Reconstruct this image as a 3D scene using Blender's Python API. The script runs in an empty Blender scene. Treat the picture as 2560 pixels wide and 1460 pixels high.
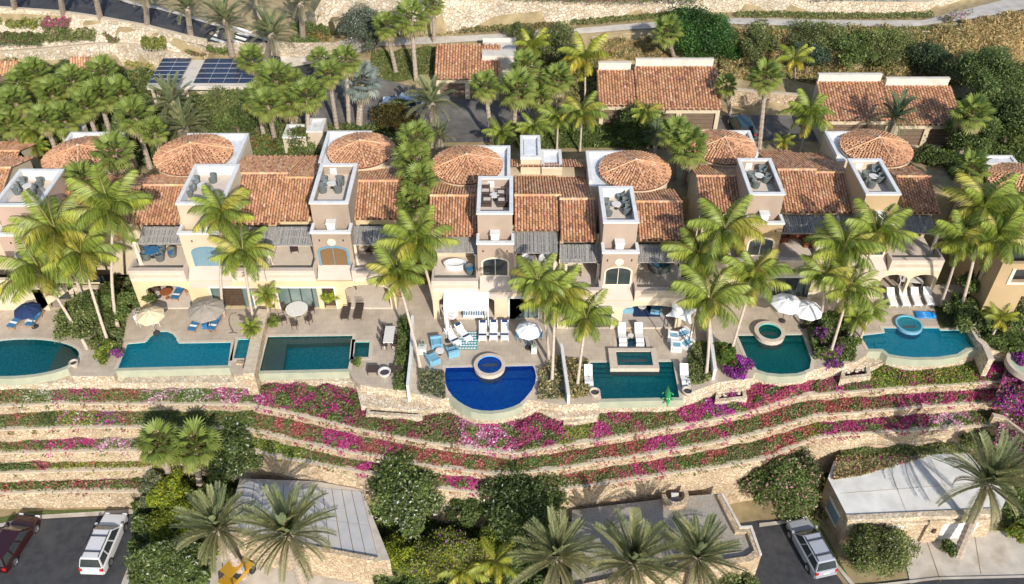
import bpy, math, random
import numpy as np
from mathutils import Vector, Matrix, Euler
from mathutils.geometry import tessellate_polygon
random.seed(7); RS = np.random.RandomState(11)
R = math.radians
SC = bpy.context.scene
COL = SC.collection
# ---------------------------------------------------------------- camera, light, exposure
FOC, PITCH, CAMH = 2220.0, R(41), 50.0          # focal length in pixels of the 2560 px wide photograph
cam_d = bpy.data.cameras.new('camera'); cam = bpy.data.objects.new('camera', cam_d); COL.objects.link(cam)
cam.location = (0, 0, CAMH); cam.rotation_euler = (R(90) - PITCH, 0, 0)
cam_d.sensor_width = 36; cam_d.lens = 36 * FOC / 2560; cam_d.clip_end = 2000; cam_d.clip_start = .5
SC.camera = cam
SUN_EL, SUN_AZ = R(31), R(160)                  # azimuth measured from +Y towards +X
w = bpy.data.worlds.new('World'); SC.world = w; w.use_nodes = True
nt = w.node_tree; bg = nt.nodes['Background']; sk = nt.nodes.new('ShaderNodeTexSky')
sk.sky_type = 'NISHITA'; sk.sun_disc = False; sk.sun_elevation = SUN_EL; sk.sun_rotation = SUN_AZ
nt.links.new(sk.outputs[0], bg.inputs[0]); bg.inputs[1].default_value = .15
sl = bpy.data.lights.new('sun', 'SUN'); sl.energy = 4.2; sl.angle = R(.5); sl.color = (1, .93, .83)
so = bpy.data.objects.new('sun', sl); COL.objects.link(so)
sd = Vector((math.sin(SUN_AZ) * math.cos(SUN_EL), math.cos(SUN_AZ) * math.cos(SUN_EL), math.sin(SUN_EL)))
so.rotation_euler = sd.to_track_quat('Z', 'Y').to_euler(); so.location = sd * 200
SC.view_settings.view_transform = 'Standard'; SC.view_settings.look = 'None'
SC.view_settings.exposure = .27; SC.view_settings.gamma = 1
SC.render.engine = 'CYCLES'

# ---------------------------------------------------------------- geometry of the view: a photo pixel meets a level plane
CT, ST = math.cos(PITCH), math.sin(PITCH)
def P(u, v, z=0.0):
    a, b = (u - 1280) / FOC, (730 - v) / FOC
    t = (z - CAMH) / (-ST + b * CT)
    return (a * t, (CT + b * ST) * t, z)
def zat(v, y):
    t = (730 - v) / FOC
    return CAMH + y * (t * CT - ST) / (CT + t * ST)
def xat(u, y, z):
    return (u - 1280) / FOC * (y * CT - (z - CAMH) * ST)
def PP(pts, z=0.0): return [P(u, v, z) for u, v in pts]

# ---------------------------------------------------------------- materials
MATS = {}
def nodemat(name):
    m = bpy.data.materials.new(name); m.use_nodes = True
    return m, m.node_tree, m.node_tree.nodes['Principled BSDF']
def mat(name, c, rough=.8, c2=None, scale=3.0, bump=0.0, bscale=20.0, metal=0.0, detail=6, spec=.3, stain=None):
    if name in MATS: return MATS[name]
    m, nt, b = nodemat(name)
    b.inputs['Roughness'].default_value = rough; b.inputs['Metallic'].default_value = metal
    b.inputs['Specular IOR Level'].default_value = spec
    tc = nt.nodes.new('ShaderNodeTexCoord')
    if c2 is None: c2 = tuple(min(1, x * 1.18) for x in c)
    n = nt.nodes.new('ShaderNodeTexNoise'); n.inputs['Scale'].default_value = scale; n.inputs['Detail'].default_value = detail
    nt.links.new(tc.outputs['Object'], n.inputs['Vector'])
    rp = nt.nodes.new('ShaderNodeValToRGB'); rp.color_ramp.elements[0].position = .32; rp.color_ramp.elements[1].position = .68
    rp.color_ramp.elements[0].color = (*c, 1); rp.color_ramp.elements[1].color = (*c2, 1)
    nt.links.new(n.outputs['Fac'], rp.inputs[0]); out = rp.outputs[0]
    if stain:
        n2 = nt.nodes.new('ShaderNodeTexNoise'); n2.inputs['Scale'].default_value = stain[1]; n2.inputs['Detail'].default_value = 8
        nt.links.new(tc.outputs['Object'], n2.inputs['Vector'])
        r2 = nt.nodes.new('ShaderNodeValToRGB'); r2.color_ramp.elements[0].position = .52; r2.color_ramp.elements[1].position = .72
        r2.color_ramp.elements[0].color = (0, 0, 0, 1); r2.color_ramp.elements[1].color = (.75, .75, .75, 1)
        mx = nt.nodes.new('ShaderNodeMixRGB'); nt.links.new(n2.outputs['Fac'], r2.inputs[0]); nt.links.new(r2.outputs[0], mx.inputs[0])
        nt.links.new(out, mx.inputs[1]); mx.inputs[2].default_value = (*stain[0], 1); out = mx.outputs[0]
    nt.links.new(out, b.inputs['Base Color'])
    if bump:
        nb = nt.nodes.new('ShaderNodeTexNoise'); nb.inputs['Scale'].default_value = bscale; nb.inputs['Detail'].default_value = 5
        nt.links.new(tc.outputs['Object'], nb.inputs['Vector'])
        bp = nt.nodes.new('ShaderNodeBump'); bp.inputs['Strength'].default_value = bump; bp.inputs['Distance'].default_value = .05
        nt.links.new(nb.outputs['Fac'], bp.inputs['Height']); nt.links.new(bp.outputs[0], b.inputs['Normal'])
    MATS[name] = m; return m
def stone(name, cols, sc=3.2, mortar=(.30, .25, .18), bump=.8, gap=.06):
    m, nt, b = nodemat(name); b.inputs['Roughness'].default_value = .9; b.inputs['Specular IOR Level'].default_value = .2
    tc = nt.nodes.new('ShaderNodeTexCoord'); nz = nt.nodes.new('ShaderNodeTexNoise'); nz.inputs['Scale'].default_value = 2.5
    mp = nt.nodes.new('ShaderNodeMixRGB'); mp.inputs[0].default_value = .12
    nt.links.new(tc.outputs['Object'], nz.inputs['Vector']); nt.links.new(tc.outputs['Object'], mp.inputs[1]); nt.links.new(nz.outputs['Color'], mp.inputs[2])
    v = nt.nodes.new('ShaderNodeTexVoronoi'); v.inputs['Scale'].default_value = sc
    e = nt.nodes.new('ShaderNodeTexVoronoi'); e.inputs['Scale'].default_value = sc; e.feature = 'DISTANCE_TO_EDGE'
    for q in (v, e): nt.links.new(mp.outputs[0], q.inputs['Vector'])
    sx = nt.nodes.new('ShaderNodeSeparateColor'); nt.links.new(v.outputs['Color'], sx.inputs[0])
    rp = nt.nodes.new('ShaderNodeValToRGB'); el = rp.color_ramp.elements
    el[0].color = (*cols[0], 1); el[1].color = (*cols[-1], 1)
    for i, c in enumerate(cols[1:-1]):
        k = el.new((i + 1) / (len(cols) - 1)); k.color = (*c, 1)
    nt.links.new(sx.outputs[0], rp.inputs[0])
    # broad weathering
    nw = nt.nodes.new('ShaderNodeTexNoise'); nw.inputs['Scale'].default_value = .5; nw.inputs['Detail'].default_value = 6
    nt.links.new(tc.outputs['Object'], nw.inputs['Vector'])
    rw = nt.nodes.new('ShaderNodeMapRange'); rw.inputs[1].default_value = .3; rw.inputs[2].default_value = .7; rw.inputs[3].default_value = .78; rw.inputs[4].default_value = 1.15
    nt.links.new(nw.outputs['Fac'], rw.inputs[0])
    ml = nt.nodes.new('ShaderNodeMixRGB'); ml.blend_type = 'MULTIPLY'; ml.inputs[0].default_value = 1
    nt.links.new(rp.outputs[0], ml.inputs[1]); nt.links.new(rw.outputs[0], ml.inputs[2])
    r2 = nt.nodes.new('ShaderNodeMapRange'); r2.inputs[1].default_value = gap * .4; r2.inputs[2].default_value = gap; nt.links.new(e.outputs['Distance'], r2.inputs[0])
    mx = nt.nodes.new('ShaderNodeMixRGB'); nt.links.new(r2.outputs[0], mx.inputs[0]); mx.inputs[1].default_value = (*mortar, 1)
    nt.links.new(ml.outputs[0], mx.inputs[2]); nt.links.new(mx.outputs[0], b.inputs['Base Color'])
    bp = nt.nodes.new('ShaderNodeBump'); bp.inputs['Strength'].default_value = bump; bp.inputs['Distance'].default_value = .06
    ad = nt.nodes.new('ShaderNodeMath'); ad.operation = 'ADD'; nt.links.new(r2.outputs[0], ad.inputs[0]); nt.links.new(sx.outputs[1], ad.inputs[1])
    nt.links.new(ad.outputs[0], bp.inputs['Height']); nt.links.new(bp.outputs[0], b.inputs['Normal'])
    MATS[name] = m; return m
def colmat(name, rough=.6, trans=0.0, spec=.25):      # colour comes from the piece itself (one colour per leaf / tile)
    m, nt, b = nodemat(name); a = nt.nodes.new('ShaderNodeAttribute'); a.attribute_name = 'tint'
    b.inputs['Roughness'].default_value = rough; b.inputs['Specular IOR Level'].default_value = spec
    nt.links.new(a.outputs['Color'], b.inputs['Base Color'])
    if trans:
        t = nt.nodes.new('ShaderNodeBsdfTranslucent'); mx = nt.nodes.new('ShaderNodeMixShader'); mx.inputs[0].default_value = trans
        nt.links.new(a.outputs['Color'], t.inputs[0]); nt.links.new(b.outputs[0], mx.inputs[1]); nt.links.new(t.outputs[0], mx.inputs[2])
        nt.links.new(mx.outputs[0], nt.nodes['Material Output'].inputs[0])
    MATS[name] = m; return m
def gridmat(name, c, c2, sx_, sy_, joint, jw=.02, rough=.75):   # paving: flat joints
    m, nt, b = nodemat(name); b.inputs['Roughness'].default_value = rough
    tc = nt.nodes.new('ShaderNodeTexCoord'); br = nt.nodes.new('ShaderNodeTexBrick'); br.inputs['Scale'].default_value = 1
    br.inputs['Brick Width'].default_value = sx_; br.inputs['Row Height'].default_value = sy_; br.inputs['Mortar Size'].default_value = jw
    br.inputs['Color1'].default_value = (*c, 1); br.inputs['Color2'].default_value = (*c2, 1); br.inputs['Mortar'].default_value = (*joint, 1)
    br.inputs['Bias'].default_value = 0
    nt.links.new(tc.outputs['Object'], br.inputs['Vector'])
    n = nt.nodes.new('ShaderNodeTexNoise'); n.inputs['Scale'].default_value = .6; n.inputs['Detail'].default_value = 9; n.inputs['Roughness'].default_value = .65
    nt.links.new(tc.outputs['Object'], n.inputs['Vector'])
    mr = nt.nodes.new('ShaderNodeMapRange'); mr.inputs[1].default_value = .3; mr.inputs[2].default_value = .7; mr.inputs[3].default_value = .8; mr.inputs[4].default_value = 1.15
    nt.links.new(n.outputs['Fac'], mr.inputs[0])
    mx = nt.nodes.new('ShaderNodeMixRGB'); mx.blend_type = 'MULTIPLY'; mx.inputs[0].default_value = 1
    nt.links.new(br.outputs['Color'], mx.inputs[1]); nt.links.new(mr.outputs[0], mx.inputs[2]); nt.links.new(mx.outputs[0], b.inputs['Base Color'])
    MATS[name] = m; return m
def watermat(name, tint, rough=.03):
    m, nt, b = nodemat(name); nt.nodes.remove(b)
    tr = nt.nodes.new('ShaderNodeBsdfTransparent'); tr.inputs[0].default_value = (*tint, 1)
    gl = nt.nodes.new('ShaderNodeBsdfGlossy'); gl.inputs['Roughness'].default_value = rough
    fr = nt.nodes.new('ShaderNodeFresnel'); fr.inputs[0].default_value = 1.33
    tc = nt.nodes.new('ShaderNodeTexCoord'); n = nt.nodes.new('ShaderNodeTexNoise'); n.inputs['Scale'].default_value = 5; n.inputs['Detail'].default_value = 4
    n.inputs['Distortion'].default_value = .6
    nt.links.new(tc.outputs['Object'], n.inputs['Vector'])
    bp = nt.nodes.new('ShaderNodeBump'); bp.inputs['Strength'].default_value = .5; bp.inputs['Distance'].default_value = .05
    nt.links.new(n.outputs['Fac'], bp.inputs['Height']); nt.links.new(bp.outputs[0], gl.inputs['Normal']); nt.links.new(bp.outputs[0], fr.inputs['Normal'])
    mx = nt.nodes.new('ShaderNodeMixShader'); nt.links.new(fr.outputs[0], mx.inputs[0]); nt.links.new(tr.outputs[0], mx.inputs[1]); nt.links.new(gl.outputs[0], mx.inputs[2])
    nt.links.new(mx.outputs[0], nt.nodes['Material Output'].inputs[0]); MATS[name] = m; return m
def poolmat(name, c, c2):                          # mosaic floor; the water's light ripples are painted in as a paler second tone
    return mat(name, c, .5, c2, scale=5, detail=5, bump=.3, bscale=6)

LEAF = colmat('leaf', .45, .42, .4)
TILE = colmat('clay_tile', .85, 0, .15)
STONE = stone('stone_wall', [(.46, .35, .23), (.58, .46, .32), (.52, .40, .27), (.65, .54, .39), (.42, .29, .18), (.60, .48, .33)], 4.0, mortar=(.42, .33, .22))
STONEW = stone('pale_stone_wall', [(.58, .47, .33), (.66, .56, .42), (.48, .36, .24), (.71, .64, .52), (.61, .50, .36)], 4.6, mortar=(.46, .37, .26))
STONEB = stone('big_stone_wall', [(.58, .48, .35), (.68, .59, .46), (.50, .40, .28), (.72, .65, .54), (.63, .53, .40)], 3.0, mortar=(.42, .34, .25))
CAP = mat('cap_stone', (.46, .38, .28), .9, (.60, .51, .38), 4, .4)
SOIL = mat('soil', (.16, .11, .06), 1, (.26, .19, .11), 1.5, .5)
HILL = mat('dry_hillside', (.26, .20, .11), 1, (.40, .32, .18), 1.1, .6)
GRASS = mat('grass', (.07, .11, .025), 1, (.13, .15, .045), 4, .6, 60)
ASPH = mat('asphalt', (.040, .042, .047), .85, (.062, .062, .066), 2, .25, 120, stain=((.085, .082, .08), .4))
ASPH2 = mat('driveway_asphalt', (.10, .095, .09), .85, (.15, .14, .13), 1.2, .25, 90, stain=((.2, .19, .17), .3))
CONC = mat('concrete', (.42, .38, .33), .85, (.56, .51, .44), 1, .2, 60, stain=((.33, .27, .2), .7))
PATH = mat('concrete_path', (.42, .39, .34), .85, (.55, .51, .45), 1, .2, 60)
DECKS = gridmat('deck_paving', (.44, .37, .29), (.50, .42, .33), .6, .6, (.36, .30, .24), .012)
DECKG = gridmat('grey_deck_paving', (.47, .40, .36), (.51, .45, .40), .8, .45, (.36, .31, .28), .012)
DECKC = mat('cream_deck', (.60, .51, .42), .8, (.66, .57, .48), 2, .1)
COPE = mat('pool_coping', (.48, .41, .33), .8, (.58, .50, .42), 4, .15)
WHITE = mat('white_paint', (.62, .62, .61), .7, (.70, .70, .68), 2, .05, stain=((.55, .54, .50), 1.2))
WROOF = mat('white_roof_membrane', (.62, .64, .66), .7, (.74, .75, .76), 1.2, .05, stain=((.46, .46, .45), .9))
GLASS = mat('dark_glass', (.02, .03, .035), .08, (.05, .06, .06), .7, spec=.8)
GLASSG = mat('green_glass', (.10, .15, .14), .12, (.17, .22, .20), .8, spec=.8)
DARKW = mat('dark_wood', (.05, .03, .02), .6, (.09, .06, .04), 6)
PERG = mat('weathered_cane', (.26, .25, .24), .9, (.42, .41, .39), 9, .8, 40)
BARK = mat('palm_bark', (.30, .24, .19), .95, (.48, .40, .33), 7, 1.0, 18)
BARKL = mat('smooth_palm_bark', (.42, .34, .28), .9, (.58, .48, .40), 6, .6, 14)
TRUNK = mat('tree_bark', (.14, .10, .07), .95, (.24, .18, .13), 6, .8, 18)
METAL = mat('dark_metal', (.04, .04, .045), .5, (.06, .06, .065), 5)
CHROME = mat('alloy', (.5, .5, .52), .3, (.6, .6, .62), 3, metal=.9)
RUBBER = mat('rubber', (.02, .02, .02), .9, (.03, .03, .03), 5)
BLUEF = mat('blue_fabric', (.03, .13, .28), .9, (.05, .18, .36), 8)
LBLUE = mat('pale_blue_fabric', (.14, .33, .46), .9, (.2, .4, .53), 8)
WFAB = mat('white_fabric', (.74, .75, .77), .9, (.82, .83, .84), 5)
TAN = mat('tan_canvas', (.62, .52, .34), .9, (.7, .6, .4), 5)
TAUPE = mat('taupe_canvas', (.30, .26, .22), .9, (.36, .32, .27), 5)
NAVY = mat('navy_canvas', (.015, .03, .09), .9, (.02, .045, .12), 5)
WICK = mat('brown_wicker', (.05, .035, .03), .8, (.10, .07, .06), 30, .5, 60)
GREYW = mat('grey_wicker', (.10, .12, .12), .8, (.17, .19, .18), 30, .5, 60)
BEIGEF = mat('beige_cushion', (.50, .45, .38), .9, (.58, .52, .45), 6)
REDW = mat('reddish_wood', (.26, .08, .03), .5, (.36, .13, .05), 7)
TEAK = mat('teak', (.34, .17, .07), .6, (.45, .24, .1), 7)
ROCK = mat('rock', (.45, .38, .3), .95, (.62, .55, .45), 3, .8, 12)
STICK = mat('dark_pebbles', (.03, .03, .035), .9, (.1, .09, .09), 8, .8, 20)
TABLEW = mat('pale_table', (.60, .58, .54), .6, (.68, .66, .62), 5)

# ---------------------------------------------------------------- mesh building
class MB:
    def __init__(s): s.v = []; s.f = []
    def add(s, vs, fs):
        o = len(s.v); s.v += [tuple(q) for q in vs]; s.f += [tuple(i + o for i in f) for f in fs]; return s
    def box(s, x0, x1, y0, y1, z0, z1):
        return s.add([(x0,y0,z0),(x1,y0,z0),(x1,y1,z0),(x0,y1,z0),(x0,y0,z1),(x1,y0,z1),(x1,y1,z1),(x0,y1,z1)],
                     [(0,3,2,1),(4,5,6,7),(0,1,5,4),(1,2,6,5),(2,3,7,6),(3,0,4,7)])
    def obox(s, c, sz, M=None, taper=1.0):         # box about a centre, optional matrix
        a, b, h = sz[0]/2, sz[1]/2, sz[2]/2; t = taper
        vs = [(-a,-b,-h),(a,-b,-h),(a,b,-h),(-a,b,-h),(-a*t,-b*t,h),(a*t,-b*t,h),(a*t,b*t,h),(-a*t,b*t,h)]
        if M is not None: vs = [tuple(M @ Vector(q)) for q in vs]
        return s.add([(q[0]+c[0], q[1]+c[1], q[2]+c[2]) for q in vs], [(0,3,2,1),(4,5,6,7),(0,1,5,4),(1,2,6,5),(2,3,7,6),(3,0,4,7)])
    def prism(s, poly, z0, z1, holes=(), bottom=False, side=True, top=True):
        ar = sum(poly[i][0]*poly[(i+1)%len(poly)][1]-poly[(i+1)%len(poly)][0]*poly[i][1] for i in range(len(poly)))
        if ar < 0: poly = poly[::-1]
        loops = [[Vector((p[0],p[1],0)) for p in poly]] + [[Vector((p[0],p[1],0)) for p in h] for h in holes]
        flat = [p for l in loops for p in l]; tri = tessellate_polygon(loops)
        def fix(t, up):
            a,b,c = (flat[i] for i in t); k = (b-a).cross(c-a).z
            return t if (k > 0) == up else t[::-1]
        if top: s.add([(p.x,p.y,z1) for p in flat], [fix(t, True) for t in tri])
        if bottom: s.add([(p.x,p.y,z0) for p in flat], [fix(t, False) for t in tri])
        if side:
            n = len(poly); s.add([(p[0],p[1],z0) for p in poly]+[(p[0],p[1],z1) for p in poly], [(i,(i+1)%n,n+(i+1)%n,n+i) for i in range(n)])
        return s
    def tube(s, pts, rad, seg=8, cap=True):
        o = len(s.v); n = len(pts); pts = [Vector(p) for p in pts]
        if not hasattr(rad, '__len__'): rad = [rad]*n
        vs = []
        for i, p in enumerate(pts):
            d = (pts[min(i+1,n-1)]-pts[max(i-1,0)]).normalized()
            a = Vector((0,0,1)) if abs(d.z) < .9 else Vector((1,0,0)); x = d.cross(a).normalized(); y = d.cross(x)
            for k in range(seg):
                t = 2*math.pi*k/seg; vs.append(p + (x*math.cos(t)+y*math.sin(t))*rad[i])
        fs = [(i*seg+k, i*seg+(k+1)%seg, (i+1)*seg+(k+1)%seg, (i+1)*seg+k) for i in range(n-1) for k in range(seg)]
        if cap: fs += [tuple(range(seg))[::-1], tuple(range((n-1)*seg, n*seg))]
        return s.add(vs, fs)
    def lathe(s, prof, c=(0,0,0), seg=24, a0=0, a1=2*math.pi, sy=1.0):
        full = abs(a1-a0-2*math.pi) < 1e-6; m = seg if full else seg+1; vs = []
        for r, z in prof:
            for k in range(m):
                t = a0+(a1-a0)*k/seg; vs.append((c[0]+r*math.cos(t), c[1]+r*math.sin(t)*sy, c[2]+z))
        fs = []
        for i in range(len(prof)-1):
            for k in range(seg if full else seg):
                k2 = (k+1) % m; fs.append((i*m+k, i*m+k2, (i+1)*m+k2, (i+1)*m+k))
        return s.add(vs, fs)
    def grid(s, fn, nu, nv):
        vs = [fn(i/nu, j/nv) for j in range(nv+1) for i in range(nu+1)]
        return s.add(vs, [(j*(nu+1)+i, j*(nu+1)+i+1, (j+1)*(nu+1)+i+1, (j+1)*(nu+1)+i) for j in range(nv) for i in range(nu)])
    def build(s, name, m, parent=None, off=(0,0,0), smooth=False, **k):
        me = bpy.data.meshes.new(name); me.from_pydata([(a-off[0],b-off[1],c-off[2]) for a,b,c in s.v], [], s.f); me.materials.append(m)
        if smooth: me.polygons.foreach_set('use_smooth', [True]*len(me.polygons))
        me.update(); return link(name, me, parent, **k)
def link(name, me, parent=None, kind=None, label=None, cat=None, group=None, loc=None, rot=None):
    o = bpy.data.objects.new(name, me); COL.objects.link(o); o.parent = parent
    if kind: o['kind'] = kind
    if label: o['label'] = label
    if cat: o['category'] = cat
    if group: o['group'] = group
    if loc is not None: o.location = loc
    if rot is not None: o.rotation_euler = rot
    return o
def thing(name, label, cat, loc=(0,0,0), rz=0, group=None, rot=None, scale=None):
    o = link(name, None, None, None, label, cat, group, loc, rot or (0,0,rz)); o.empty_display_size = .3
    if scale: o.scale = (scale,)*3
    return o
def dup(root, loc, rz=0, label=None, group=None, scale=None):
    kids = list(root.children)
    r = root.copy(); COL.objects.link(r); r.location = loc; r.rotation_euler = (0,0,rz)
    if label: r['label'] = label
    if group: r['group'] = group
    if scale: r.scale = (scale,)*3
    for ch in kids:
        c = ch.copy(); COL.objects.link(c); c.parent = r
        for g in ch.children:
            d = g.copy(); COL.objects.link(d); d.parent = c
    return r
def npmesh(name, verts, faces, m, cols=None, parent=None, **k):     # verts (N,3), faces (M,4 or 3), one colour per face
    me = bpy.data.meshes.new(name); n = faces.shape[1]; M = len(faces)
    me.vertices.add(len(verts)); me.vertices.foreach_set('co', np.asarray(verts, 'f').ravel())
    me.loops.add(M*n); me.loops.foreach_set('vertex_index', faces.astype('i').ravel())
    me.polygons.add(M); me.polygons.foreach_set('loop_start', np.arange(0, M*n, n, dtype='i'))
    me.update(calc_edges=True)
    if cols is not None:
        a = me.attributes.new('tint', 'FLOAT_COLOR', 'FACE'); c = np.ones((M,4), 'f'); c[:,:3] = cols; a.data.foreach_set('color', c.ravel())
    me.materials.append(m)
    if k.pop('meshonly', False): return me
    return link(name, me, parent, **k)
def leafverts(pts, size, up=.5, asp=.55, rs=RS):
    N = len(pts); n = rs.normal(size=(N,3)); n += np.array([.22,-.62,.80])*up*2.4; n /= np.linalg.norm(n,axis=1)[:,None]
    t = np.cross(n, rs.normal(size=(N,3))); t /= np.linalg.norm(t,axis=1)[:,None]; b = np.cross(n,t)
    s = np.asarray(size).reshape(-1,1)*np.ones((N,1))
    v = np.stack([pts-t*s, pts+b*s*asp, pts+t*s, pts-b*s*asp], 1).reshape(-1,3)
    return v, np.arange(4*N).reshape(N,4)
def leafcols(N, palette, wts=None, jit=.25, rs=RS):
    p = np.array(palette); i = rs.choice(len(p), N, p=None if wts is None else np.array(wts)/sum(wts))
    return p[i]*(1+jit*rs.uniform(-1,1,(N,1)))*(1+.08*rs.uniform(-1,1,(N,3)))
def lerp_poly(pts, zs=None):
    return [P(u, v, zs) for u, v in pts]
def circ(c, r, n=32, ry=None, a0=0, a1=2*math.pi):
    ry = ry or r; m = n if abs(a1-a0-2*math.pi) < 1e-6 else n-1
    return [(c[0]+r*math.cos(a0+(a1-a0)*i/m), c[1]+ry*math.sin(a0+(a1-a0)*i/m)) for i in range(n)]
def offset(poly, d):                                # grow a polygon outwards by d
    ar = sum(poly[i][0]*poly[(i+1)%len(poly)][1]-poly[(i+1)%len(poly)][0]*poly[i][1] for i in range(len(poly)))
    s = 1 if ar > 0 else -1; out = []; n = len(poly)
    for i in range(n):
        p, a, b = Vector(poly[i][:2]), Vector(poly[i-1][:2]), Vector(poly[(i+1)%n][:2])
        e1 = (p-a).normalized(); e2 = (b-p).normalized(); n1 = Vector((e1.y,-e1.x))*s; n2 = Vector((e2.y,-e2.x))*s
        m = n1+n2; k = m.length
        m = m/k if k > .05 else n1
        out.append(tuple(p + m*(d/max(.35, m.dot(n1)))))
    return out
G_ = (.045,.085,.018)
# ================================================================ THE SETTING: ground
XS = np.linspace(-75, 75, 151)
def line(pts, z):                                   # photo polyline -> y, z sampled over world x
    w = np.array([P(u, v, z(u) if callable(z) else z) for u, v in pts]); i = np.argsort(w[:,0]); w = w[i]
    return w
def ip(x, w, k): return np.interp(x, w[:,0], w[:,k])
def zf(us, zs): return lambda u: float(np.interp(u, us, zs))
# levels of the planted terraces (z of the soil)
s1 = -1.6; s2 = zf([0,600,1200,2500], [-2.55,-2.5,-2.3,-2.45]); s3 = zf([0,400,700,1300,2500], [-4.0,-3.8,-3.2,-3.15,-3.45])
TOPA = [(-400,1022),(0,1018),(150,1010),(300,1012),(500,1012),(620,1013),(727,1034),(870,1070),(1050,1106),(1200,1127),(1298,1136),(1383,1120),(1490,1104),(1633,1081),(1776,1053),(1880,1031),(1957,1005),(2015,990),(2111,983),(2265,971),(2457,960),(2600,950),(2900,940)]
TOPB = [(-400,1083),(0,1077),(179,1070),(339,1070),(500,1072),(631,1077),(727,1101),(834,1126),(977,1151),(1084,1169),(1241,1188),(1383,1176),(1490,1158),(1633,1136),(1776,1111),(1920,1079),(2034,1042),(2149,1033),(2303,1019),(2511,1006),(2900,985)]
TOPC = [(-400,1140),(0,1135),(200,1130),(339,1129),(500,1129),(638,1131),(727,1151),(834,1169),(916,1185),(1100,1222),(1230,1238),(1433,1222),(1544,1206),(1669,1186),(1783,1172),(1920,1147),(2034,1098),(2111,1088),(2265,1079),(2480,1065),(2900,1045)]
TOPD = [(-400,1190),(0,1184),(339,1175),(400,1174)]; TOPE = [(-400,1240),(0,1235),(200,1230),(360,1231),(400,1232)]
wA = line(TOPA, s1); wB = line(TOPB, s2); wC = line(TOPC, s3); wD = line(TOPD, -5.2); wE = line(TOPE, -6.4)
BASE = [(-400,985),(0,978),(300,976),(640,974),(655,968),(870,972),(892,980),(905,1032),(1058,1046),(1120,1036),(1180,1060),(1240,1066),(1300,1054),(1340,1040),(1400,1062),(1490,1058),(1502,1030),(1700,1024),(1795,992),(1860,975),(1900,965),(1960,972),(2035,958),(2060,948),(2110,938),(2172,936),(2215,915),(2290,926),(2350,922),(2450,905),(2520,900),(2900,880)]
# back country: height from scattered levels
CP = []
def lv(pts, z, n=1):
    for i in range(len(pts)-1):
        for k in range(n):
            t = k/n; u = pts[i][0]*(1-t)+pts[i+1][0]*t; v = pts[i][1]*(1-t)+pts[i+1][1]*t; zz = z(u) if callable(z) else z
            CP.append(P(u, v, zz))
lv([(-600,330),(0,330),(600,330),(1200,330),(1800,330),(2560,330),(3200,330)], 2.7, 3)
lv([(-600,250),(0,250),(600,250),(1200,250),(1800,250),(2560,250),(3200,250)], 3.0, 3)
lv([(-600,190),(0,190),(400,190),(620,190),(850,190)], 3.2, 4)
lv([(-600,160),(0,160),(400,158),(560,150)], 3.6, 4)
lv([(1000,190),(1500,200),(2000,205),(2560,205),(3200,205)], 3.3, 4)
lv([(700,170),(760,150)], 4.4, 3); lv([(530,112),(620,138)], 5.9, 4); lv([(560,72),(640,95),(720,118)], 5.6, 4); lv([(600,120),(680,140)], 5.2, 3)
LW = [(-600,-20),(-80,22),(0,28),(150,38),(250,52),(370,74),(470,100),(525,112)]; zL = zf([-80,250,525], [8.6,7.8,6.6])
lv(LW, zL, 5); lv([(-600,-60),(0,-15),(200,-10),(400,20),(550,60)], zf([0,550],[8.9,6.6]), 4)
zpath = zf([700,800,1100,1400,1900,2300,2560], [4.6,5,6,7,8,8.5,10]); PT = [(700,128),(792,122),(873,98),(1084,95),(1215,89),(1421,75),(1586,61),(1740,52),(1839,48),(1920,49),(2053,52),(2200,54),(2313,53),(2370,37),(2506,3),(2700,-40)]
PB = [(705,175),(840,150),(950,118),(1084,112),(1215,104),(1421,90),(1586,76),(1740,67),(1839,63),(1920,65),(2082,70),(2200,71),(2284,69),(2353,60),(2440,48),(2580,22),(2750,-10)]
lv(PT, zpath, 3); lv(PB, zpath, 3)
lv([(1080,160),(1300,150),(1500,150),(1800,160),(2000,178),(2400,190),(2560,190),(3200,180)], 4.6, 4)
lv([(-600,-120),(0,-110),(400,-60),(600,-20)], 11, 4)
hB = zf([765,790,830,1100,1240,1500,1750,2050,2356,2560], [.2,2.5,5.2,5.0,3.1,2.2,1.7,1.6,.9,.3])
BW = np.array([P(u, v, zpath(u)) + (hB(u),) for u, v in [(762,60),(795,92),(830,93),(900,90),(1080,88),(1240,68),(1506,50),(1640,37),(1760,30),(1880,29),(2082,37),(2200,34),(2313,29),(2356,16),(2480,-10),(2700,-60)]])
CP = np.array(CP)
def hz(x, y):
    x = np.asarray(x, float); y = np.asarray(y, float)
    d = ((x[...,None]-CP[:,0])**2+(y[...,None]-CP[:,1])**2)+5.0
    w_ = d**-3; return (w_*CP[:,2]).sum(-1)/w_.sum(-1)
LL = [(-300,138),(0,131),(100,124),(250,110),(330,112),(420,134),(520,140),(560,148)]; zLL = zf([-300,0,250,420,560], [4.9,4.9,6.0,5.4,4.6])
wLL = line(LL, zLL); wLW = line(LW, zL)
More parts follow.
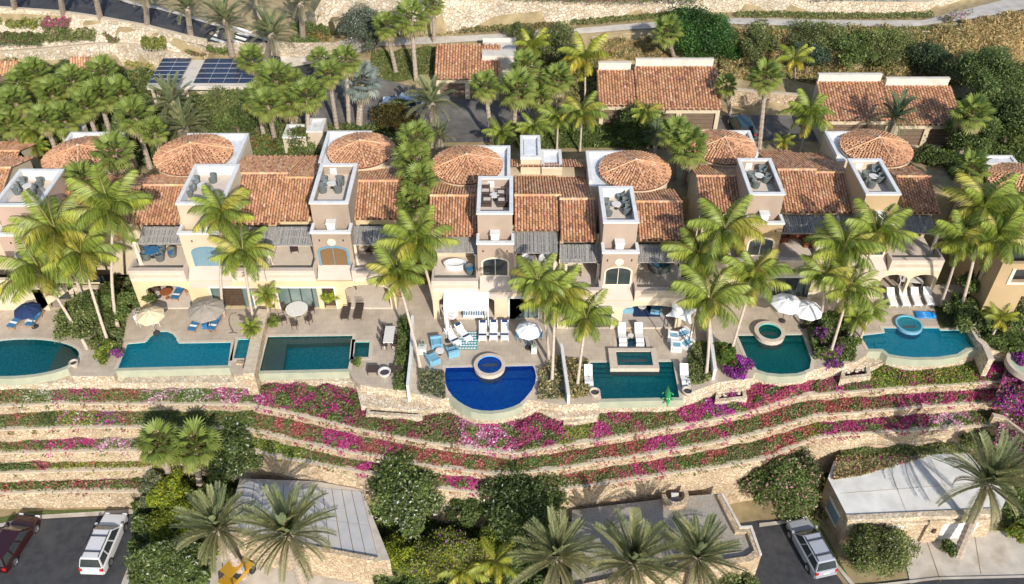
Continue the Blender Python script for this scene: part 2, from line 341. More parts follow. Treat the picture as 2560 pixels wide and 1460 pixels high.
def lvl(x, y):
    z = hz(x, y); yA = np.interp(x, wA[:,0], wA[:,1])
    lo, hi = np.interp(x, wLL[:,0], wLL[:,1]), np.interp(x, wLW[:,0], wLW[:,1]); za, zb2 = np.interp(x, wLL[:,0], wLL[:,2]), np.interp(x, wLW[:,0], wLW[:,2])
    q = np.where(y > hi, zb2+.03*np.minimum(y-hi, 12), za+(zb2-za)*np.clip((y-lo)/np.maximum(hi-lo, .5), 0, 1)); q = np.where(y < hi-.3, q-.45, q); q = np.where(y < lo+.3, np.minimum(z, 3.4), q)
    b_ = np.clip((-32-x)/3, 0, 1); z = z*(1-b_)+q*b_
    yb_ = np.interp(x, BW[:,0], BW[:,1]); zb_ = np.interp(x, BW[:,0], BW[:,2])
    z = np.where((y > yb_+.3) & (x > BW[0,0]), zb_+np.interp(x, BW[:,0], BW[:,3])-.15+.16*(y-yb_), z)
    z = np.where(y < 66, -1.9, z); z = np.where(y < yA+.9, -8.35, z); return z
def T(u, v, dz=0.0):                                # pixel on the sloping back country
    z = 4.0
    for _ in range(25):
        p = P(u, v, z); z = .5*z+.5*float(lvl(np.array([p[0]]), np.array([p[1]]))[0])
    p = P(u, v, z); return (p[0], p[1], z+dz)
gx = np.concatenate([np.linspace(-400,-80,9), np.arange(-75,76,.8), np.linspace(80,400,9)]); gy = np.concatenate([np.linspace(-60,25,10), np.arange(26,125,.8), np.linspace(130,600,16)])
X, Y = np.meshgrid(gx, gy); Z = lvl(X.ravel(), Y.ravel()).reshape(X.shape)
nx, ny = len(gx), len(gy); idx = np.arange(nx*ny).reshape(ny, nx)
F4 = np.stack([idx[:-1,:-1], idx[:-1,1:], idx[1:,1:], idx[1:,:-1]], -1).reshape(-1,4)
npmesh('ground', np.stack([X,Y,Z], -1).reshape(-1,3), F4, HILL, kind='structure')
def sheet(name, e1, e2, m, f, n=40, k=6, dz=.04, **kw): # a surface between two edges given in photo pixels
    e1 = np.array(e1, float); e2 = np.array(e2, float)
    def rs_(e):
        d = np.r_[0, np.cumsum(np.hypot(*np.diff(e, axis=0).T))]; t = np.linspace(0, d[-1], n+1); return np.stack([np.interp(t, d, e[:,0]), np.interp(t, d, e[:,1])], 1)
    a, b = rs_(e1), rs_(e2); mb = MB()
    def fn(s, t):
        i = int(round(s*n)); q = a[i]*(1-t)+b[i]*t; p = f(q[0], q[1]); return (p[0], p[1], p[2]+dz)
    mb.grid(fn, n, k); return mb.build(name, m, **kw)
FL = lambda z: (lambda u, v: P(u, v, z))
# roads and paths behind the houses
sheet('upper_road', [(-120,26),(0,27),(150,37),(250,50),(370,72),(470,98),(525,108),(600,135),(700,180),(780,190)], [(-120,-60),(0,-30),(250,-16),(330,12),(400,25),(470,45),(560,72),(640,95),(720,118),(800,135)], ASPH, T, 120, 20, .12, kind='structure')
sheet('concrete_path', PT, PB, PATH, T, 140, 6, .14, kind='structure')
sheet('driveway', [(640,175),(760,178),(940,195),(1100,235),(1300,260),(1500,275),(1700,290),(2000,290),(2200,300),(2560,320)], [(560,330),(700,330),(930,352),(1100,358),(1300,356),(1500,352),(1700,352),(2000,352),(2200,360),(2560,380)], ASPH2, T, 140, 30, .10, kind='structure')
t = thing('zebra_crossing', 'white striped pedestrian crossing painted on the dark upper road', 'crosswalk', T(575,95))
for i in range(6):
    mb = MB(); s = lambda a, b: tuple(np.array(T(a, b, .2)))
    u0 = 519+i*7.5; v0 = 111-i*9; mb.add([s(u0,v0), s(u0+72,v0+22), s(u0+77,v0+17.5), s(u0+5,v0-4.5)], [(0,1,2,3)])
    mb.build('stripe', WHITE, t, off=t.location)
# lower ground: car park, drives
sheet('car_park_asphalt', [(-300,1320),(0,1318),(75,1300),(380,1283)], [(-300,1600),(0,1600),(150,1600),(310,1600)], ASPH, FL(-8.35), 20, 10, .03, kind='structure')
sheet('car_park_kerb', [(-300,1316),(0,1312),(75,1291),(384,1272)], [(-300,1325),(0,1321),(76,1301),(380,1284)], CONC, FL(-8.35), 20, 1, .12, kind='structure')
sheet('car_park_side_kerb', [(372,1276),(345,1360),(306,1456),(270,1560)], [(386,1276),(360,1364),(322,1460),(290,1560)], CONC, FL(-8.35), 12, 1, .13, kind='structure')
sheet('grass_verge', [(-300,1300),(0,1296),(75,1278),(388,1272)], [(-300,1314),(0,1310),(75,1290),(388,1278)], GRASS, FL(-8.3), 20, 1, .03, kind='structure')
sheet('lower_drive', [(1896,1302),(1990,1296),(2010,1330),(2060,1400),(2110,1460),(2170,1600)], [(1700,1330),(1800,1400),(1890,1460),(1920,1500),(1900,1560),(1850,1650)], ASPH, FL(-8.35), 16, 8, .03, kind='structure')
sheet('front_road', [(1900,1470),(2140,1466),(2300,1444),(2420,1436),(2600,1436)], [(1900,1640),(2140,1640),(2300,1640),(2420,1640),(2700,1640)], ASPH, FL(-8.35), 16, 5, .05, kind='structure')
sheet('bottom_yard', [(560,1330),(700,1350),(950,1400),(1000,1440)], [(450,1600),(700,1600),(900,1600),(1100,1600)], CONC, FL(-8.35), 10, 5, .03, kind='structure')
sheet('concrete_forecourt', [(2250,1345),(2330,1338),(2480,1326),(2520,1330),(2600,1400)], [(2275,1460),(2340,1448),(2430,1441),(2520,1440),(2640,1440)], CONC, FL(-8.35), 14, 6, .07, kind='structure')
sheet('lawn', [(1960,1285),(2030,1282),(2060,1330)], [(2020,1300),(2075,1390),(2130,1460)], GRASS, FL(-8.3), 12, 3, .05, kind='structure')
for (a, b) in (([(2312,1345),(2350,1456)], [(2314,1345),(2352.5,1456)]), ([(2433,1330),(2450,1436)], [(2435,1330),(2452,1436)])):
    sheet('pavement_joint', a, b, SOIL, FL(-8.35), 2, 1, .075, kind='structure')
sheet('forecourt_kerb', [(2085,1470),(2200,1462),(2340,1446),(2600,1440)], [(2085,1478),(2200,1469),(2340,1452),(2600,1446)], CONC, FL(-8.35), 16, 1, .16, kind='structure')
sheet('drive_kerb', [(1897,1310),(1960,1303),(1995,1300)], [(1898,1320),(1962,1311),(1997,1307)], CONC, FL(-8.35), 4, 1, .12, kind='structure')
sheet('drive_side_kerb', [(2010,1318),(2052,1370),(2090,1420),(2130,1470)], [(2018,1316),(2060,1367),(2100,1420),(2142,1470)], CONC, FL(-8.35), 8, 1, .12, kind='structure')
# terraces: stone walls and soil strips
def wallband(name, w, x0, x1, depth, label, m=STONE, capz=.10, th=.32, zoff=0):
    xs = np.arange(x0, x1+.01, .75); t = thing(name, label, 'retaining wall', (float((x0+x1)/2), float(ip((x0+x1)/2, w, 1)), float(ip((x0+x1)/2, w, 2))-1))
    b, c = MB(), MB()
    for mb, o0, o1, za, zb in ((b, 0, th, -depth, 0), (c, -.05, th+.03, 0, capz)):
        rows = []
        for x in xs:
            y, z = float(ip(x, w, 1)), float(ip(x, w, 2))+zoff; rows.append([(x,y+o0,z+za),(x,y+o0,z+zb),(x,y+o1,z+zb),(x,y+o1,z+za)])
        n = len(xs); vs = [p for r in rows for p in r]; fs = []
        for i in range(n-1):
            for k in range(4): fs.append((i*4+k, (i+1)*4+k, (i+1)*4+(k+1)%4, i*4+(k+1)%4))
        fs += [(0,1,2,3), ((n-1)*4+3,(n-1)*4+2,(n-1)*4+1,(n-1)*4)]; mb.add(vs, [f[::-1] for f in fs])
    b.build('stonework', m, t, off=t.location); c.build('coping', CAP, t, off=t.location)
wallband('terrace_wall', wA, -60, 60, 2.2, 'topmost curving stone terrace wall under the villa gardens')
wallband('terrace_wall', wB, -60, 60, 2.6, 'second curving stone terrace wall from the top')
wallband('terrace_wall', wC, -60, 60, 5.4, 'tall curving stone wall behind the flat garage roofs')
wallband('terrace_wall', wD, -60, float(wD[-1,0]), 1.8, 'low stone terrace wall above the car park planting, second from the bottom')
wallband('terrace_wall', wE, -60, float(wE[-1,0]), 2.4, 'bottom stone wall along the grass verge of the car park')
bs = line(BASE, s1)
def soil(name, wf, wb, zf_, x0=-60, x1=60):
    xs = np.arange(x0, x1+.1, 1.0); mb = MB()
    def fn(s, t):
        x = x0+(x1-x0)*s; y = float(ip(x, wf, 1))*(1-t)+(float(ip(x, wb, 1))+.3)*t; return (x, y+.3*(1-t), zf_(x))
    mb.grid(fn, 120, 2); mb.build(name, SOIL, kind='structure')
soil('planting_bed', wA, bs, lambda x: s1-.05); soil('planting_bed', wB, wA, lambda x: float(ip(x, wB, 2))-.05); soil('planting_bed', wC, wB, lambda x: float(ip(x, wC, 2))-.05)
soil('planting_bed', wD, wC, lambda x: -5.25, -60, float(wD[-1,0])); soil('planting_bed', wE, wD, lambda x: -6.45, -60, float(wE[-1,0]))

# ================================================================ villa platform with pools
def dk(pts, z=0): return [P(u, v, z)[:2] for u, v in pts]
def arcpx(c, rx, ry, a0, a1, n):                    # level arc about a world centre
    return [(c[0]+rx*math.cos(R(a0+(a1-a0)*i/(n-1))), c[1]+ry*math.sin(R(a0+(a1-a0)*i/(n-1)))) for i in range(n)]
c0 = P(40,893)[:2]; pool0 = [(c0[0]+4.95*math.cos(a), c0[1]+2.05*math.sin(a)) for a in np.linspace(0, 2*math.pi, 40)[:-1]]
pool1 = dk([(319,860),(362,856),(368,852),(375,843),(386,834),(401,829),(418,829),(432,835),(440,845),(442,852),(447,858),(578,856),(570,913),(295,920)])
spa1 = dk([(596,848),(629,848),(627,896),(584,896)])
pool2 = dk([(670,842),(881,839),(876,893),(870,922),(649,927)])
spa2 = dk([(886,855),(924,855),(921,893),(882,893)])
pool3 = dk([(1115,919),(1332,914),(1337,925),(1340,941),(1338,958),(1330,975),(1312,997),(1300,1008),(1281,1017),(1256,1024),(1229,1027),(1205,1026),(1182,1022),(1162,1013),(1145,1002),(1130,989),(1120,975),(1114,960),(1113,949),(1112,933)])
pool4 = dk([(1476,906),(1682,904),(1698,993),(1503,997),(1500,975),(1484,968)])
sun4 = dk([(1542,846),(1612,845),(1616,867),(1542,868)])
pool5 = dk([(1844,839),(2006,837),(2028,899),(2024,922),(2010,928),(1991,933),(1951,935),(1920,932),(1893,924),(1868,895)])
pool6 = dk([(2151,839),(2212,832),(2209,820),(2344,820),(2350,826),(2425,825),(2452,866),(2415,870),(2391,885),(2345,892),(2284,893),(2250,890),(2223,885),(2206,872),(2171,872)])
UP = [(-300,932),(-60,945),(0,943),(60,941),(120,932),(165,916),(180,940),(284,940),(291,924),(572,917),(583,938),(642,938),(647,932),(871,927),(880,942),(900,962),(1015,978),(1100,1000),(1130,992),
      (1143,1006),(1162,1017),(1182,1026),(1205,1030),(1229,1031),(1256,1028),(1281,1021),(1300,1012),(1314,1000),(1345,1002),(1400,1012),(1496,1008),(1502,1001),(1701,997),(1712,985),(1800,955),(1880,945),(1890,928),(1920,936),(1951,939),(1991,937),(2012,932),(2032,925),(2060,918),(2140,905),(2168,885),(2171,876),(2206,876),(2222,889),(2250,894),(2284,897),(2345,896),(2392,889),(2416,874),(2456,870),(2480,876),(2900,868)]
BACK = [(60, 95), (-60, 95)]
up = dk(UP)
holes = [pool0, pool1, spa1, pool2, spa2, pool3, pool4, sun4, pool5, pool6]
# which stretches of the front edge stay under the paving
yb = 58.5
pb = [(float(x), float(y)) for x, y in bs[:,:2]]
MB().prism(pb + [(60, yb), (-60, yb)], -4.2, -.75, holes=[offset(h_, .03) for h_ in holes]).build('villa_platform', STONEW, kind='structure')
MB().prism(up + [(60, yb), (-60, yb)], -1.6, -.004, top=False).build('garden_retaining_face', STONEW, kind='structure')
mb = MB(); mb.prism(up + [(60, yb), (-60, yb)], -.02, 0, holes=holes, side=False); mb.build('villa_terrace_paving', DECKS, kind='structure')
POOLS = []
def pool(name, label, poly, tile, water, depth=.6, inf=None, cop=.28, steps=None, extra=None):
    cx = sum(p[0] for p in poly)/len(poly); cy = sum(p[1] for p in poly)/len(poly)
    t = thing(name, label, 'pool', (cx, cy, 0)); L = t.location
    inner = offset(poly, -.01)
    b = MB(); n = len(inner); ar = sum(inner[i][0]*inner[(i+1)%n][1]-inner[(i+1)%n][0]*inner[i][1] for i in range(n))
    if ar < 0: inner = inner[::-1]
    b.prism(inner, -depth, -depth, side=False); b.add([(p[0],p[1],-depth) for p in inner]+[(p[0],p[1],-.006) for p in inner], [(i, n+i, n+(i+1)%n, (i+1)%n) for i in range(n)])
    b.build('basin', tile, t, off=L)
    MB().prism(offset(poly, -.012), 0, -.045 if not inf else -.02, side=False).build('water', water, t, off=L)
    # coping all round except where the water runs over the edge
    m = len(poly); out = offset(poly, cop); e = set(inf or ())
    c = MB()
    for i in range(m):
        if i in e: continue
        j = (i+1) % m; a, b_, c_, d = poly[i], poly[j], out[j], out[i]
        c.add([(a[0],a[1],-.15),(b_[0],b_[1],-.15),(b_[0],b_[1],.03),(a[0],a[1],.03),(d[0],d[1],.03),(c_[0],c_[1],.03),(d[0],d[1],-.05),(c_[0],c_[1],-.05)], [(0,1,2,3),(3,2,5,4),(4,5,7,6)])
    c.build('coping', COPE, t, off=L)
    if e:                                            # overflow weir: a sloping pale tiled face
        w_ = MB(); o2 = offset(poly, .32)
        for i in sorted(e):
            j = (i+1) % m; a, b_, c_, d = poly[i], poly[j], o2[j], o2[i]
            w_.add([(a[0],a[1],.002),(b_[0],b_[1],.002),(c_[0],c_[1],.006),(d[0],d[1],.006),(c_[0],c_[1],-.74),(d[0],d[1],-.74)], [(0,3,2,1),(3,5,4,2)])
        w_.build('overflow_edge', POOLEDGE, t, off=L)
    for q in (steps or []):
        s = MB(); s.prism(q[0], -depth, q[1]); s.build(q[2], q[3] if len(q) > 3 else tile, t, off=L)
    return t
POOLEDGE = mat('pale_green_tile', (.34, .37, .28), .5, (.42, .43, .32), 1.2, .1)
TEAL = poolmat('teal_mosaic', (.0,.44,.43), (.08,.76,.66)); OLIVE = poolmat('olive_mosaic', (.32,.42,.30), (.40,.50,.36)); TURQ = poolmat('turquoise_mosaic', (.0,.80,.80), (.2,.98,.97))
DEEPB = poolmat('deep_blue_mosaic', (.0,.24,.84), (.02,.40,.96)); DTEAL = poolmat('dark_teal_mosaic', (.0,.42,.40), (.04,.62,.56)); AZURE = poolmat('azure_mosaic', (.0,.90,.95), (.25,1,1)); GREENT = poolmat('green_teal_mosaic', (.0,.48,.40), (.04,.62,.52))
WAT = watermat('pool_water', (.93,.98,.98)); WATB = watermat('blue_pool_water', (.93,.98,1))
pool('oval_pool', 'oval teal infinity pool with an olive shallow end at the far left', pool0, TEAL, WAT, inf=range(19,36), steps=[([(c0[0]+3.0, c0[1]-1.6),(c0[0]+3.9,c0[1]-1.15),(c0[0]+4.9,c0[1]),(c0[0]+3.9,c0[1]+1.1),(c0[0]+3.0,c0[1]+1.5)], -.16, 'shallow_ledge', OLIVE)])
pool('swimming_pool', 'long turquoise pool with a half-round bay on its far side', pool1, TURQ, WATB, inf=[12])
pool('plunge_pool', 'small square turquoise spa beside the stone dividing wall', spa1, TURQ, WATB, .4)
pool('swimming_pool', 'rectangular dark green pool with an L-shaped shallow ledge', pool2, TEAL, WAT, inf=[3], steps=[(dk([(671,843),(719,842),(706,926),(650,926)]), -.16, 'shallow_ledge', OLIVE),(dk([(720,843),(880,840),(878,852),(716,857)]), -.165, 'shallow_ledge', OLIVE)])
pool('plunge_pool', 'small square green spa right of the L-ledged pool', spa2, GREENT, WAT, .5, steps=[(dk([(887,880),(905,880),(904,892),(884,892)]), -.3, 'seat')])
pool('half_round_pool', 'half-round deep blue infinity pool', pool3, DEEPB, WATB, .5, inf=range(7,15), steps=[(dk([(1118,922),(1330,917),(1333,927),(1115,932)]), -.4, 'step'),(dk([(1116,933),(1333,928),(1335,937),(1115,942)]), -.32, 'step')])
pool('swimming_pool', 'dark teal rectangular infinity pool with a green float on its edge', pool4, DTEAL, WAT, .5, inf=[2], steps=[(dk([(1480,908),(1530,908),(1531,916),(1482,916)]), -.14, 'step'),(dk([(1482,917),(1532,917),(1532,925),(1484,925)]), -.28, 'step'),(dk([(1484,926),(1533,926),(1533,934),(1486,934)]), -.4, 'step'),
   (dk([(1638,906),(1680,906),(1682,914),(1638,914)]), -.14, 'step'),(dk([(1638,915),(1682,915),(1684,923),(1638,923)]), -.28, 'step'),(dk([(1638,924),(1684,924),(1686,932),(1638,932)]), -.4, 'step')])
pool('sun_shelf', 'pale shallow sun shelf carrying two white loungers', sun4, LBLUE, WATB, .2)
pool('swimming_pool', 'green-teal infinity pool with a raised round spa on its upper edge', pool5, GREENT, WAT, .5, inf=[4,5,6,7], steps=[(dk([(1850,842),(2004,839),(2008,848),(1853,851)]), -.2, 'step')])
pool('winged_pool', 'bright azure pool with stepped wings and a curved front', pool6, AZURE, WATB, .5, inf=range(6,14), steps=[(dk([(2162,842),(2218,840),(2220,850),(2165,853)]), -.2, 'step'),(dk([(2190,853),(2222,851),(2224,858),(2192,861)]), -.3, 'step'),(dk([(2352,829),(2420,828),(2423,836),(2354,837)]), -.2, 'step'),(dk([(2354,838),(2390,837),(2391,845),(2355,846)]), -.3, 'step')])
def ringspa(label, u, v, ro, ri, h, tile, water, z0=0):
    x, y, _ = P(u, v, h); t = thing('raised_spa', label, 'spa', (x, y, z0))
    MB().lathe([(ro,-1.2),(ro,h-.06),(ro+.04,h-.06),(ro+.04,h),(ri,h),(ri,.02)], seg=40).build('rim', COPE, t, smooth=False)
    MB().lathe([(ri-.002,h-.02),(ri-.002,.12),(ri*.72,.12),(ri*.72,.02),(0,.02)], seg=40).build('basin', tile, t)
    MB().lathe([(ri-.003,h-.1),(.01,h-.1)], seg=40).build('water', water, t)
ringspa('raised round spa with deep blue water in the half-round pool', 1224, 911, 1.2, .94, .38, DEEPB, WATB)
ringspa('raised round spa with dark green water and a thick pale rim', 1925, 828, 1.2, .90, .42, GREENT, WAT)
x, y, _ = P(2272,812,.12); t = thing('raised_spa', 'round blue-rimmed spa at the head of the azure pool', 'spa', (x,y,0))
MB().lathe([(1.08,-1.15),(1.08,.24),(.94,.24),(.94,.02)], seg=40).build('rim', LBLUE, t); MB().lathe([(.938,.2),(.938,.09),(.55,.09),(.55,.02),(0,.02)], seg=40).build('basin', AZURE, t); MB().lathe([(.937,.17),(.01,.17)], seg=40).build('water', WATB, t)
# rectangular raised spa in the dark teal pool
x0,y0,_ = P(1526,921,.35); x1,y1,_ = P(1640,870,.35); t = thing('raised_spa', 'rectangular raised spa between two flights of pool steps', 'spa', ((x0+x1)/2,(y0+y1)/2,0)); L = t.location
h = .35; ix0,iy0 = x0+.6, y0+.35; ix1,iy1 = x1-.45, y1-.35
MB().box(x0,x1,y0,iy0,-1.3,h).box(x0,x1,iy1,y1,-.2,h).box(x0,ix0,iy0,iy1,-1.3,h).box(ix1,x1,iy0,iy1,-1.3,h).build('rim', COPE, t, off=L)
MB().box(ix0,ix1,iy0,iy1,-.05,.02).box(ix0,ix0+.3,iy0,iy1,.02,.12).box(ix1-.3,ix1,iy0,iy1,.02,.12).box(ix0+.3,ix1-.3,iy1-.3,iy1,.02,.12).build('basin', DTEAL, t, off=L)
MB().prism([(ix0,iy0),(ix1,iy0),(ix1,iy1),(ix0,iy1)], h-.08, h-.08, side=False).build('water', WAT, t, off=L)
# round grey pool running out of frame at the right
x, y, _ = P(2575,910,0); t = thing('round_pool', 'grey-green round pool cut off by the right edge', 'pool', (x,y,0))
MB().lathe([(1.75,-.4),(1.75,.12),(1.45,.12),(1.45,.02)], seg=40).build('rim', COPE, t); MB().lathe([(1.45,.03),(.01,.03)], seg=40).build('water', OLIVE, t)
# ================================================================ HOUSES
def wallmat(n, c): return mat(n, c, .85, tuple(min(1, q*1.08) for q in c), 1.0, .12, 30, stain=(tuple(q*.8 for q in c), .5))
W_YEL = wallmat('yellow_stucco', (.60,.49,.30)); W_CRM = wallmat('cream_stucco', (.58,.49,.35)); W_OCH = wallmat('ochre_stucco', (.42,.31,.18)); W_PNK = wallmat('pink_stucco', (.38,.295,.235))
W_TAU = wallmat('taupe_stucco', (.34,.27,.21)); W_BEI = wallmat('beige_stucco', (.52,.44,.33)); W_ROSE = wallmat('rose_stucco', (.44,.32,.26)); COLM = wallmat('pale_column', (.70,.62,.50))
SILL = wallmat('parapet_top', (.52,.44,.38)); BFRAME = mat('blue_frame', (.12,.24,.33), .6, (.15,.28,.37), 4); BSHUT = mat('blue_shutter', (.14,.24,.30), .6, (.18,.28,.34), 6); BROWN = mat('brown_screen', (.17,.10,.045), .7, (.2,.12,.06), 8)
TILEC = [(.55,.295,.165),(.61,.345,.20),(.49,.25,.135),(.66,.42,.27),(.42,.215,.125),(.32,.165,.10),(.57,.31,.17)]; TILEW = [4,4,3,1,1.6,1.0,4]
def tiles(xa, xb, ya, za, yb_, zb_, parent, wt=.235, ln=.40, ridge=True, clip=None):
    """barrel tiles on a plane rising from the eave (ya,za) to (yb_,zb_): arched, overlapping, one colour each"""
    L = math.hypot(yb_-ya, zb_-za); nr = max(1, int(round(L/ln))); nc = max(1, int(round((xb-xa)/wt)))
    ux = (xb-xa)/nc; d = np.array([0, (yb_-ya)/L, (zb_-za)/L]); nrm = np.array([0, -d[2], d[1]])
    if nrm[2] < 0: nrm = -nrm
    sg = 4; ci, ri = np.meshgrid(np.arange(nc), np.arange(nr)); ci = ci.ravel(); ri = ri.ravel(); N = len(ci)
    a = np.linspace(0, math.pi, sg+1); prof_x = -np.cos(a)*.5; prof_h = np.sin(a)
    j = RS.uniform(-.03, .03, (N, 3)); j[:,1] = (ci % 2)*.5-.25+RS.uniform(-.08,.08,N); V = np.zeros((N, 2*(sg+1), 3))
    for e, (s, wd, hh) in enumerate(((0, .96, .15), (1.1, .70, .05))):
        px = xa+(ci+.5)[:,None]*ux+prof_x[None]*ux*wd+j[:,:1]*.5; s_ = (ri[:,None]+s+j[:,1:2])*(L/nr); h_ = prof_h[None]*hh+.02
        V[:, e*(sg+1):(e+1)*(sg+1), 0] = px
        V[:, e*(sg+1):(e+1)*(sg+1), 1] = ya+d[1]*s_+nrm[1]*h_; V[:, e*(sg+1):(e+1)*(sg+1), 2] = za+d[2]*s_+nrm[2]*h_
    fs = np.array([(k, k+1, sg+1+k+1, sg+1+k) for k in range(sg)])
    F = (np.arange(N)[:,None,None]*(2*(sg+1))+fs[None]).reshape(-1,4)
    c = np.repeat(leafcols(N, TILEC, TILEW, .11), sg, 0); verts = V.reshape(-1,3)
    if clip is not None:
        keep = clip(xa+(ci+.5)*ux, ya+d[1]*(ri+.5)*(L/nr)); F = F[np.repeat(keep, sg)]; c = c[np.repeat(keep, sg)]
    # the channel below
    o = len(verts); verts = np.vstack([verts, [(xa,ya,za),(xb,ya,za),(xb,yb_,zb_),(xa,yb_,zb_)]]); F = np.vstack([F, [[o,o+1,o+2,o+3]]]); c = np.vstack([c, [(.16,.075,.05)]])
    if clip is not None: F = F[:-1]; c = c[:-1]
    npmesh('roof_tile', verts-np.array(parent.location), F, TILE, c, parent, kind='stuff')
def ridge_tiles(pts, parent, r=.15):
    """a row of cap tiles along a line, each its own colour"""
    vs, F, c = [], [], []; 
    for i in range(len(pts)-1):
        p, q = Vector(pts[i]), Vector(pts[i+1]); n = max(1, int((q-p).length/.45)); d = (q-p).normalized(); x = d.cross(Vector((0,0,1))).normalized()
        for k in range(n):
            a = p+(q-p)*(k/n); b = p+(q-p)*((k+1.1)/n); o = len(vs); cc = TILEC[random.choice((0,1,3,6,1))]
            for e, (m, rr) in enumerate(((a, r), (b, r*.8))):
                for s in range(5):
                    t = math.pi*s/4; vs.append(tuple(m+x*math.cos(t)*rr+Vector((0,0,1))*(math.sin(t)*rr)))
            for s in range(4): F.append((o+s, o+s+1, o+6+s, o+5+s)); c.append([z*random.uniform(.85,1.2) for z in cc])
    npmesh('ridge_tile', np.array(vs)-np.array(parent.location), np.array(F), TILE, np.array(c), parent, kind='stuff')
SL = .36
def roof(t, u0, u1, ve, vr, vb, ze=6.3, wall=W_CRM, yfloor=None, zfl=2.6, side=True, u0b=None):
    """gabled tile roof read from the photo: eave line, ridge line, rear eave line"""
    L = t.location; e = P((u0+u1)/2, ve, ze); ye = e[1]; xa = xat(u0, ye, ze); xb = xat(u1, ye, ze)
    y = ye
    for _ in range(4000):
        if zat(vr, y) <= ze+SL*(y-ye): break
        y += .01
    yr, zr = y, ze+SL*(y-ye); y = yr
    for _ in range(6000):
        if zat(vb, y) <= zr-SL*(y-yr): break
        y += .01
    yk, zk = y, zr-SL*(y-yr)
    tiles(xa, xb, ye, ze, yr, zr, t); tiles(xa, xb, yk, zk, yr, zr, t)
    ridge_tiles([(xa,yr,zr+.03),(xb,yr,zr+.03)], t)
    # walls carrying the roof, with gables
    yw = yfloor if yfloor is not None else ye+1.3; zc = lambda y: (ze+SL*(y-ye) if y < yr else zr-SL*(y-yr))-.12
    ins = .22; m = MB(); a, b = xa+ins, xb-ins
    prof = [(yw, -.2), (yk-.3, -.2), (yk-.3, zc(yk-.3)), (yr, zc(yr)), (yw, zc(yw))]
    vs = [(a, q[0], q[1]) for q in prof]+[(b, q[0], q[1]) for q in prof]
    m.add(vs, [(4,3,2,1,0), (5,6,7,8,9), (0,5,9,4), (1,2,7,6), (4,9,8,3), (3,8,7,2)]); m.build('side_wall', wall, t, off=L)
    return dict(xa=xa, xb=xb, ye=ye, yr=yr, zr=zr, yk=yk, zk=zk)
def rotunda(t, u, v, W, ze=7.0, wall=W_CRM):
    x, y, _ = P(u, v, ze); zc = y*CT-(ze-CAMH)*ST; r = W/2*zc/FOC; L = t.location; h = r*.33
    vs, F, c = [], [], []; nr = 12
    for k in range(nr):                              # rings of tapering barrel tiles
        ra, rb = r*(1-k/nr), r*(1-(k+1.15)/nr); rb = max(rb, .05); za, zb_ = ze+h*(1-ra/r), ze+h*(1-rb/r); n = max(8, int(2*math.pi*ra/.27))
        for q in range(n):
            a = 2*math.pi*(q+.5)/n; w1 = math.pi*ra/n*.95; w2 = w1*.8*max(rb/ra, .5); ca, sa = math.cos(a), math.sin(a); o = len(vs)
            sh = ((q % 2)*.36-.18)*(ra-rb)*(1 if k < nr-1 else 0)
            for rr, ww, zz, hh in ((min(r, ra+sh), w1, ze+h*(1-min(r, ra+sh)/r), .10), (max(.04, rb+sh), w2, ze+h*(1-max(.04, rb+sh)/r), .05)):
                for s in range(5):
                    tt = math.pi*s/4; off = -math.cos(tt)*ww; vs.append((x+ca*rr-sa*off, y+sa*rr+ca*off, zz+.02+hh*math.sin(tt)))
            cc = np.array(TILEC[RS.choice(7, p=np.array(TILEW)/sum(TILEW))])*RS.uniform(.92,1.08)
            for s in range(4): F.append((o+s, o+s+1, o+6+s, o+5+s)); c.append(cc)
    o = len(vs); vs += [(x+r*math.cos(2*math.pi*k/48), y+r*math.sin(2*math.pi*k/48), ze-.02) for k in range(48)]+[(x,y,ze+h-.03)]
    F += [(o+k, o+(k+1)%48, o+48, o+48) for k in range(48)]; c += [np.array((.2,.09,.06))]*48
    npmesh('round_roof_tile', np.array(vs)-np.array(L), np.array(F), TILE, np.array(c), t, kind='stuff')
    for k in range(4):
        a = 2*math.pi*k/4+.25; ridge_tiles([(x+r*math.cos(a), y+r*math.sin(a), ze+.1), (x, y, ze+h+.08)], t, .08)
    MB().lathe([(.16,0),(.12,.12),(0,.2)], (x,y,ze+h+.02), 10).build('finial', CAP, t, off=L)
    MB().lathe([(r-.25,0),(r-.25,ze-.05),(r-.05,ze-.05),(r-.05,ze-.22),(r-.25,ze-.3)], (x,y,0), 40).build('drum_wall', wall, t, off=L)
    return x, y, r
def flatroof(t, x0, x1, y0, y1, zt=7.05, zb_=0, wall=W_CRM, par=.45, th=.25, name='flat_roof', sides='nesw', roofm=None):
    L = t.location; MB().box(x0,x1,y0,y1,zb_,zt-par).build('block_wall', wall, t, off=L)
    MB().box(x0+.01,x1-.01,y0+.01,y1-.01,zt-par+.001,zt-par+.02).build(name, roofm or WROOF, t, off=L)
    mb = MB()
    if 's' in sides: mb.box(x0-.03,x1+.03,y0-.03,y0+th,zt-par+.03,zt)
    if 'n' in sides: mb.box(x0-.03,x1+.03,y1-th,y1+.03,zt-par+.03,zt+.002)
    if 'w' in sides: mb.box(x0-.035,x0+th,y0+th,y1-th,zt-par+.03,zt-.002)
    if 'e' in sides: mb.box(x1-th,x1+.035,y0+th,y1-th,zt-par+.03,zt-.002)
    mb.build('parapet', WHITE, t, off=L)
def arch_poly(xa, xb, z0, zs, zt, n=10):             # opening with a flat-arched head
    c = (xa+xb)/2; w2 = (xb-xa)/2; return [(xa,z0),(xb,z0)]+[(c+w2*math.cos(math.pi*i/n), zs+(zt-zs)*math.sin(math.pi*i/n)) for i in range(n+1)]
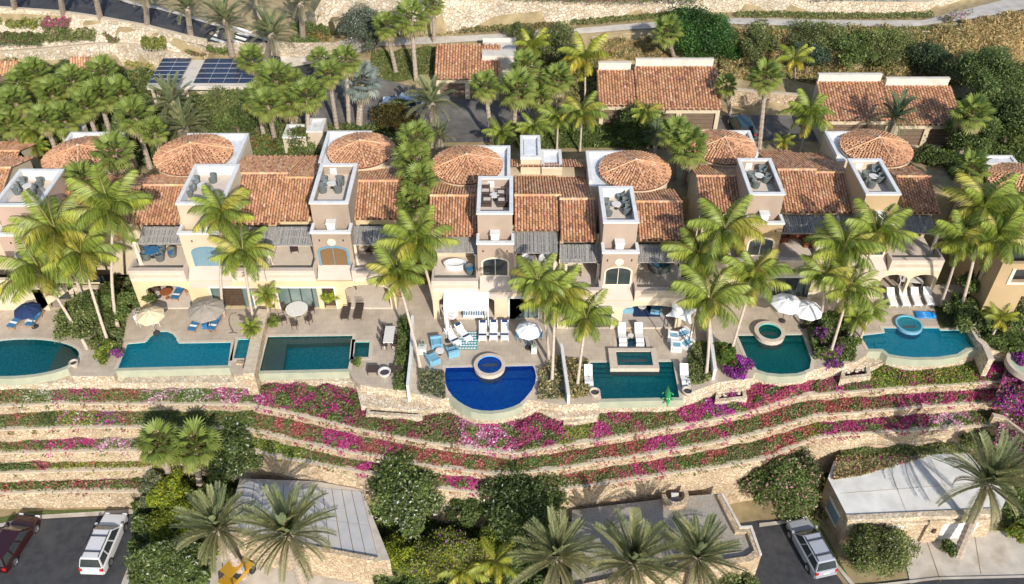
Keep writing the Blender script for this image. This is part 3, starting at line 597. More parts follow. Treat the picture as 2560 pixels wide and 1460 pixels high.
def wall_with_openings(name, x0, x1, z0, z1, y, th, ops, m, t):
    """upright slab in the x-z plane with real openings and reveals"""
    outer = [(x0,z0),(x1,z0),(x1,z1),(x0,z1)]; loops = [[Vector((a,b,0)) for a,b in outer]]+[[Vector((a,b,0)) for a,b in o] for o in ops]
    flat = [p for l in loops for p in l]; tri = tessellate_polygon(loops); mb = MB(); L = t.location
    mb.add([(p.x,y,p.y) for p in flat], [q for q in tri]); mb.add([(p.x,y+th,p.y) for p in flat], [q[::-1] for q in tri])
    for l in loops:
        n = len(l); mb.add([(p.x,y,p.y) for p in l]+[(p.x,y+th,p.y) for p in l], [(i,(i+1)%n,n+(i+1)%n,n+i) for i in range(n)])
    return mb.build(name, m, t, off=L)
def window(t, xa, xb, z0, zs, zt, y, frame, glass, fw=.12, bars=1, proud=.05):
    out = arch_poly(xa-fw, xb+fw, z0-fw, zs, zt+fw); inn = arch_poly(xa, xb, z0, zs, zt); n = len(out); L = t.location; mb = MB()
    vs = [(a,y-proud,b) for a,b in out]+[(a,y-proud,b) for a,b in inn]+[(a,y+.1,b) for a,b in out]+[(a,y+.25,b) for a,b in inn]
    mb.add(vs, [(i,(i+1)%n,n+(i+1)%n,n+i) for i in range(n)]+[(i,2*n+i,2*n+(i+1)%n,(i+1)%n) for i in range(n)]+[(n+i,n+(i+1)%n,3*n+(i+1)%n,3*n+i) for i in range(n)])
    f = mb.build('window_frame', frame, t, off=L)
    m2 = MB(); m2.add([(a,y-.012,b) for a,b in inn], [tuple(range(n))]); m2.build('pane', glass, f, off=L)
    if bars:
        m3 = MB()
        for k in range(1, bars+1): x = xa+(xb-xa)*k/(bars+1); m3.box(x-.025,x+.025,y-.035,y-.013,z0,zt-.05)
        m3.build('glazing_bar', frame, f, off=L)
def tower(t, uL, uR, vf, wall, wall2=None, vback=None, frame=COLM, glass=GLASS, medal=False, hi=2.25, inner=None, zt=9.2):
    """chimney tower with a walled roof terrace, a lower ledge with the flue, and an arched window"""
    L = t.location; a = P(uL, vf, zt); b = P(uR, vf, zt); x0, x1, y0 = a[0], b[0], a[1]
    y1 = P(uL, vback, zt)[1] if vback else y0+5.1; zd = zt-.95; wall2 = wall2 or wall; th = .2
    MB().box(x0,x1,y0,y1,2,zd).build('tower_wall', wall, t, off=L)
    m = MB().box(x0,x1,y0,y0+th,zd,zt-.14).box(x0,x1,y1-th,y1,zd,zt-.141).box(x0,x0+th,y0+th,y1-th,zd,zt-.142).box(x1-th,x1,y0+th,y1-th,zd,zt-.143)
    m.build('terrace_parapet', wall, t, off=L)
    if inner: q = th+.012; MB().box(x0+th,x1-th,y0+th,y0+q,zd,zt-.15).box(x0+th,x1-th,y1-q,y1-th,zd,zt-.151).box(x0+th,x0+q,y0+q,y1-q,zd,zt-.152).box(x1-q,x1-th,y0+q,y1-q,zd,zt-.153).build('parapet_lining', inner, t, off=L)
    o = .07; MB().box(x0-o,x1+o,y0-o,y0+th+.05,zt-.139,zt).box(x0-o,x1+o,y1-th-.05,y1+o,zt-.138,zt+.001).box(x0-o,x0+th+.04,y0+th+.05,y1-th-.05,zt-.137,zt-.001).box(x1-th-.04,x1+o,y0+th+.05,y1-th-.05,zt-.136,zt-.002).build('parapet_coping', WHITE, t, off=L)
    MB().box(x0+.01,x1-.01,y0+.01,y1-.01,zd+.001,zd+.03).build('terrace_floor', DECKC, t, off=L)
    MB().box(x0+.7,x0+1.25,y1-th-.02,y1-th-.001,zd+.05,zt-.3).build('hatch', WHITE, t, off=L)
    # lower ledge block
    ly0 = y0-1.15; zl = 6.55; lt = 7.2
    MB().box(x0-.03,x1+.1,ly0,y0-.001,2.6,zl).build('lower_tower_wall', wall2, t, off=L)
    MB().box(x0-.1,x1+.16,ly0-.1,ly0+.2,lt-.2,lt).box(x0-.1,x0+.14,ly0+.2,y0-.003,lt-.2,lt-.001).box(x1-.08,x1+.16,ly0+.2,y0-.003,lt-.2,lt-.002).build('ledge_coping', WHITE, t, off=L); MB().box(x0-.02,x1+.09,ly0+.002,ly0+.16,zl,lt-.2).box(x0-.02,x0+.12,ly0+.16,y0-.003,zl,lt-.201).box(x1-.06,x1+.09,ly0+.16,y0-.003,zl,lt-.202).build('ledge_parapet', wall2, t, off=L)
    MB().box(x0+.14,x1-.08,ly0+.16,y0-.003,zl,zl+.02).build('ledge_floor', DECKC, t, off=L)
    cx = (x0+x1)/2; c = MB().box(cx-.33,cx+.33,y0-.62,y0-.01,zl+.02,zl+.95).box(cx-.4,cx+.4,y0-.66,y0-.012,zl+.95,zl+1.03); c.build('chimney', WHITE, t, off=L)
    MB().box(cx-.26,cx+.26,y0-.9,y0-.62,zl+.02,zl+.5).build('chimney_hood', WROOF, t, off=L)
    # window, medallion, vents
    w2 = .98 if frame is COLM else 1.08; z0 = 3.85 if frame is COLM else 3.6; window(t, cx-w2, cx+w2, z0, 5.15, 5.55, ly0, frame, glass, .14 if frame is COLM else .2)
    if medal:
        k = MB(); vs = [(cx,ly0-.08,6.12)]+[(cx+(.36 if i % 2 else .31)*math.cos(i*math.pi/12), ly0-.05, 6.12+(.36 if i % 2 else .31)*math.sin(i*math.pi/12)) for i in range(24)]
        k.add(vs+[(q[0],ly0+.01,q[2]) for q in vs[1:]], [(0,1+(i+1)%24,1+i) for i in range(24)]+[(1+i,1+(i+1)%24,25+(i+1)%24,25+i) for i in range(24)]); k.build('medallion', COLM, t, off=L)
    for s in (-1, 1): MB().box(cx+s*.95-.05,cx+s*.95+.05,ly0-.03,ly0-.002,6.2,6.4).build('wall_vent', DARKW, t, off=L)
    # sloping sill down to the facade
    yf = y0-hi; MB().add([(x0+.1,yf,2.3),(x1-.1,yf,2.3),(x1-.1,yf,2.95),(x0+.1,yf,2.95),(x0+.1,ly0,3.75),(x1-.1,ly0,3.75),(x0+.1,ly0,2.3),(x1-.1,ly0,2.3)], [(0,1,2,3),(3,2,5,4),(0,3,4,6),(1,7,5,2)]).build('sloping_sill', SILL, t, off=L)
    return dict(x0=x0, x1=x1, y0=y0, y1=y1, F=yf, ly0=ly0, zd=zd+.03)
def canes(t, x0, x1, y0, z0, y1, z1, posts=True, ragged=.12):
    """cane shade roof: many thin sticks over a few beams"""
    L = t.location; n = int((x1-x0)/.055); vs, F = [], []
    for i in range(n):
        x = x0+(i+.5)/n*(x1-x0)+random.uniform(-.012,.012); a = random.uniform(-ragged, ragged*.6); b = random.uniform(-.02,.02); w_ = random.uniform(.020,.03); h = random.uniform(.0,.035); o = len(vs)
        for yy, zz in ((y0+a, z0), (y1, z1)): vs += [(x-w_+b,yy,zz+h-.02),(x,yy,zz+h+.025),(x+w_+b,yy,zz+h-.02)]
        F += [(o,o+1,o+4,o+3),(o+1,o+2,o+5,o+4)]
    npmesh('cane_cover', np.array(vs)-np.array(L), np.array(F), PERG, None, t, kind='stuff')
    for k in range(3):
        f = (k+.15)/2.3; y = y0+(y1-y0)*f; z = z0+(z1-z0)*f-.1; MB().box(x0+.03,x1-.03,y-.06,y+.06,z-.09,z+.05).build('beam', PERG, t, off=L)
    nb = max(2, int((x1-x0)/.9))
    for k in range(nb+1):                              # battens holding the canes down
        x = x0+.05+(x1-x0-.1)*k/nb; MB().add([(x-.03,y0,z0+.06),(x+.03,y0,z0+.06),(x+.03,y1,z1+.06),(x-.03,y1,z1+.06)], [(0,1,2,3)]).build('batten', PERG, t, off=L)
def column(t, x, y, z0, z1, r=.16, m=COLM):
    MB().lathe([(r*1.4,z0),(r*1.4,z0+.12),(r,z0+.2),(r*.88,z1-.2),(r*1.35,z1-.08),(r*1.35,z1)], (x,y,0), 14).build('column', m, t, off=t.location, smooth=True)
def lattice(t, x0, x1, y, z0, z1, m=CAP):
    """pierced panel: small diamond blocks in a sunk band"""
    L = t.location; mb = MB(); n = max(2, int((x1-x0)/.16)); s = (x1-x0)/n
    for r in range(2):
        for i in range(n):
            cx, cz = x0+(i+.5*(r % 2)+.25)*s, z0+(z1-z0)*(.28+.44*r); w_ = s*.36; h = (z1-z0)*.2
            mb.add([(cx-w_,y-.03,cz),(cx,y-.03,cz-h),(cx+w_,y-.03,cz),(cx,y-.03,cz+h),(cx,y-.004,cz)], [(0,1,2,3)])
    mb.build('lattice_panel', m, t, off=L, kind='stuff')
    MB().box(x0-.06,x1+.06,y-.05,y-.001,z0-.06,z0-.01).box(x0-.06,x1+.06,y-.05,y-.002,z1+.01,z1+.06).build('lattice_frame', COLM, t, off=L)
def balcony(t, x0, x1, F, wall, door=True, depth=4.3, zf_=3.25, lat=True, col=(1,1), zp=4.12):
    L = t.location; MB().box(x0,x1,F,F+depth,zf_-.25,zf_).build('balcony_floor', DECKC, t, off=L)
    MB().box(x0,x1,F+.002,F+.42,zf_,zp).box(x0,x0+.18,F+.42,F+1.6,zf_,zp-.002).box(x1-.18,x1,F+.42,F+1.6,zf_,zp-.003).build('balcony_parapet', SILL, t, off=L)
    if lat: lattice(t, x0+.35, x1-.35, F+.002, zf_+.12, zf_+.5)
    yb_ = F+depth; a, b = x0+.3, x1-.3
    wall_with_openings('balcony_back_wall', x0, x1, zf_, 6.35, yb_, .2, [[(a,zf_+.02),(b,zf_+.02),(b,5.6),(a,5.6)]], wall, t)
    f = MB().box(a,b,yb_+.16,yb_+.18,zf_,5.6).build('french_door', GLASS, t, off=L); mb = MB(); k = 4
    for i in range(k+1): x = a+(b-a)*i/k; mb.box(x-.04,x+.04,yb_+.1,yb_+.15,zf_,5.6)
    mb.box(a,b,yb_+.1,yb_+.149,5.5,5.6); mb.build('door_frame', DARKW, f, off=L)
def ledger(t, x0, x1, F, z0, wall, ops, doors=(), th=.35, z1=3.3):
    wall_with_openings('facade_wall', x0, x1, z0, z1, F+.004, th, ops, wall, t)
# ---- duplex helper
def duplex(name, label, base_px, wall):
    x, y, _ = P(*base_px, 0); return thing(name, label, 'villa', (x, y, 0))
def opening(xa, xb, zt=2.6, arch=0): return arch_poly(xa, xb, .02, zt-arch, zt, 8) if arch else [(xa,.02),(xb,.02),(xb,zt),(xa,zt)]
def slidedoor(t, xa, xb, y, zt=2.5, glass=GLASSG, n=4, frame=None, open_=None):
    L = t.location; f = MB().box(xa-.12,xb+.12,y-.06,y,zt,zt+.14).box(xa-.12,xa,y-.06,y,.0,zt).box(xb,xb+.12,y-.06,y-.001,.0,zt).build('door_surround', frame or WHITE, t, off=L)
    for i in range(n):
        if open_ is not None and i in open_: continue
        a = xa+(xb-xa)*i/n; b = xa+(xb-xa)*(i+1)/n
        g = MB().box(a+.04,b-.04,y+.12+.03*(i%2),y+.14+.03*(i%2),.06,zt-.05).build('sliding_door', glass, t, off=L)
        MB().box(a,a+.05,y+.1,y+.16,.02,zt).box(b-.05,b,y+.1,y+.161,.02,zt).build('door_stile', METAL, g, off=L)
    MB().box(xa,xb,y+.35,y+.37,0,zt).build('interior_shade_panel', DARKW, t, off=L)  # dark sheet stands in for the shade of the room behind
def patio(t, xa, xb, F, depth, wall, floor=DECKC, zs=.16, cols=()):
    """covered patio behind the facade opening: raised floor, back wall with glass doors, ceiling"""
    L = t.location; MB().box(xa,xb,F-.05,F+depth,-.02,zs).build('patio_floor', floor, t, off=L); MB().box(xa,xb,F-.1,F-.05,-.02,zs+.004).build('patio_step', COPE, t, off=L)
    MB().box(xa,xb,F+depth,F+depth+.2,0,3).build('patio_back_wall', wall, t, off=L)
    MB().box(xa+.4,xb-.6,F+depth-.04,F+depth-.002,zs,2.35).build('glass_door', GLASS, t, off=L)
    MB().box(xa,xa+.02,F+.36,F+depth,0,3).box(xb-.02,xb,F+.36,F+depth,0,3).build('patio_side_wall', wall, t, off=L)
    for x in cols: column(t, x, F-.02, 0, 2.9)

# ------- B0: villa cut off by the left edge
t = duplex('villa', 'pink and cream villa cut off by the left edge of the picture', (60,790), W_CRM); L = t.location
tw = tower(t, -18, 96, 512, W_ROSE, medal=True, inner=WHITE, glass=GLASSG)
F0 = tw['F']; r = roof(t, 110, 330, 560, 468, 440, wall=W_CRM); roof(t, -260, -20, 560, 420, 395, wall=W_CRM)
xR = xat(325, F0, 3); wall_with_openings('facade_wall', -58, xR-7.5, -.1, 3.3, F0+.004, .35, [opening(-39.5,-36.5,2.5),opening(-36,-34,2.5)], W_CRM, t)
MB().box(-39.5,-34,F0+1.4,F0+1.42,0,2.6).build('interior_shade_panel', GLASS, t, off=L)  # dark sheet in place of the unlit room behind the openings
for q in ((-36.2,-34.2),): MB().box(q[0],q[1],F0+.9,F0+.95,0,2.3).build('curtain', TAN, t, off=L)
balcony(t, xat(96,F0,4), xat(200,F0,4), F0, W_CRM); canes(t, xat(100,F0+2,5.6), xat(205,F0+2,5.6), F0+2, 5.5, F0+3.4, 5.9)
rx_, ry_, rr_ = rotunda(t, 205, 391, 190, 7.0, W_CRM); flatroof(t, xat(100,ry_-3,7), xat(250,ry_-3,7), ry_-3.0, P(150,330,7)[1], 7.0, 0, W_CRM)
V0 = tw
# ------- B1
t = duplex('villa', 'yellow double villa with a beige tower and a taupe tower with brown screen', (660,780), W_YEL); L = t.location
ta = tower(t, 440, 556, 508, W_BEI, vback=411, frame=BFRAME, glass=BSHUT, inner=WHITE); tb = tower(t, 774, 869, 506, W_TAU, W_TAU, vback=409, frame=BFRAME, glass=BROWN, medal=True)
r1 = roof(t, 334, 446, 562, 464, 428, wall=W_BEI); r2 = roof(t, 540, 700, 562, 434, 392, wall=W_YEL); r3 = roof(t, 694, 770, 554, 445, 392, wall=W_YEL); r4 = roof(t, 868, 995, 550, 453, 425, wall=W_BEI)
for (a, b, c_) in ((484,386,194),(903,376,170)): rotunda(t, a, b, c_, 7.0, W_CRM)
ya = P(560,333,7.1)[1]; flatroof(t, xat(470,ya,7), xat(624,ya,7)-.1, P(590,428,7.1)[1], ya, 7.1, 0, W_CRM, sides='ne')
ya = P(860,327,7.1)[1]; flatroof(t, xat(820,ya,7), xat(930,ya,7), P(820,410,7.1)[1], ya, 7.1, 0, W_CRM, sides='wn')
F1 = ta['F']; xl = xat(328,F1,3); xr = xat(985,F1,3)
m_ = xat(660,F1,2)
wall_with_openings('facade_wall', xl, ta['x0']+.1, -.1, 3.0, F1+.004, .35, [arch_poly(xl+.9, ta['x0']-.1, .02, 1.9, 2.55, 10)], W_YEL, t)
dA, dB = xat(532,F1,1.2), xat(632,F1,1.2); dC, dD = xat(697,F1,1.2), xat(838,F1,1.2)
wall_with_openings('facade_wall', ta['x0']+.1, tb['x0']+.1, -.1, 3.0, F1+.004, .35, [opening(dA,dB,2.3),opening(dC,tb['x0']-.1,2.3)], W_YEL, t)
wall_with_openings('facade_wall', tb['x0']+.1, xr, -.1, 3.0, F1+.004, .35, [opening(tb['x0']+.3,dD,2.3),arch_poly(dD+.9, xr-.5, .02, 2.0, 2.6, 10)], W_YEL, t)
slidedoor(t, dA, dB, F1, 2.3, GLASSG, 4, open_=(1,2)); slidedoor(t, dC, dD, F1, 2.3, GLASSG, 5, open_=(4,))
patio(t, xl+.1, ta['x0']+.1, F1+.06, 3.2, W_YEL); patio(t, dD+.4, xr, F1+.06, 3.2, W_YEL)
for a, b in ((xl,ta['x0']),(ta['x1'],xat(660,F1,4)),(xat(662,F1,4),tb['x0']),(tb['x1'],xr)): balcony(t, a, b, F1, W_YEL, lat=(b-a) > 2.4)
canes(t, xat(345,F1+2,5.6), ta['x0'], F1+1.9, 5.45, F1+3.5, 5.95); canes(t, ta['x1'], xat(655,F1+2,5.6), F1+1.9, 5.35, F1+3.5, 5.9); canes(t, xat(655,F1+2,5.6)+.05, tb['x0'], F1+1.6, 5.5, F1+3.4, 6.0); canes(t, tb['x1'], xat(985,F1+2,5.6), F1+1.7, 5.5, F1+3.5, 6.0)
for x in (xl+.3, xat(668,F1+1,4), tb['x0']-.15, tb['x1']+.15, xr-.3): column(t, x, F1+1.9, 3.25, 5.45)
# ------- B2
t = duplex('villa', 'cream double villa with two pinkish taupe towers in the middle of the row', (1390,800), W_CRM); L = t.location
tc_ = tower(t, 1193, 1281, 532, W_PNK, vback=441); td = tower(t, 1510, 1596, 554, W_PNK, W_PNK, vback=466, medal=True, inner=WHITE)
roof(t, 1069, 1192, 592, 490, 458, wall=W_CRM); roof(t, 1286, 1405, 578, 489, 427, wall=W_CRM); roof(t, 1402, 1492, 605, 498, 441, wall=W_CRM); roof(t, 1598, 1716, 603, 505, 476, wall=W_CRM)
ytf = P(1300,432,5.9)[1]; ytb = P(1300,376,6.6)[1]; tiles(xat(1270,ytf,5.9), xat(1466,ytf,5.9), ytb, 5.5, ytf, 6.5, t); MB().box(xat(1272,ytf,5.9), xat(1464,ytf,5.9), ytf+.2, ytb-.3, 0, 5.4).build('rear_wall', W_CRM, t, off=L)
rotunda(t, 1167, 412, 180); rotunda(t, 1587, 426, 182)
ya = P(1240,364,7.1)[1]; flatroof(t, xat(1150,ya,7), xat(1275,ya,7), P(1240,452,7.1)[1], ya, 7.1, 0, W_CRM, sides='ne')
ya = P(1480,377,7.1)[1]; flatroof(t, xat(1465,ya,7), xat(1560,ya,7), P(1490,455,7.1)[1], ya, 7.1, 0, W_CRM, sides='wn')
F2 = tc_['F']; F2b = td['F']; xl = xat(1080,F2,3); xm = xat(1400,F2,3); xr = xat(1712,F2b,3)
wall_with_openings('facade_wall', xl, tc_['x1']+.1, -.1, 3.0, F2+.004, .35, [arch_poly(xl+.5, xat(1236,F2,1.5), .02, 2.0, 2.5, 10)], W_CRM, t)
wall_with_openings('facade_wall', tc_['x1']+.1, xm, -.1, 3.0, F2+.004, .35, [opening(xat(1268,F2,1.2)+.2, xat(1345,F2,1.2), 2.3)], W_CRM, t)
MB().box(xm-.2,xm,F2b,F2+.4,-.1,3.0).build('side_wall', W_CRM, t, off=L)
dA, dB = xat(1420,F2b,1.2), xat(1528,F2b,1.2); wall_with_openings('facade_wall', xm, xr, -.1, 3.0, F2b+.004, .35, [opening(dA,dB,2.4), arch_poly(xat(1556,F2b,1.5), xr-.5, .02, 2.0, 2.55, 10)], W_CRM, t)
slidedoor(t, xat(1268,F2,1.2)+.2, xat(1345,F2,1.2), F2, 2.3, GLASSG, 3); slidedoor(t, dA, dB, F2b, 2.4, GLASS, 4)
patio(t, xl+.1, xat(1240,F2,1.5), F2+.06, 3.2, W_CRM); patio(t, xat(1552,F2b,1.5), xr, F2b+.06, 3.2, W_CRM, DECKG)
for a, b, F_ in ((xl,tc_['x0'],F2),(tc_['x1'],xm-.05,F2),(xm+.02,td['x0'],F2b),(td['x1'],xr,F2b)): balcony(t, a, b, F_, W_CRM, lat=True)
canes(t, xat(1087,F2+2,5.6), tc_['x0'], F2+2, 5.5, F2+3.5, 6.05); canes(t, tc_['x1'], xat(1396,F2+2,5.6), F2+1.9, 5.5, F2+3.9, 6.1); canes(t, xat(1400,F2b+2,5.6), td['x0'], F2b+1.9, 5.5, F2b+3.4, 6.05); canes(t, td['x1'], xat(1718,F2b+2,5.6), F2b+1.9, 5.5, F2b+3.4, 6.05)
for x, F_ in ((tc_['x0']-.15,F2),(tc_['x1']+.15,F2),(xm-.4,F2),(xm+.4,F2b),(td['x0']-.15,F2b),(td['x1']+.15,F2b),(xr-.3,F2b)): column(t, x, F_+1.9, 3.25, 5.45)
# ------- B3
t = duplex('villa', 'ochre and cream double villa on the right with two walled roof terraces', (2030,750), W_CRM); L = t.location
te = tower(t, 1876, 1962, 484, W_PNK, W_OCH, vback=396); tf = tower(t, 2167, 2252, 484, W_OCH, W_OCH, vback=397, inner=W_BEI)
roof(t, 1752, 1868, 535, 441, 416, wall=W_BEI); roof(t, 1962, 2062, 533, 425, 378, wall=W_CRM); roof(t, 2058, 2150, 533, 432, 385, wall=W_CRM); roof(t, 2262, 2352, 535, 442, 418, wall=W_CRM)
rotunda(t, 1808, 368, 166); rotunda(t, 2190, 370, 178)
ya = P(1850,326,7.1)[1]; flatroof(t, xat(1790,ya,7), xat(1874,ya,7), P(1890,385,7.1)[1], ya, 7.1, 0, W_CRM, sides='ne')
ya = P(2080,328,7.1)[1]; flatroof(t, xat(2062,ya,7), xat(2150,ya,7), P(2110,392,7.1)[1], ya, 7.1, 0, W_CRM, sides='wn')
F3 = te['F']; xl = xat(1770,F3,3); xr = xat(2352,F3,3); xm = xat(2062,F3,3); pa, pb_ = xat(2195,F3,1.2), xat(2335,F3,1.2)
wall_with_openings('facade_wall', xl, xr, -.1, 3.0, F3+.004, .35, [opening(xat(1932,F3,1.3),xat(2025,F3,1.3),2.3), arch_poly(pa,(pa+pb_)/2-.1,.02,2.0,2.6,8), arch_poly((pa+pb_)/2+.1,pb_,.02,2.0,2.6,8)], W_CRM, t)
slidedoor(t, xat(1932,F3,1.3), xat(2025,F3,1.3), F3, 2.3, GLASS, 3); patio(t, pa-.5, xr, F3+.06, 3.4, W_CRM, DECKS)
for a, b in ((xl,te['x0']),(te['x1'],xm),(xm+.02,tf['x0']),(tf['x1'],xr)): balcony(t, a, b, F3, W_CRM, lat=True)
canes(t, xat(1800,F3+2,5.6), te['x0'], F3+2, 5.5, F3+3.5, 6.05); canes(t, te['x1'], xat(2070,F3+2,5.6), F3+1.9, 5.5, F3+3.6, 6.05); canes(t, xat(2072,F3+2,5.6), tf['x0'], F3+1.9, 5.5, F3+3.6, 6.05); canes(t, tf['x1'], xat(2340,F3+2,5.6), F3+1.9, 5.5, F3+3.6, 6.05)
for x in (te['x1']+.15, xm-.3, xm+.3, tf['x1']+.15, xr-.3): column(t, x, F3+1.9, 3.25, 5.45)
# ------- B4: villa at the right edge
t = duplex('villa', 'ochre villa running out of the picture at the right edge', (2540,760), W_OCH); L = t.location
rotunda(t, 2560, 456, 176); ya = P(2500,418,7.1)[1]; flatroof(t, xat(2468,ya,7), xat(2640,ya,7), ya-4, ya, 7.1, 0, W_CRM, sides='nw')
roof(t, 2500, 2640, 575, 515, 500, wall=W_OCH); F4_ = P(2500,790,0)[1]; a = xat(2478,F4_,3)
wall_with_openings('facade_wall', a, 46, -.1, 5.6, F4_+.004, .35, [[(xat(2528,F4_,4),3.7),(46.-1,3.7),(45.,5.0),(xat(2528,F4_,4),5.0)], opening(xat(2540,F4_,1), 45., 2.2)], W_OCH, t)
MB().box(a,a+.3,F4_+.36,F4_+6,-.1,6).build('side_wall', W_OCH, t, off=L); MB().box(a,46,F4_+2.2,F4_+2.4,0,5.6).build('back_wall', GLASS, t, off=L)
MB().box(xat(2520,F4_,4),46,F4_-.08,F4_+.002,3.5,3.7).box(xat(2520,F4_,4),xat(2528,F4_,4),F4_-.08,F4_+.001,3.7,5.1).build('window_surround', COLM, t, off=L)
# ================================================================ BACK COUNTRY: walls, garages, solar carport
wallband('retaining_wall', np.array([(a,b,c+d) for a,b,c,d in BW]), float(BW[0,0]), float(BW[-2,0]), 5.6, 'big pale stone retaining wall above the concrete path', STONEB, th=.5)
mb = MB(); mb.grid(lambda s, q: (lambda x: (x, float(ip(x,wLL,1))*(1-q)+float(ip(x,wLW,1))*q+.3, (float(ip(x,wLL,2))*(1-q)+float(ip(x,wLW,2))*q)+.12))(-62+43*s), 50, 6); mb.build('stone_bank', STONEB, kind='structure')
wl = line(LL, zLL); wallband('retaining_wall', wl, float(wl[0,0]), float(wl[-1,0]), 2.6, 'long pale stone wall beside the solar carport, below the hedged bank', STONEB, th=.5)
lw = line(LW, zL); wallband('parapet_wall', lw, float(lw[0,0]), float(lw[-1,0]), .6, 'low stone kerb wall along the dark upper road', STONEB, capz=.1, zoff=.35, th=.35)
sheet('road_kerb', [(-120,-62),(0,-32),(250,-19),(330,8),(400,21),(470,41),(560,68),(640,91),(720,113),(800,128)], [(-120,-56),(0,-26),(250,-12),(330,15),(400,28),(470,48),(560,75),(640,98),(720,121),(800,136)], CONC, T, 50, 1, .2, kind='structure')
sheet('dirt_slope', [(560,-40),(700,-60),(900,-60)], [(560,66),(720,110),(830,90)], HILL, T, 20, 8, .03, kind='structure')
# low wall below the path on the right
wp = np.array([T(u, v) for u, v in [(1480,92),(1560,84),(1640,78),(1745,76)]]); wp[:,2] -= .1
wallband('retaining_wall', wp, float(wp[0,0]), float(wp[-1,0]), 1.6, 'rough low stone wall just below the path, left of the big green tree', STONEB, th=.4)
wp = np.array([T(u, v) for u, v in [(1905,72),(2060,79),(2280,80),(2370,74)]]); wp[:,2] -= .1
wallband('retaining_wall', wp, float(wp[0,0]), float(wp[-1,0]), 1.6, 'rough low stone wall just below the path, behind the row of shrubs', STONEB, th=.4)
wp = np.array([P(u, v, 4.9) for u, v in [(1830,225),(1900,232),(2000,240)]])
wallband('retaining_wall', wp, float(wp[0,0]), float(wp[-1,0]), 2.4, 'cream stone wall between the two rear garages', STONE, th=.4)
def shed(t, u0, u1, ve, vb, ze=5.5, zr=7.2, wall=W_CRM, doors=2, par=True):
    L = t.location; ye = P(1280, ve, ze)[1]; yb_ = P(1280, vb, zr)[1]; xa, xb = xat(u0, ye, ze), xat(u1, ye, ze)
    tiles(xa, xb, ye, ze, yb_, zr, t, wt=.3, ln=.45); yw = ye+.5
    m = MB(); prof = [(yw,2.5),(yb_,2.5),(yb_,zr-.1),(yw,ze+(zr-ze)*(yw-ye)/(yb_-ye)-.1)]
    m.add([(xa+.15,a,b) for a,b in prof]+[(xb-.15,a,b) for a,b in prof], [(3,2,1,0),(4,5,6,7),(1,2,6,5),(2,3,7,6)])
    m.build('side_wall', wall, t, off=L); n = doors; wd = (xb-xa-.6)/n; ops = [[(xa+.3+i*wd+.25,3.05),(xa+.3+(i+1)*wd-.25,3.05),(xa+.3+(i+1)*wd-.25,5.0),(xa+.3+i*wd+.25,5.0)] for i in range(n)]
    wall_with_openings('front_wall', xa+.15, xb-.15, 2.5, ze+.1, yw-.3, .3, ops, wall, t)
    for o in ops:
        d = MB().box(o[0][0],o[1][0],yw-.1,yw-.05,2.9,5.0).build('garage_door', BROWN2, t, off=L)
        k = MB()
        for q in range(1, 5): z = 2.9+q*.42; k.box(o[0][0],o[1][0],yw-.115,yw-.1,z-.015,z+.015)
        k.build('door_groove', DARKW, d, off=L)
    if par: MB().box(xa+.2,xb-.3,yb_,yb_+.35,2.5,zr+.7).box(xa+.15,xb-.25,yb_-.03,yb_+.4,zr+.7,zr+.78).build('back_parapet', WHITE2, t, off=L)
    return xa, xb, ye, yb_
BROWN2 = mat('brown_garage_door', (.16,.11,.08), .6, (.2,.14,.1), 4); WHITE2 = mat('pale_parapet', (.60,.55,.48), .8, (.66,.61,.54), 2, .05, stain=((.45,.40,.34), 1))
t = thing('garage', 'small tiled garage at the end of the dark driveway, behind the palms', 'garage', P(1180,245,3)); shed(t, 1085, 1250, 200, 112, 5.5, 7.2, doors=2, par=False)
x0, y0, _ = P(1205,135,7.2); x1, y1, _ = P(1290,98,7.2); MB().box(x0,x1,y0,y1,3,7.0).box(x0,x1,y1-.2,y1,7,7.4).build('rear_block', WHITE2, t, off=t.location)
t = thing('garage', 'tiled double garage under the big green tree, its roof in two steps', 'garage', P(1640,305,3)); L = t.location
a = shed(t, 1497, 1592, 266, 175, 5.5, 7.1, doors=1); shed(t, 1594, 1806, 275, 166, 5.5, 7.4, doors=2)
t = thing('garage', 'long tiled garage at the right with a pale back parapet', 'garage', P(2200,330,3)); shed(t, 2062, 2236, 303, 204, 5.5, 7.2, doors=1); shed(t, 2238, 2412, 314, 214, 5.5, 7.1, doors=2)
a = P(2010,212,7.2); # the roof reaches further left at its back
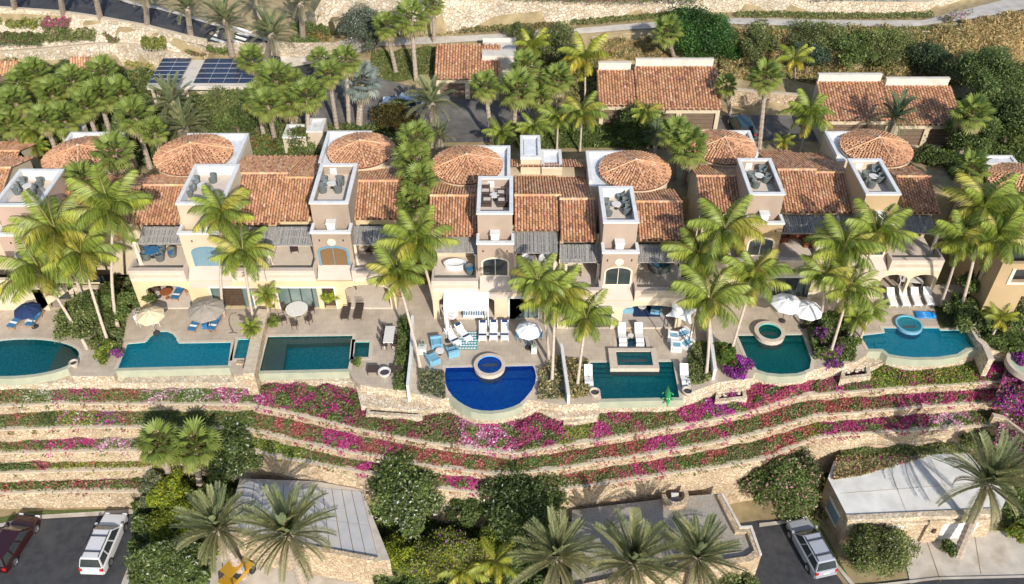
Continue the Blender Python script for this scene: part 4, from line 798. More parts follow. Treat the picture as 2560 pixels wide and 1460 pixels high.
# solar carport
x0, y0, _ = P(366,216,5.5); x1 = xat(640, y0, 5.5); y1 = P(400,150,5.5)[1]; t = thing('solar_carport', 'flat cream carport roof carrying two fields of dark solar panels', 'carport', ((x0+x1)/2, y0, 3)); L = t.location
MB().box(x0,x1,y0,y1,5.1,5.5).build('roof_slab', WHITE2, t, off=L); MB().box(x0+.3,x1-.3,y0+1.2,y0+1.4,3,5.1).build('back_wall', W_BEI, t, off=L)
for k in range(4): xx = x0+.4+(x1-x0-.8)*k/3; MB().box(xx-.15,xx+.15,y0+.2,y0+.5,2.8,5.1).build('post', W_BEI, t, off=L)
SOLAR = mat('solar_cells', (.012,.02,.05), .25, (.02,.03,.07), 2, spec=.6); ALU = mat('panel_frame', (.45,.48,.52), .5, (.5,.53,.56), 3)
for (ua, ub, nc, f0) in ((371,447,2,0),(482,632,4,1)):
    xa, xb = xat(ua, y0+.5, 5.7), xat(ub, y0+.5, 5.7); ya, yb_ = y0+.45, y1-.25; nr = 6 if nc == 2 else 5; root = None
    for i in range(nc):
        for j in range(nr):
            w_, h_ = (xb-xa)/nc, (yb_-ya)/nr; px, py = xa+(i+.5)*w_, ya+(j+.5)*h_; zz = 5.62+.16*j/nr*nr*.25
            if root is None: rm = MB().box(-w_/2+.02,w_/2-.02,-h_/2+.015,h_/2-.015,-.02,.02); root = rm.build('solar_panel', SOLAR, t); fm = MB().box(-w_/2,w_/2,-h_/2,h_/2,-.03,.008).build('panel_frame', ALU, root); root.location = (px-L.x, py-L.y, zz-L.z); md, fd = root.data, fm.data; continue
            o = link('solar_panel', md, t, loc=(px-L.x, py-L.y, zz-L.z)); link('panel_frame', fd, o)
# small entry tower between the middle villa halves
t = thing('entry_tower', 'small white-topped entry block behind the middle villa roof', 'building', P(1350,400,0)); xa,ya,_ = P(1302,392,7.2); yb_ = P(1302,338,7.2)[1]; xb = xat(1352,ya,7.2)
flatroof(t, xa, xb, ya, yb_, 7.2, 0, W_CRM, par=.3); flatroof(t, xb+.1, xat(1405,ya,6.2), ya-.2, yb_-1.2, 6.4, 0, W_CRM, par=.3)
MB().box(xa+.3,xb-.5,ya+.5,yb_-.5,6.93,7.1).build('skylight', WROOF, t, off=t.location)
t = thing('garden_pavilion', 'small white flat pavilion roof among the hedges behind the left villa', 'pavilion', P(760,340,3)); xa,ya,_ = P(705,338,5.2); xb,yb_,_ = P(815,306,5.2)
flatroof(t, xa, (xa+xb)/2+.3, ya, yb_, 5.0, 2.6, W_BEI, par=.15); flatroof(t, (xa+xb)/2+.4, xb, ya+.3, yb_+.3, 5.5, 2.6, W_BEI, par=.2)
t = thing('garden_pavilion', 'white roof corner showing between the palms at the far left', 'pavilion', P(190,340,3)); xa,ya,_ = P(150,332,5); xb,yb_,_ = P(215,312,5); flatroof(t, xa, xb, ya, yb_, 5, 2.6, W_BEI, par=.15)
t = thing('garden_pavilion', 'white gable corner peeking out of the trees at the right edge', 'pavilion', P(2490,412,3)); xa,ya,_ = P(2462,408,5); xb,yb_,_ = P(2530,388,5); flatroof(t, xa, xb, ya, yb_, 5, 2.6, W_BEI, par=.15)
t = thing('outbuilding', 'terracotta roofed outbuilding among the palms at the top left', 'outbuilding', P(60,200,3)); shed(t, -120, 45, 190, 152, 5, 6, doors=2, par=False); t = thing('outbuilding', 'patch of terracotta roof between two fan palm crowns, upper left', 'outbuilding', P(200,200,3)); shed(t, 175, 235, 172, 142, 5, 6, doors=1, par=False)
t = thing('outbuilding', 'small stepped terracotta roof at the left edge behind the pink villa', 'outbuilding', P(20,400,0)); roof(t, -200, 42, 400, 378, 356, ze=6.0)
# ================================================================ FRONT: flat garages under the terraces
def prismbox(t, pts, z, zb_, wall, top, name='flat_roof', par=.0, th=.25):
    L = t.location; pl = dk(pts, z); MB().prism(pl, zb_, z-.004, top=False).build('block_wall', wall, t, off=L); MB().prism(pl, z, z, side=False).build(name, top, t, off=L)
    if par:
        inn = offset(pl, -th); mb = MB(); n = len(pl)
        for i in range(n):
            j = (i+1)%n; a,b,c,d = pl[i],pl[j],inn[j],inn[i]; mb.add([(a[0],a[1],z-.1),(b[0],b[1],z-.1),(b[0],b[1],z+par),(a[0],a[1],z+par),(d[0],d[1],z+par),(c[0],c[1],z+par),(d[0],d[1],z-.05),(c[0],c[1],z-.05)], [(0,1,2,3),(3,2,5,4),(4,5,7,6)])
        mb.build('parapet', wall, t, off=L)
    return pl
PAVG = mat('grey_roof_slabs', (.40,.40,.41), .75, (.47,.47,.48), 1.2, .08, stain=((.46,.42,.36), .6)); GRAV = mat('gravel_roof', (.22,.20,.17), .95, (.50,.46,.40), 14, .7, 60, stain=((.34,.28,.2), .8))
zR = -5.15
t = thing('flat_garage', 'garage with a pale grey slab roof and dark joints, lower left', 'garage', P(770,1330,-8.35)); L = t.location
pl = prismbox(t, [(560,1330),(935,1402),(975,1400),(905,1224),(862,1216),(790,1203),(600,1196)], zR, -8.4, STONE, CONC, 'roof_base')
# slabs, laid as long panels split by joints
A, B, C, D = [np.array(P(u, v, 0)[:2]) for u, v in ((600,1205),(905,1230),(948,1398),(585,1338))]
A, B, C, D = [np.array(q) for q in dk([(612,1204),(903,1229),(946,1398),(590,1334)], zR)]
n = 12
MB().prism([tuple(A), tuple(B), tuple(C), tuple(D)], zR-.1, zR+.012).build('joint_bed', SOIL, t, off=L)
for i in range(n):
    for j in range(2):
        s0, s1_ = i/n+.003, (i+1)/n-.003; t0, t1 = (.002, .517) if j == 0 else (.523, .998); q = lambda s, w_: (A*(1-s)+B*s)*(1-w_)+(D*(1-s)+C*s)*w_
        mb = MB().prism([tuple(q(s0,t0)), tuple(q(s1_,t0)), tuple(q(s1_,t1)), tuple(q(s0,t1))], zR-.01, zR+.03+.006*random.random()); mb.build('roof_slab', PAVG, t, off=L)
mb = MB(); e = [tuple(D), tuple(C)]; d = np.array([C[0]-D[0], C[1]-D[1]]); mb.add([(D[0],D[1],zR+.25),(C[0],C[1],zR+.25),(C[0],C[1]-.35,zR+.25),(D[0],D[1]-.35,zR+.25),(D[0],D[1],zR),(C[0],C[1],zR),(C[0],C[1]-.35,-8.3),(D[0],D[1]-.35,-8.3)], [(3,2,1,0),(0,1,5,4),(2,3,7,6)]); mb.build('front_parapet', STONE, t, off=L)
t = thing('flat_garage', 'garage with a gravel roof under the date palm shadows, stone walled on its right', 'garage', P(1700,1400,-8.35)); L = t.location
prismbox(t, [(1430,1470),(1600,1432),(1893,1385),(1888,1330),(1872,1322),(1846,1322),(1800,1234),(1718,1240),(1430,1275)], zR, -8.4, STONE, GRAV, par=.0)
cp = [(1806,1232),(1852,1316),(1880,1314),(1904,1386),(1880,1402),(1600,1444),(1430,1480),(1430,1465),(1600,1430),(1866,1390),(1886,1376),(1868,1330),(1838,1330),(1792,1238)]
MB().prism(dk(cp, zR+.35), -8.4, zR+.35).build('stone_parapet', STONE, t, off=L); cp2 = [(1808,1232),(1853,1315),(1880,1313),(1905,1385),(1899,1386),(1875,1319),(1849,1320),(1803,1234)]; MB().prism(dk(cp2, zR+.42), zR+.2, zR+.42).build('parapet_cap', WHITE2, t, off=L)
x, y, _ = P(1685,1250,zR); b = MB(); b.lathe([(.95,-.3),(1.0,.75),(.7,.75),(.68,0)], (x,y,zR), 20, R(180), R(385)); b.build('curved_planter', STONE, t, off=L); MB().box(x-.2,x+.35,y+.1,y+.4,zR,zR+.35).build('roof_hatch', WHITE, t, off=L)
t = thing('flat_garage', 'white-roofed stone garage at the lower right with two pale doors', 'garage', P(2300,1345,-8.35)); L = t.location
pl = dk([(2122,1297),(2310,1290),(2500,1280),(2520,1240),(2420,1132),(2330,1130),(2240,1142),(2085,1152),(2070,1196)], zR)
MB().prism(pl, -8.4, zR-.004, top=False).build('stone_wall', STONE, t, off=L); MB().prism(pl, zR, zR, side=False).build('white_roof', mat('garage_membrane', (.56,.55,.52), .8, (.70,.69,.66), .9, .08, stain=((.42,.38,.32), .5)), t, off=L)
for (q0, q1) in (((2100,1234),(2470,1205)),((2270,1292),(2215,1148)),((2400,1286),(2320,1136))):
    a_, b_ = np.array(P(*q0, 0)[:2]), 0; e0, e1 = [np.array(k_) for k_ in dk([q0, q1], zR)]; dd_ = (e1-e0)/np.linalg.norm(e1-e0); n_ = np.array([-dd_[1], dd_[0]])*.035
    MB().prism([tuple(e0-n_), tuple(e1-n_), tuple(e1+n_), tuple(e0+n_)], zR, zR+.012).build('roof_seam', CONC, t, off=L)
fr = [np.array(q) for q in dk([(2122,1297),(2500,1280)], zR)]
d = (fr[1]-fr[0])/np.linalg.norm(fr[1]-fr[0]); nn = np.array([d[1], -d[0]])
def ob(s0, s1_, o0, o1, z0, z1): p = [fr[0]+d*s0+nn*o0, fr[0]+d*s1_+nn*o0, fr[0]+d*s1_+nn*o1, fr[0]+d*s0+nn*o1]; return MB().prism([tuple(q) for q in p], z0, z1, bottom=True)
Lf = float(np.linalg.norm(fr[1]-fr[0])); ob(-.15, Lf, -.25, .2, zR-.3, zR+.14).build('front_coping', STONEW, t, off=L)
for (s, e_) in ((3.2,6.0),(7.4,10.2)):
    g = ob(s, e_, .0, .04, -8.32, -6.05).build('garage_door', WHITE, t, off=L); ob(s-.3, e_+.3, 0, .22, -6.05, -5.75).build('lintel', STONEW, t, off=L)
    for k in range(1, 4): ob(s, e_, .041, .05, -8.32+.56*k, -8.30+.56*k).build('door_groove', CAP, g, off=L)
ob(6.1, 7.3, 0, .28, -8.4, -5.5).build('pier', STONE, t, off=L); ob(0, 3.0, 0, .06, -8.4, -5.45).build('corner_stonework', STONE, t, off=L)
for s in (2.6, 6.7):
    ob(s-.12, s+.12, .28, .42, -6.9, -6.5).build('wall_lamp', DARKW, t, off=L)
lf = [np.array(q) for q in dk([(2122,1297),(2070,1196)], zR)]; d = (lf[1]-lf[0])/np.linalg.norm(lf[1]-lf[0]); nn = np.array([-d[1], d[0]]); fr0 = fr; fr = [lf[0], lf[1]]
ob(1.0, 2.6, -.04, .04, -7.4, -6.2).build('window_pane', BSHUT, t, off=L); ob(.9, 2.7, -.02, .1, -7.52, -7.4).build('window_sill', COLM, t, off=L); ob(.9, 2.7, -.02, .1, -6.2, -6.05).build('window_head', COLM, t, off=L)
# entrance walls at the right: curving white-capped wall and the stone wall of the side lane
w5 = np.array([P(u, v, -2.4) for u, v in [(2484,1042),(2500,1040),(2560,1085),(2640,1160)]])
wallband('terrace_wall', w5, float(w5[0,0]), float(w5[-1,0]), 3.0, 'stone wall turning down the bank at the right edge beside pink bougainvillea', STONE)
# dividing walls between gardens
def dwall(pts, z0, z1, th, m, label, cap=None):
    p = dk(pts, z1); t = thing('dividing_wall', label, 'garden wall', (p[0][0], p[0][1], z0)); L = t.location; mb, cb = MB(), MB()
    for i in range(len(p)-1):
        a, b = np.array(p[i]), np.array(p[i+1]); dd = (b-a)/np.linalg.norm(b-a); n_ = np.array([-dd[1], dd[0]])*th/2
        mb.prism([tuple(a-n_), tuple(b-n_), tuple(b+n_), tuple(a+n_)], z0, z1-.003*i); n_ *= 1.2; cb.prism([tuple(a-n_), tuple(b-n_), tuple(b+n_), tuple(a+n_)], z1+.002-.003*i, z1+.08-.003*i)
    mb.build('wall_body', m, t, off=L)
    if cap: cb.build('wall_cap', cap, t, off=L)
dwall([(1031,790),(1028,880),(1019,965)], -1.5, 1.0, .2, WHITE, 'white garden wall left of the half-round blue pool', WHITE)
dwall([(1404,860),(1412,920),(1422,990)], -1.5, .9, .2, WHITE, 'white garden wall right of the half-round blue pool', WHITE)
dwall([(660,775),(655,785),(642,840),(622,935)], -1.2, 1.1, .75, STONE, 'thick stone garden wall between the turquoise pool and the green pool', CAP)
dwall([(1772,800),(1778,850),(1788,925)], -1.2, 1.1, .22, WHITE, 'pale garden wall behind the green vine hedge', WHITE)
dwall([(2418,800),(2448,850),(2462,862),(2478,900)], -1.2, .6, .4, STONEW, 'pale stone garden wall at the right wing of the azure pool', COPE)
dwall([(592,905),(628,905),(640,930)], -1.6, .15, .3, STONE, 'rough stone pier between the turquoise spa and the green pool', None)
# rock niches set in the retaining wall
def niche(pts, z, label, rocks=9):
    p = dk(pts, z); cx = sum(q[0] for q in p)/4; cy = sum(q[1] for q in p)/4; t = thing('stone_trough', label, 'planter', (cx, cy, z-1.5)); L = t.location
    out = offset(p, .28); mb = MB(); n = 4
    for i in range(n):
        j = (i+1)%n; mb.add([(out[i][0],out[i][1],z-2.2),(out[j][0],out[j][1],z-2.2),(out[j][0],out[j][1],z),(out[i][0],out[i][1],z),(p[i][0],p[i][1],z),(p[j][0],p[j][1],z),(p[i][0],p[i][1],z-.7),(p[j][0],p[j][1],z-.7)], [(0,1,2,3),(3,2,5,4),(4,5,7,6)] )
    mb.build('trough_wall', STONEW, t, off=L); MB().prism(p, z-.6, z-.6, side=False).build('dark_bottom', STICK, t, off=L)
    for k in range(rocks):
        s = random.random(); a = np.array(p[3])*(1-s)+np.array(p[2])*s; b = np.array(p[0])*(1-s)+np.array(p[1])*s; f = random.uniform(.08,.5); c = a*(1-f)+b*f; r = random.uniform(.08,.2)
        mb = MB(); mb.lathe([(.01,-r*.6),(r*.8,-r*.3),(r,.0),(r*.7,r*.45),(.01,r*.6)], (c[0],c[1],z-.3+random.uniform(0,.15)), 7, sy=random.uniform(.6,1)); mb.build('rock', ROCK if k % 3 else COPE, t, off=L)
niche([(925,1028),(1045,1036),(1040,1014),(930,1000)], -.9, 'stone trough of dark driftwood and pale rocks left of the blue pool')
niche([(1418,1048),(1484,1042),(1482,1028),(1418,1034)], -1.0, 'stone trough of dark rocks right of the blue pool', 6)
niche([(1798,996),(1858,990),(1856,976),(1800,980)], -.9, 'stone trough beside the purple bougainvillea', 7)
niche([(2112,940),(2168,934),(2164,912),(2116,916)], -.7, 'stone trough with pale rocks left of the azure pool', 8)
niche([(210,950),(262,948),(264,932),(214,930)], -.9, 'stone trough of dark driftwood between the two left pools', 6)
# ================================================================ VEGETATION
DG = [(.075,.115,.035),(.11,.155,.045),(.15,.20,.06),(.19,.24,.08)]; MG = [(.13,.19,.05),(.18,.24,.06),(.23,.29,.075),(.11,.16,.045)]
YG = [(.22,.29,.03),(.30,.35,.035),(.15,.21,.03),(.38,.38,.045)]; OL = [(.21,.23,.085),(.28,.28,.11),(.16,.19,.065),(.34,.31,.16)]; GR = [(.17,.20,.14),(.22,.25,.19),(.12,.15,.10),(.09,.12,.07)]
MAG = [(.52,.05,.22),(.60,.08,.28),(.42,.04,.19),(.50,.12,.30)]; RED = [(.52,.13,.13),(.60,.20,.18),(.42,.10,.10),(.34,.13,.08)]; PNK = [(.70,.42,.55),(.78,.62,.68),(.62,.20,.42),(.72,.52,.60)]; PUR = [(.36,.06,.42),(.46,.10,.52),(.28,.04,.34),(.5,.08,.40)]; DRK = [(.36,.07,.15),(.28,.10,.07),(.40,.06,.19),(.22,.11,.06)]; WHT = [(.75,.75,.68),(.65,.66,.58)]
DRY = [(.55,.42,.20),(.62,.49,.25),(.46,.36,.18),(.36,.29,.14)]
def bed(name, wf, wb, zf_, zones, label, dens=120, x0=-46, x1=46):
    """ground cover between two lines; zones give what flowers where along it"""
    us = np.array([z[0] for z in zones]); vs, cs = [], []
    A = 0; x = RS.uniform(x0, x1, int((x1-x0)*dens*1.8)); t = RS.uniform(0, 1, len(x))**.95; yf = np.interp(x, wf[:,0], wf[:,1])+.12; yb_ = np.interp(x, wb[:,0], wb[:,1])-.05
    keep = RS.rand(len(x)) < np.clip((yb_-yf)/1.8, .05, 1); x, t, yf, yb_ = x[keep], t[keep], yf[keep], yb_[keep]; y = yf+(yb_-yf)*t
    z0 = np.array([zf_(q) for q in x]); zc = y*CT-(z0-CAMH)*ST; u = 1280+FOC*x/zc
    # lumpy height
    nz = sum(np.sin(x*a+b)*np.sin(y*c+d) for a, b, c, d in RS.uniform(.5, 3.2, (7,4)))/3.5
    nf = sum(np.sin(x*a+b)*np.sin(y*c+d) for a, b, c, d in RS.uniform(1, 5, (7,4)))/3.5
    zi = np.clip(np.searchsorted(us, u+RS.normal(0,9,len(u)))-1, 0, len(zones)-1)
    H_ = np.array([z[4] for z in zones])[zi]; prob = np.array([z[3] for z in zones])[zi]
    h = H_*(.55+.45*nz)*(.45+.55*np.minimum(1, t*2.2))+RS.uniform(-.08,.08,len(x)); z = z0+np.maximum(.03, h*RS.uniform(.35,1,len(x))**.5); sp = (RS.rand(len(x)) < .10) & (nf > .1) & (t < .5); y = np.where(sp, yf-.12-RS.uniform(.04,.2,len(x)), y); z = np.where(sp, z0+.2-RS.uniform(0,.6,len(x)), z)
    col = np.zeros((len(x),3)); prob = prob*np.where(u < 640, .8, 1.05); fl = RS.rand(len(x)) < np.clip(prob*1.0*(.95+1.7*nf)+.6*(t-.45)*prob, 0, .95)
    for k, zn in enumerate(zones):
        m = zi == k
        if m.sum() == 0: continue
        col[m] = leafcols(m.sum(), zn[1], None, .3); m2 = m & fl
        if m2.sum(): col[m2] = leafcols(m2.sum(), zn[2], None, .28)
    V, F = leafverts(np.stack([x,y,z],1), RS.uniform(.06,.125,len(x)), .6, .6); npmesh(name, V, F, LEAF, col, kind='stuff', label=label, cat='plants')
OLG = OL+MG
bed('bougainvillea_bed', wA, bs, lambda x: s1, [(-9e3,OLG,RED,.22,.35),(60,OLG,WHT,.18,.35),(140,OLG,MAG,.42,.4),(250,OLG,RED,.35,.35),(360,OLG,PNK,.4,.35),(450,MG,WHT,.25,.3),(520,OLG,PNK+MAG,.7,.4),(665,DG+MG,DRK+MAG,.45,.9),(880,DG+MG,DRK,.40,.6),(1060,DG+OL,DRK,.3,.6),(1150,OLG,MAG+PNK,.85,.5),(1290,DG+OL,MAG+DRK,.7,.8),(1400,YG+OL,MAG,.06,.5),(1475,OLG,MAG,.6,.4),(1530,OLG,MAG+RED,.35,.4),(1610,OLG,RED,.15,.35),(1700,OLG,MAG,.85,.5),(1770,OLG,PUR+MAG,.9,.8),(1850,DG,MAG+RED,.85,.7),(2050,OLG,MAG,.35,.5),(2120,MG+DG,MAG,.35,.6),(2170,YG+MG,MAG,.05,.6),(2250,YG+MG,DRK+MAG,.25,.6),(2330,YG+MG,RED,.08,.6),(2440,DG,MAG,.6,.5)], 'uppermost planted strip of bougainvillea and ground cover under the pools', 380)
bed('bougainvillea_bed', wB, wA, lambda x: float(ip(x,wB,2)), [(-9e3,OLG,RED,.25,.3),(90,DG,RED,.05,.35),(150,YG+OL,WHT+MAG,.35,.4),(240,OLG,MAG+PUR,.5,.3),(300,OLG,RED,.3,.3),(350,DG+MG,RED,.05,.4),(640,OLG,RED,.25,.3),(690,OLG,RED,.6,.3),(770,OLG,DRK,.4,.3),(815,OLG,MAG,.95,.35),(900,OLG,RED,.6,.3),(950,OLG,MAG+RED,.8,.3),(1010,OLG,RED,.62,.3),(1170,OLG,RED,.3,.3),(1270,MG,RED,.12,.3),(1385,OLG,RED,.45,.3),(1460,DG+OL,RED,.2,.3),(1500,OLG,RED,.6,.3),(1620,OLG,MAG,.85,.3),(1690,OLG,RED,.2,.3),(1765,OLG,RED+MAG,.6,.3),(1830,OLG,RED,.15,.3),(1900,OLG,RED,.6,.3),(1960,DG+OL,RED,.15,.35),(2040,OLG,RED,.65,.4),(2130,OLG,DRK+RED,.5,.4),(2230,OLG,MAG+DRK,.85,.4),(2380,OLG,MAG+RED,.9,.4)], 'second planted strip of magenta and coral bougainvillea along the curved walls', 380)
bed('bougainvillea_bed', wC, wB, lambda x: float(ip(x,wC,2)), [(-9e3,OLG,RED,.3,.3),(70,MG,MAG,.35,.3),(120,OLG,MAG,.6,.3),(170,OLG,MAG,.75,.35),(240,OLG,PNK,.6,.3),(340,DG,WHT,.05,.4),(630,YG+MG,WHT,.04,.3),(760,OLG,RED,.12,.3),(880,OLG,MAG,.7,.3),(940,OLG,RED,.3,.3),(1120,OLG,MAG,.95,.35),(1240,OLG,RED,.3,.3),(1430,DG+OL,RED,.3,.3),(1560,OLG,RED+MAG,.7,.35),(1680,MG,RED,.15,.3),(1760,OLG,RED,.5,.3),(1810,DG+OL,RED,.05,.3),(1910,OLG,RED,.75,.3),(2020,YG,MAG,.2,.3),(2050,OLG,MAG+DRK,.8,.4),(2325,OLG,PNK,.5,.35),(2420,MG+DG,DRK,.2,.4)], 'third planted strip, magenta towards the right under the palm shadow', 380)
bed('bougainvillea_bed', wD, wC, lambda x: -5.2, [(-9e3,DG,DRK,.03,.45),(75,OLG,RED+DRK,.7,.4),(125,YG+OL,RED,.1,.28)], 'fourth planted strip at lower left, low yellow-green cover', 240, -46, float(wD[-1,0]))
bed('bougainvillea_bed', wE, wD, lambda x: -6.4, [(-9e3,MG,RED,.35,.35),(60,DG+OL,RED,.25,.35),(180,DG+OL,RED+DRK,.4,.35),(280,OLG,DRK,.25,.35)], 'bottom planted strip at lower left, dark green with red flecks', 240, -46, float(wE[-1,0]))
def hedge(label, pts, z, h, pal, fl=None, pf=0, wd=.6, dens=200, cat='hedge', name='hedge', size=(.06,.13), f=None, kind=None):
    """leafy band along a photo polyline; kind None: one plant group that could be lifted as one hedge"""
    q = [np.array(f(u, v) if f else P(u, v, z)) for u, v in pts]; S = []
    for i in range(len(q)-1):
        L_ = np.linalg.norm(q[i+1]-q[i]); n = int(L_*dens*wd*(h+wd)); t = RS.rand(n)[:,None]; p = q[i]*(1-t)+q[i+1]*t; d = (q[i+1]-q[i])/L_; m = np.array([-d[1], d[0], 0]); a = RS.uniform(-1,1,n); b = RS.rand(n)
        e = np.sign(a)*abs(a)**.6; p = p+m*(e*wd/2)[:,None]; top = h*(1-.3*abs(a)**3)*(.85+.2*np.sin(t[:,0]*L_*2.3+i)*np.sin(t[:,0]*L_*5.1)); p[:,2] += top*b**.4; S.append(p)
    p = np.vstack(S); c0_ = p.mean(0); c0_[2] = p[:,2].min(); c = leafcols(len(p), pal, None, .3)
    if fl is not None: m = (RS.rand(len(p)) < pf) & (p[:,2] > c0_[2]+h*.4); c[m] = leafcols(m.sum(), fl, None, .25)
    V, F = leafverts(p-c0_, RS.uniform(*size, len(p)), .35, .6); return npmesh(name, V, F, LEAF, c, kind=kind, label=label, cat=cat, loc=tuple(c0_))
# planters on the stone bank
for pts, pal, fl, pf, lab in (([(-30,66),(20,66)],YG+OL,None,0,'trimmed yellow-green hedge at the top left corner of the bank'),([(30,70),(104,72)],YG+OL,None,0,'trimmed yellow-green hedge in the upper row of the stone bank'),([(113,72),(180,76)],OLG,MAG,.5,'hedge topped with magenta bougainvillea on the stone bank'),
    ([(-30,110),(108,112)],MG+DG,DRK,.12,'long dark green hedge at left in the lower row of the stone bank'),([(115,104),(245,100)],MG+OL,DRK,.05,'long green hedge right of centre in the lower row of the stone bank'),([(265,110),(346,112)],OLG,DRK,.15,'low olive planter hedge with reddish tips'),([(358,122),(420,124)],YG+OL,None,0,'short clipped yellow-green planter hedge above the carport')):
    hedge(lab, [(a, b-4) for a, b in pts], 6, 1.15, pal, fl, pf, 2.0, 110, f=T)
hedge('green shrubs at the foot of the crosswalk palm', [(520,125),(575,135)], 0, .8, MG, None, 0, 1.4, 110, f=T); hedge('reddish shrubs beside the pavement end, above the solar panels', [(470,135),(520,145)], 0, .6, OL, RED, .2, 1, 120, f=T)
hedge('dark green hedge at the road junction', [(740,72),(800,82),(868,90)], 0, 1.0, DG+MG, None, 0, 1.5, 120, f=T); hedge('orange-flecked shrubs beside the junction hedge', [(750,92),(830,98)], 0, .7, OLG, [(.5,.18,.05)], .3, 1.6, 100, f=T); hedge('green hedge at the inner corner of the junction', [(735,100),(790,116)], 0, .8, MG, None, 0, 1.5, 100, f=T)
hedge('magenta flowering hedge on top of the big stone wall', [(1245,-2),(1400,4),(1530,6),(1650,2),(1760,2)], 9.6, 1.0, OLG, MAG, .6, 1.2, 120, cat='plants', name='bougainvillea_hedge'); hedge('dark green hedge along the top edge above the right wall', [(2050,-4),(2200,-6),(2300,-6)], 10.6, .9, DG+OL, None, 0, 1.2, 90)
hedge('long olive hedge at the foot of the big wall, right half', [(1840,42),(1950,42),(2080,46),(2200,46),(2330,44)], 0, .7, OLG, None, 0, .9, 130, f=T); hedge('olive hedge at the foot of the big wall, above the green tree', [(1430,62),(1560,52),(1650,44),(1720,42)], 0, .6, OLG, None, 0, 1, 120, f=T); hedge('pale tufted grasses along the concrete path', [(930,96),(1080,90),(1240,74)], 0, .4, OL+DRY, None, 0, .6, 110, f=T)
hedge('brown shrubs along the wall foot left of the first bend', [(1150,82),(1300,74),(1400,68)], 0, .7, OL+[(.18,.08,.03)], None, 0, 1, 110, f=T)
hedge('yellow ornamental grass behind the solar carport, left end', [(315,166),(390,168)], 3.3, .7, YG+DRY, None, 0, .8, 120); hedge('thin green verge below the concrete path', [(1900,72),(2080,76),(2290,75),(2350,68)], 0, .3, MG, None, 0, .7, 90, f=T)
# dry grass and scrub behind the rear garages
def scatter(name, label, poly, n, h, pal, wts, f, size=(.1,.25), cat='scrub'):
    u = RS.uniform(0,1,n); v = RS.uniform(0,1,n); A_, B_, C_, D_ = [np.array(f(*q)) for q in poly]; x = ((A_[None]*(1-u)[:,None]+B_[None]*u[:,None])*(1-v)[:,None]+(D_[None]*(1-u)[:,None]+C_[None]*u[:,None])*v[:,None])
    z = lvl(x[:,0], x[:,1]); x[:,2] = z+np.maximum(.02, h*RS.rand(n)*(.6+.5*np.sin(x[:,0]*1.3)*np.sin(x[:,1]*1.7+x[:,0])))
    V, F = leafverts(x, RS.uniform(*size, n), -.1, .25); npmesh(name, V, F, LEAF, leafcols(n, pal, wts, .3), kind='stuff', label=label, cat=cat)
scatter('dry_grass', 'dry golden grass on the slope behind the double garage', [(1495,150),(1700,160),(1660,105),(1480,105)], 9000, .8, DRY+OL, [5,5,4,3,1,1,1,1], T, (.15,.35)); scatter('dry_grass', 'dry golden grass and low scrub behind the long right garage', [(1800,195),(2440,215),(2440,75),(1800,80)], 30000, .7, DRY+OL+MG, [6,6,4,3,1,1,1,1,1,1,1,1], T, (.15,.35)); scatter('dry_grass', 'dry golden grass in the top right corner', [(2390,125),(2600,120),(2600,30),(2400,56)], 10000, .8, DRY, None, T, (.15,.35))
scatter('ground_cover', 'mixed low planting between the driveway and the villas', [(-80,420),(1060,420),(1060,322),(-80,290)], 60000, 1.1, DG+MG+OL, None, lambda u, v: P(u, v, 2.7), (.12,.25), 'plants'); scatter('ground_cover', 'mixed low planting behind the right-hand villas', [(1290,372),(1760,372),(1740,318),(1290,318)], 26000, 1.0, DG+MG, None, lambda u, v: P(u, v, 2.7), (.12,.25), 'plants')
scatter('ground_cover', 'low planting between the palms at the upper left', [(-80,292),(640,292),(560,205),(-80,160)], 60000, 1.4, DG+MG+OL, None, lambda u, v: P(u, v, 3), (.14,.28), 'plants'); scatter('ground_cover', 'low green planting around the small rear garage', [(930,190),(1095,190),(1090,120),(930,130)], 14000, .7, MG+OL, None, T, (.12,.25), 'plants'); scatter('ground_cover', 'low planting between the two rear garages and the villas', [(1260,250),(1500,250),(1500,150),(1280,150)], 22000, .8, OL+MG+DRY, None, T, (.12,.25), 'plants')
scatter('ground_cover', 'shaded planting in the gap left of the right-hand villas', [(2360,500),(2560,500),(2560,300),(2300,300)], 30000, 1.0, DG+MG, None, lambda u, v: P(u, v, 1.5), (.14,.28), 'plants')
def fz(q): return lambda u, v: P(u, v, q)
def scat2(label, poly, n, h, pal, z, size=(.08,.16), fl=None, pf=0):
    A_, B_, C_, D_ = [np.array(P(*q, z)) for q in poly]; u, v = RS.rand(n)[:,None], RS.rand(n)[:,None]; x = (A_*(1-u)+B_*u)*(1-v)+(D_*(1-u)+C_*u)*v; x[:,2] = z+h*RS.rand(n)**.7*(.6+.4*np.sin(x[:,0]*2.1)*np.sin(x[:,1]*2.7)); c = leafcols(n, pal, None, .3)
    if fl is not None: m = RS.rand(n) < pf; c[m] = leafcols(m.sum(), fl, None, .25)
    V, F = leafverts(x, RS.uniform(*size, n), .3, .55); npmesh('garden_planting', V, F, LEAF, c, kind='stuff', label=label, cat='plants')
scat2('leafy bed between the pink villa and the yellow villa', [(225,880),(305,880),(330,700),(290,700)], 7000, 1.0, MG+DG+OL, 0, fl=PUR, pf=.02)
scat2('dry bed with succulents left of the blue pool', [(1050,985),(1115,1000),(1110,930),(1045,930)], 1500, .5, GR+OL, 0); scat2('dry bed with succulents right of the blue pool', [(1345,1000),(1412,1000),(1405,890),(1345,930)], 1200, .5, GR+OL+DRY, 0); scat2('dry planting between two white walls', [(1425,1000),(1475,990),(1470,900),(1412,900)], 1800, .6, OL+DRY, 0)
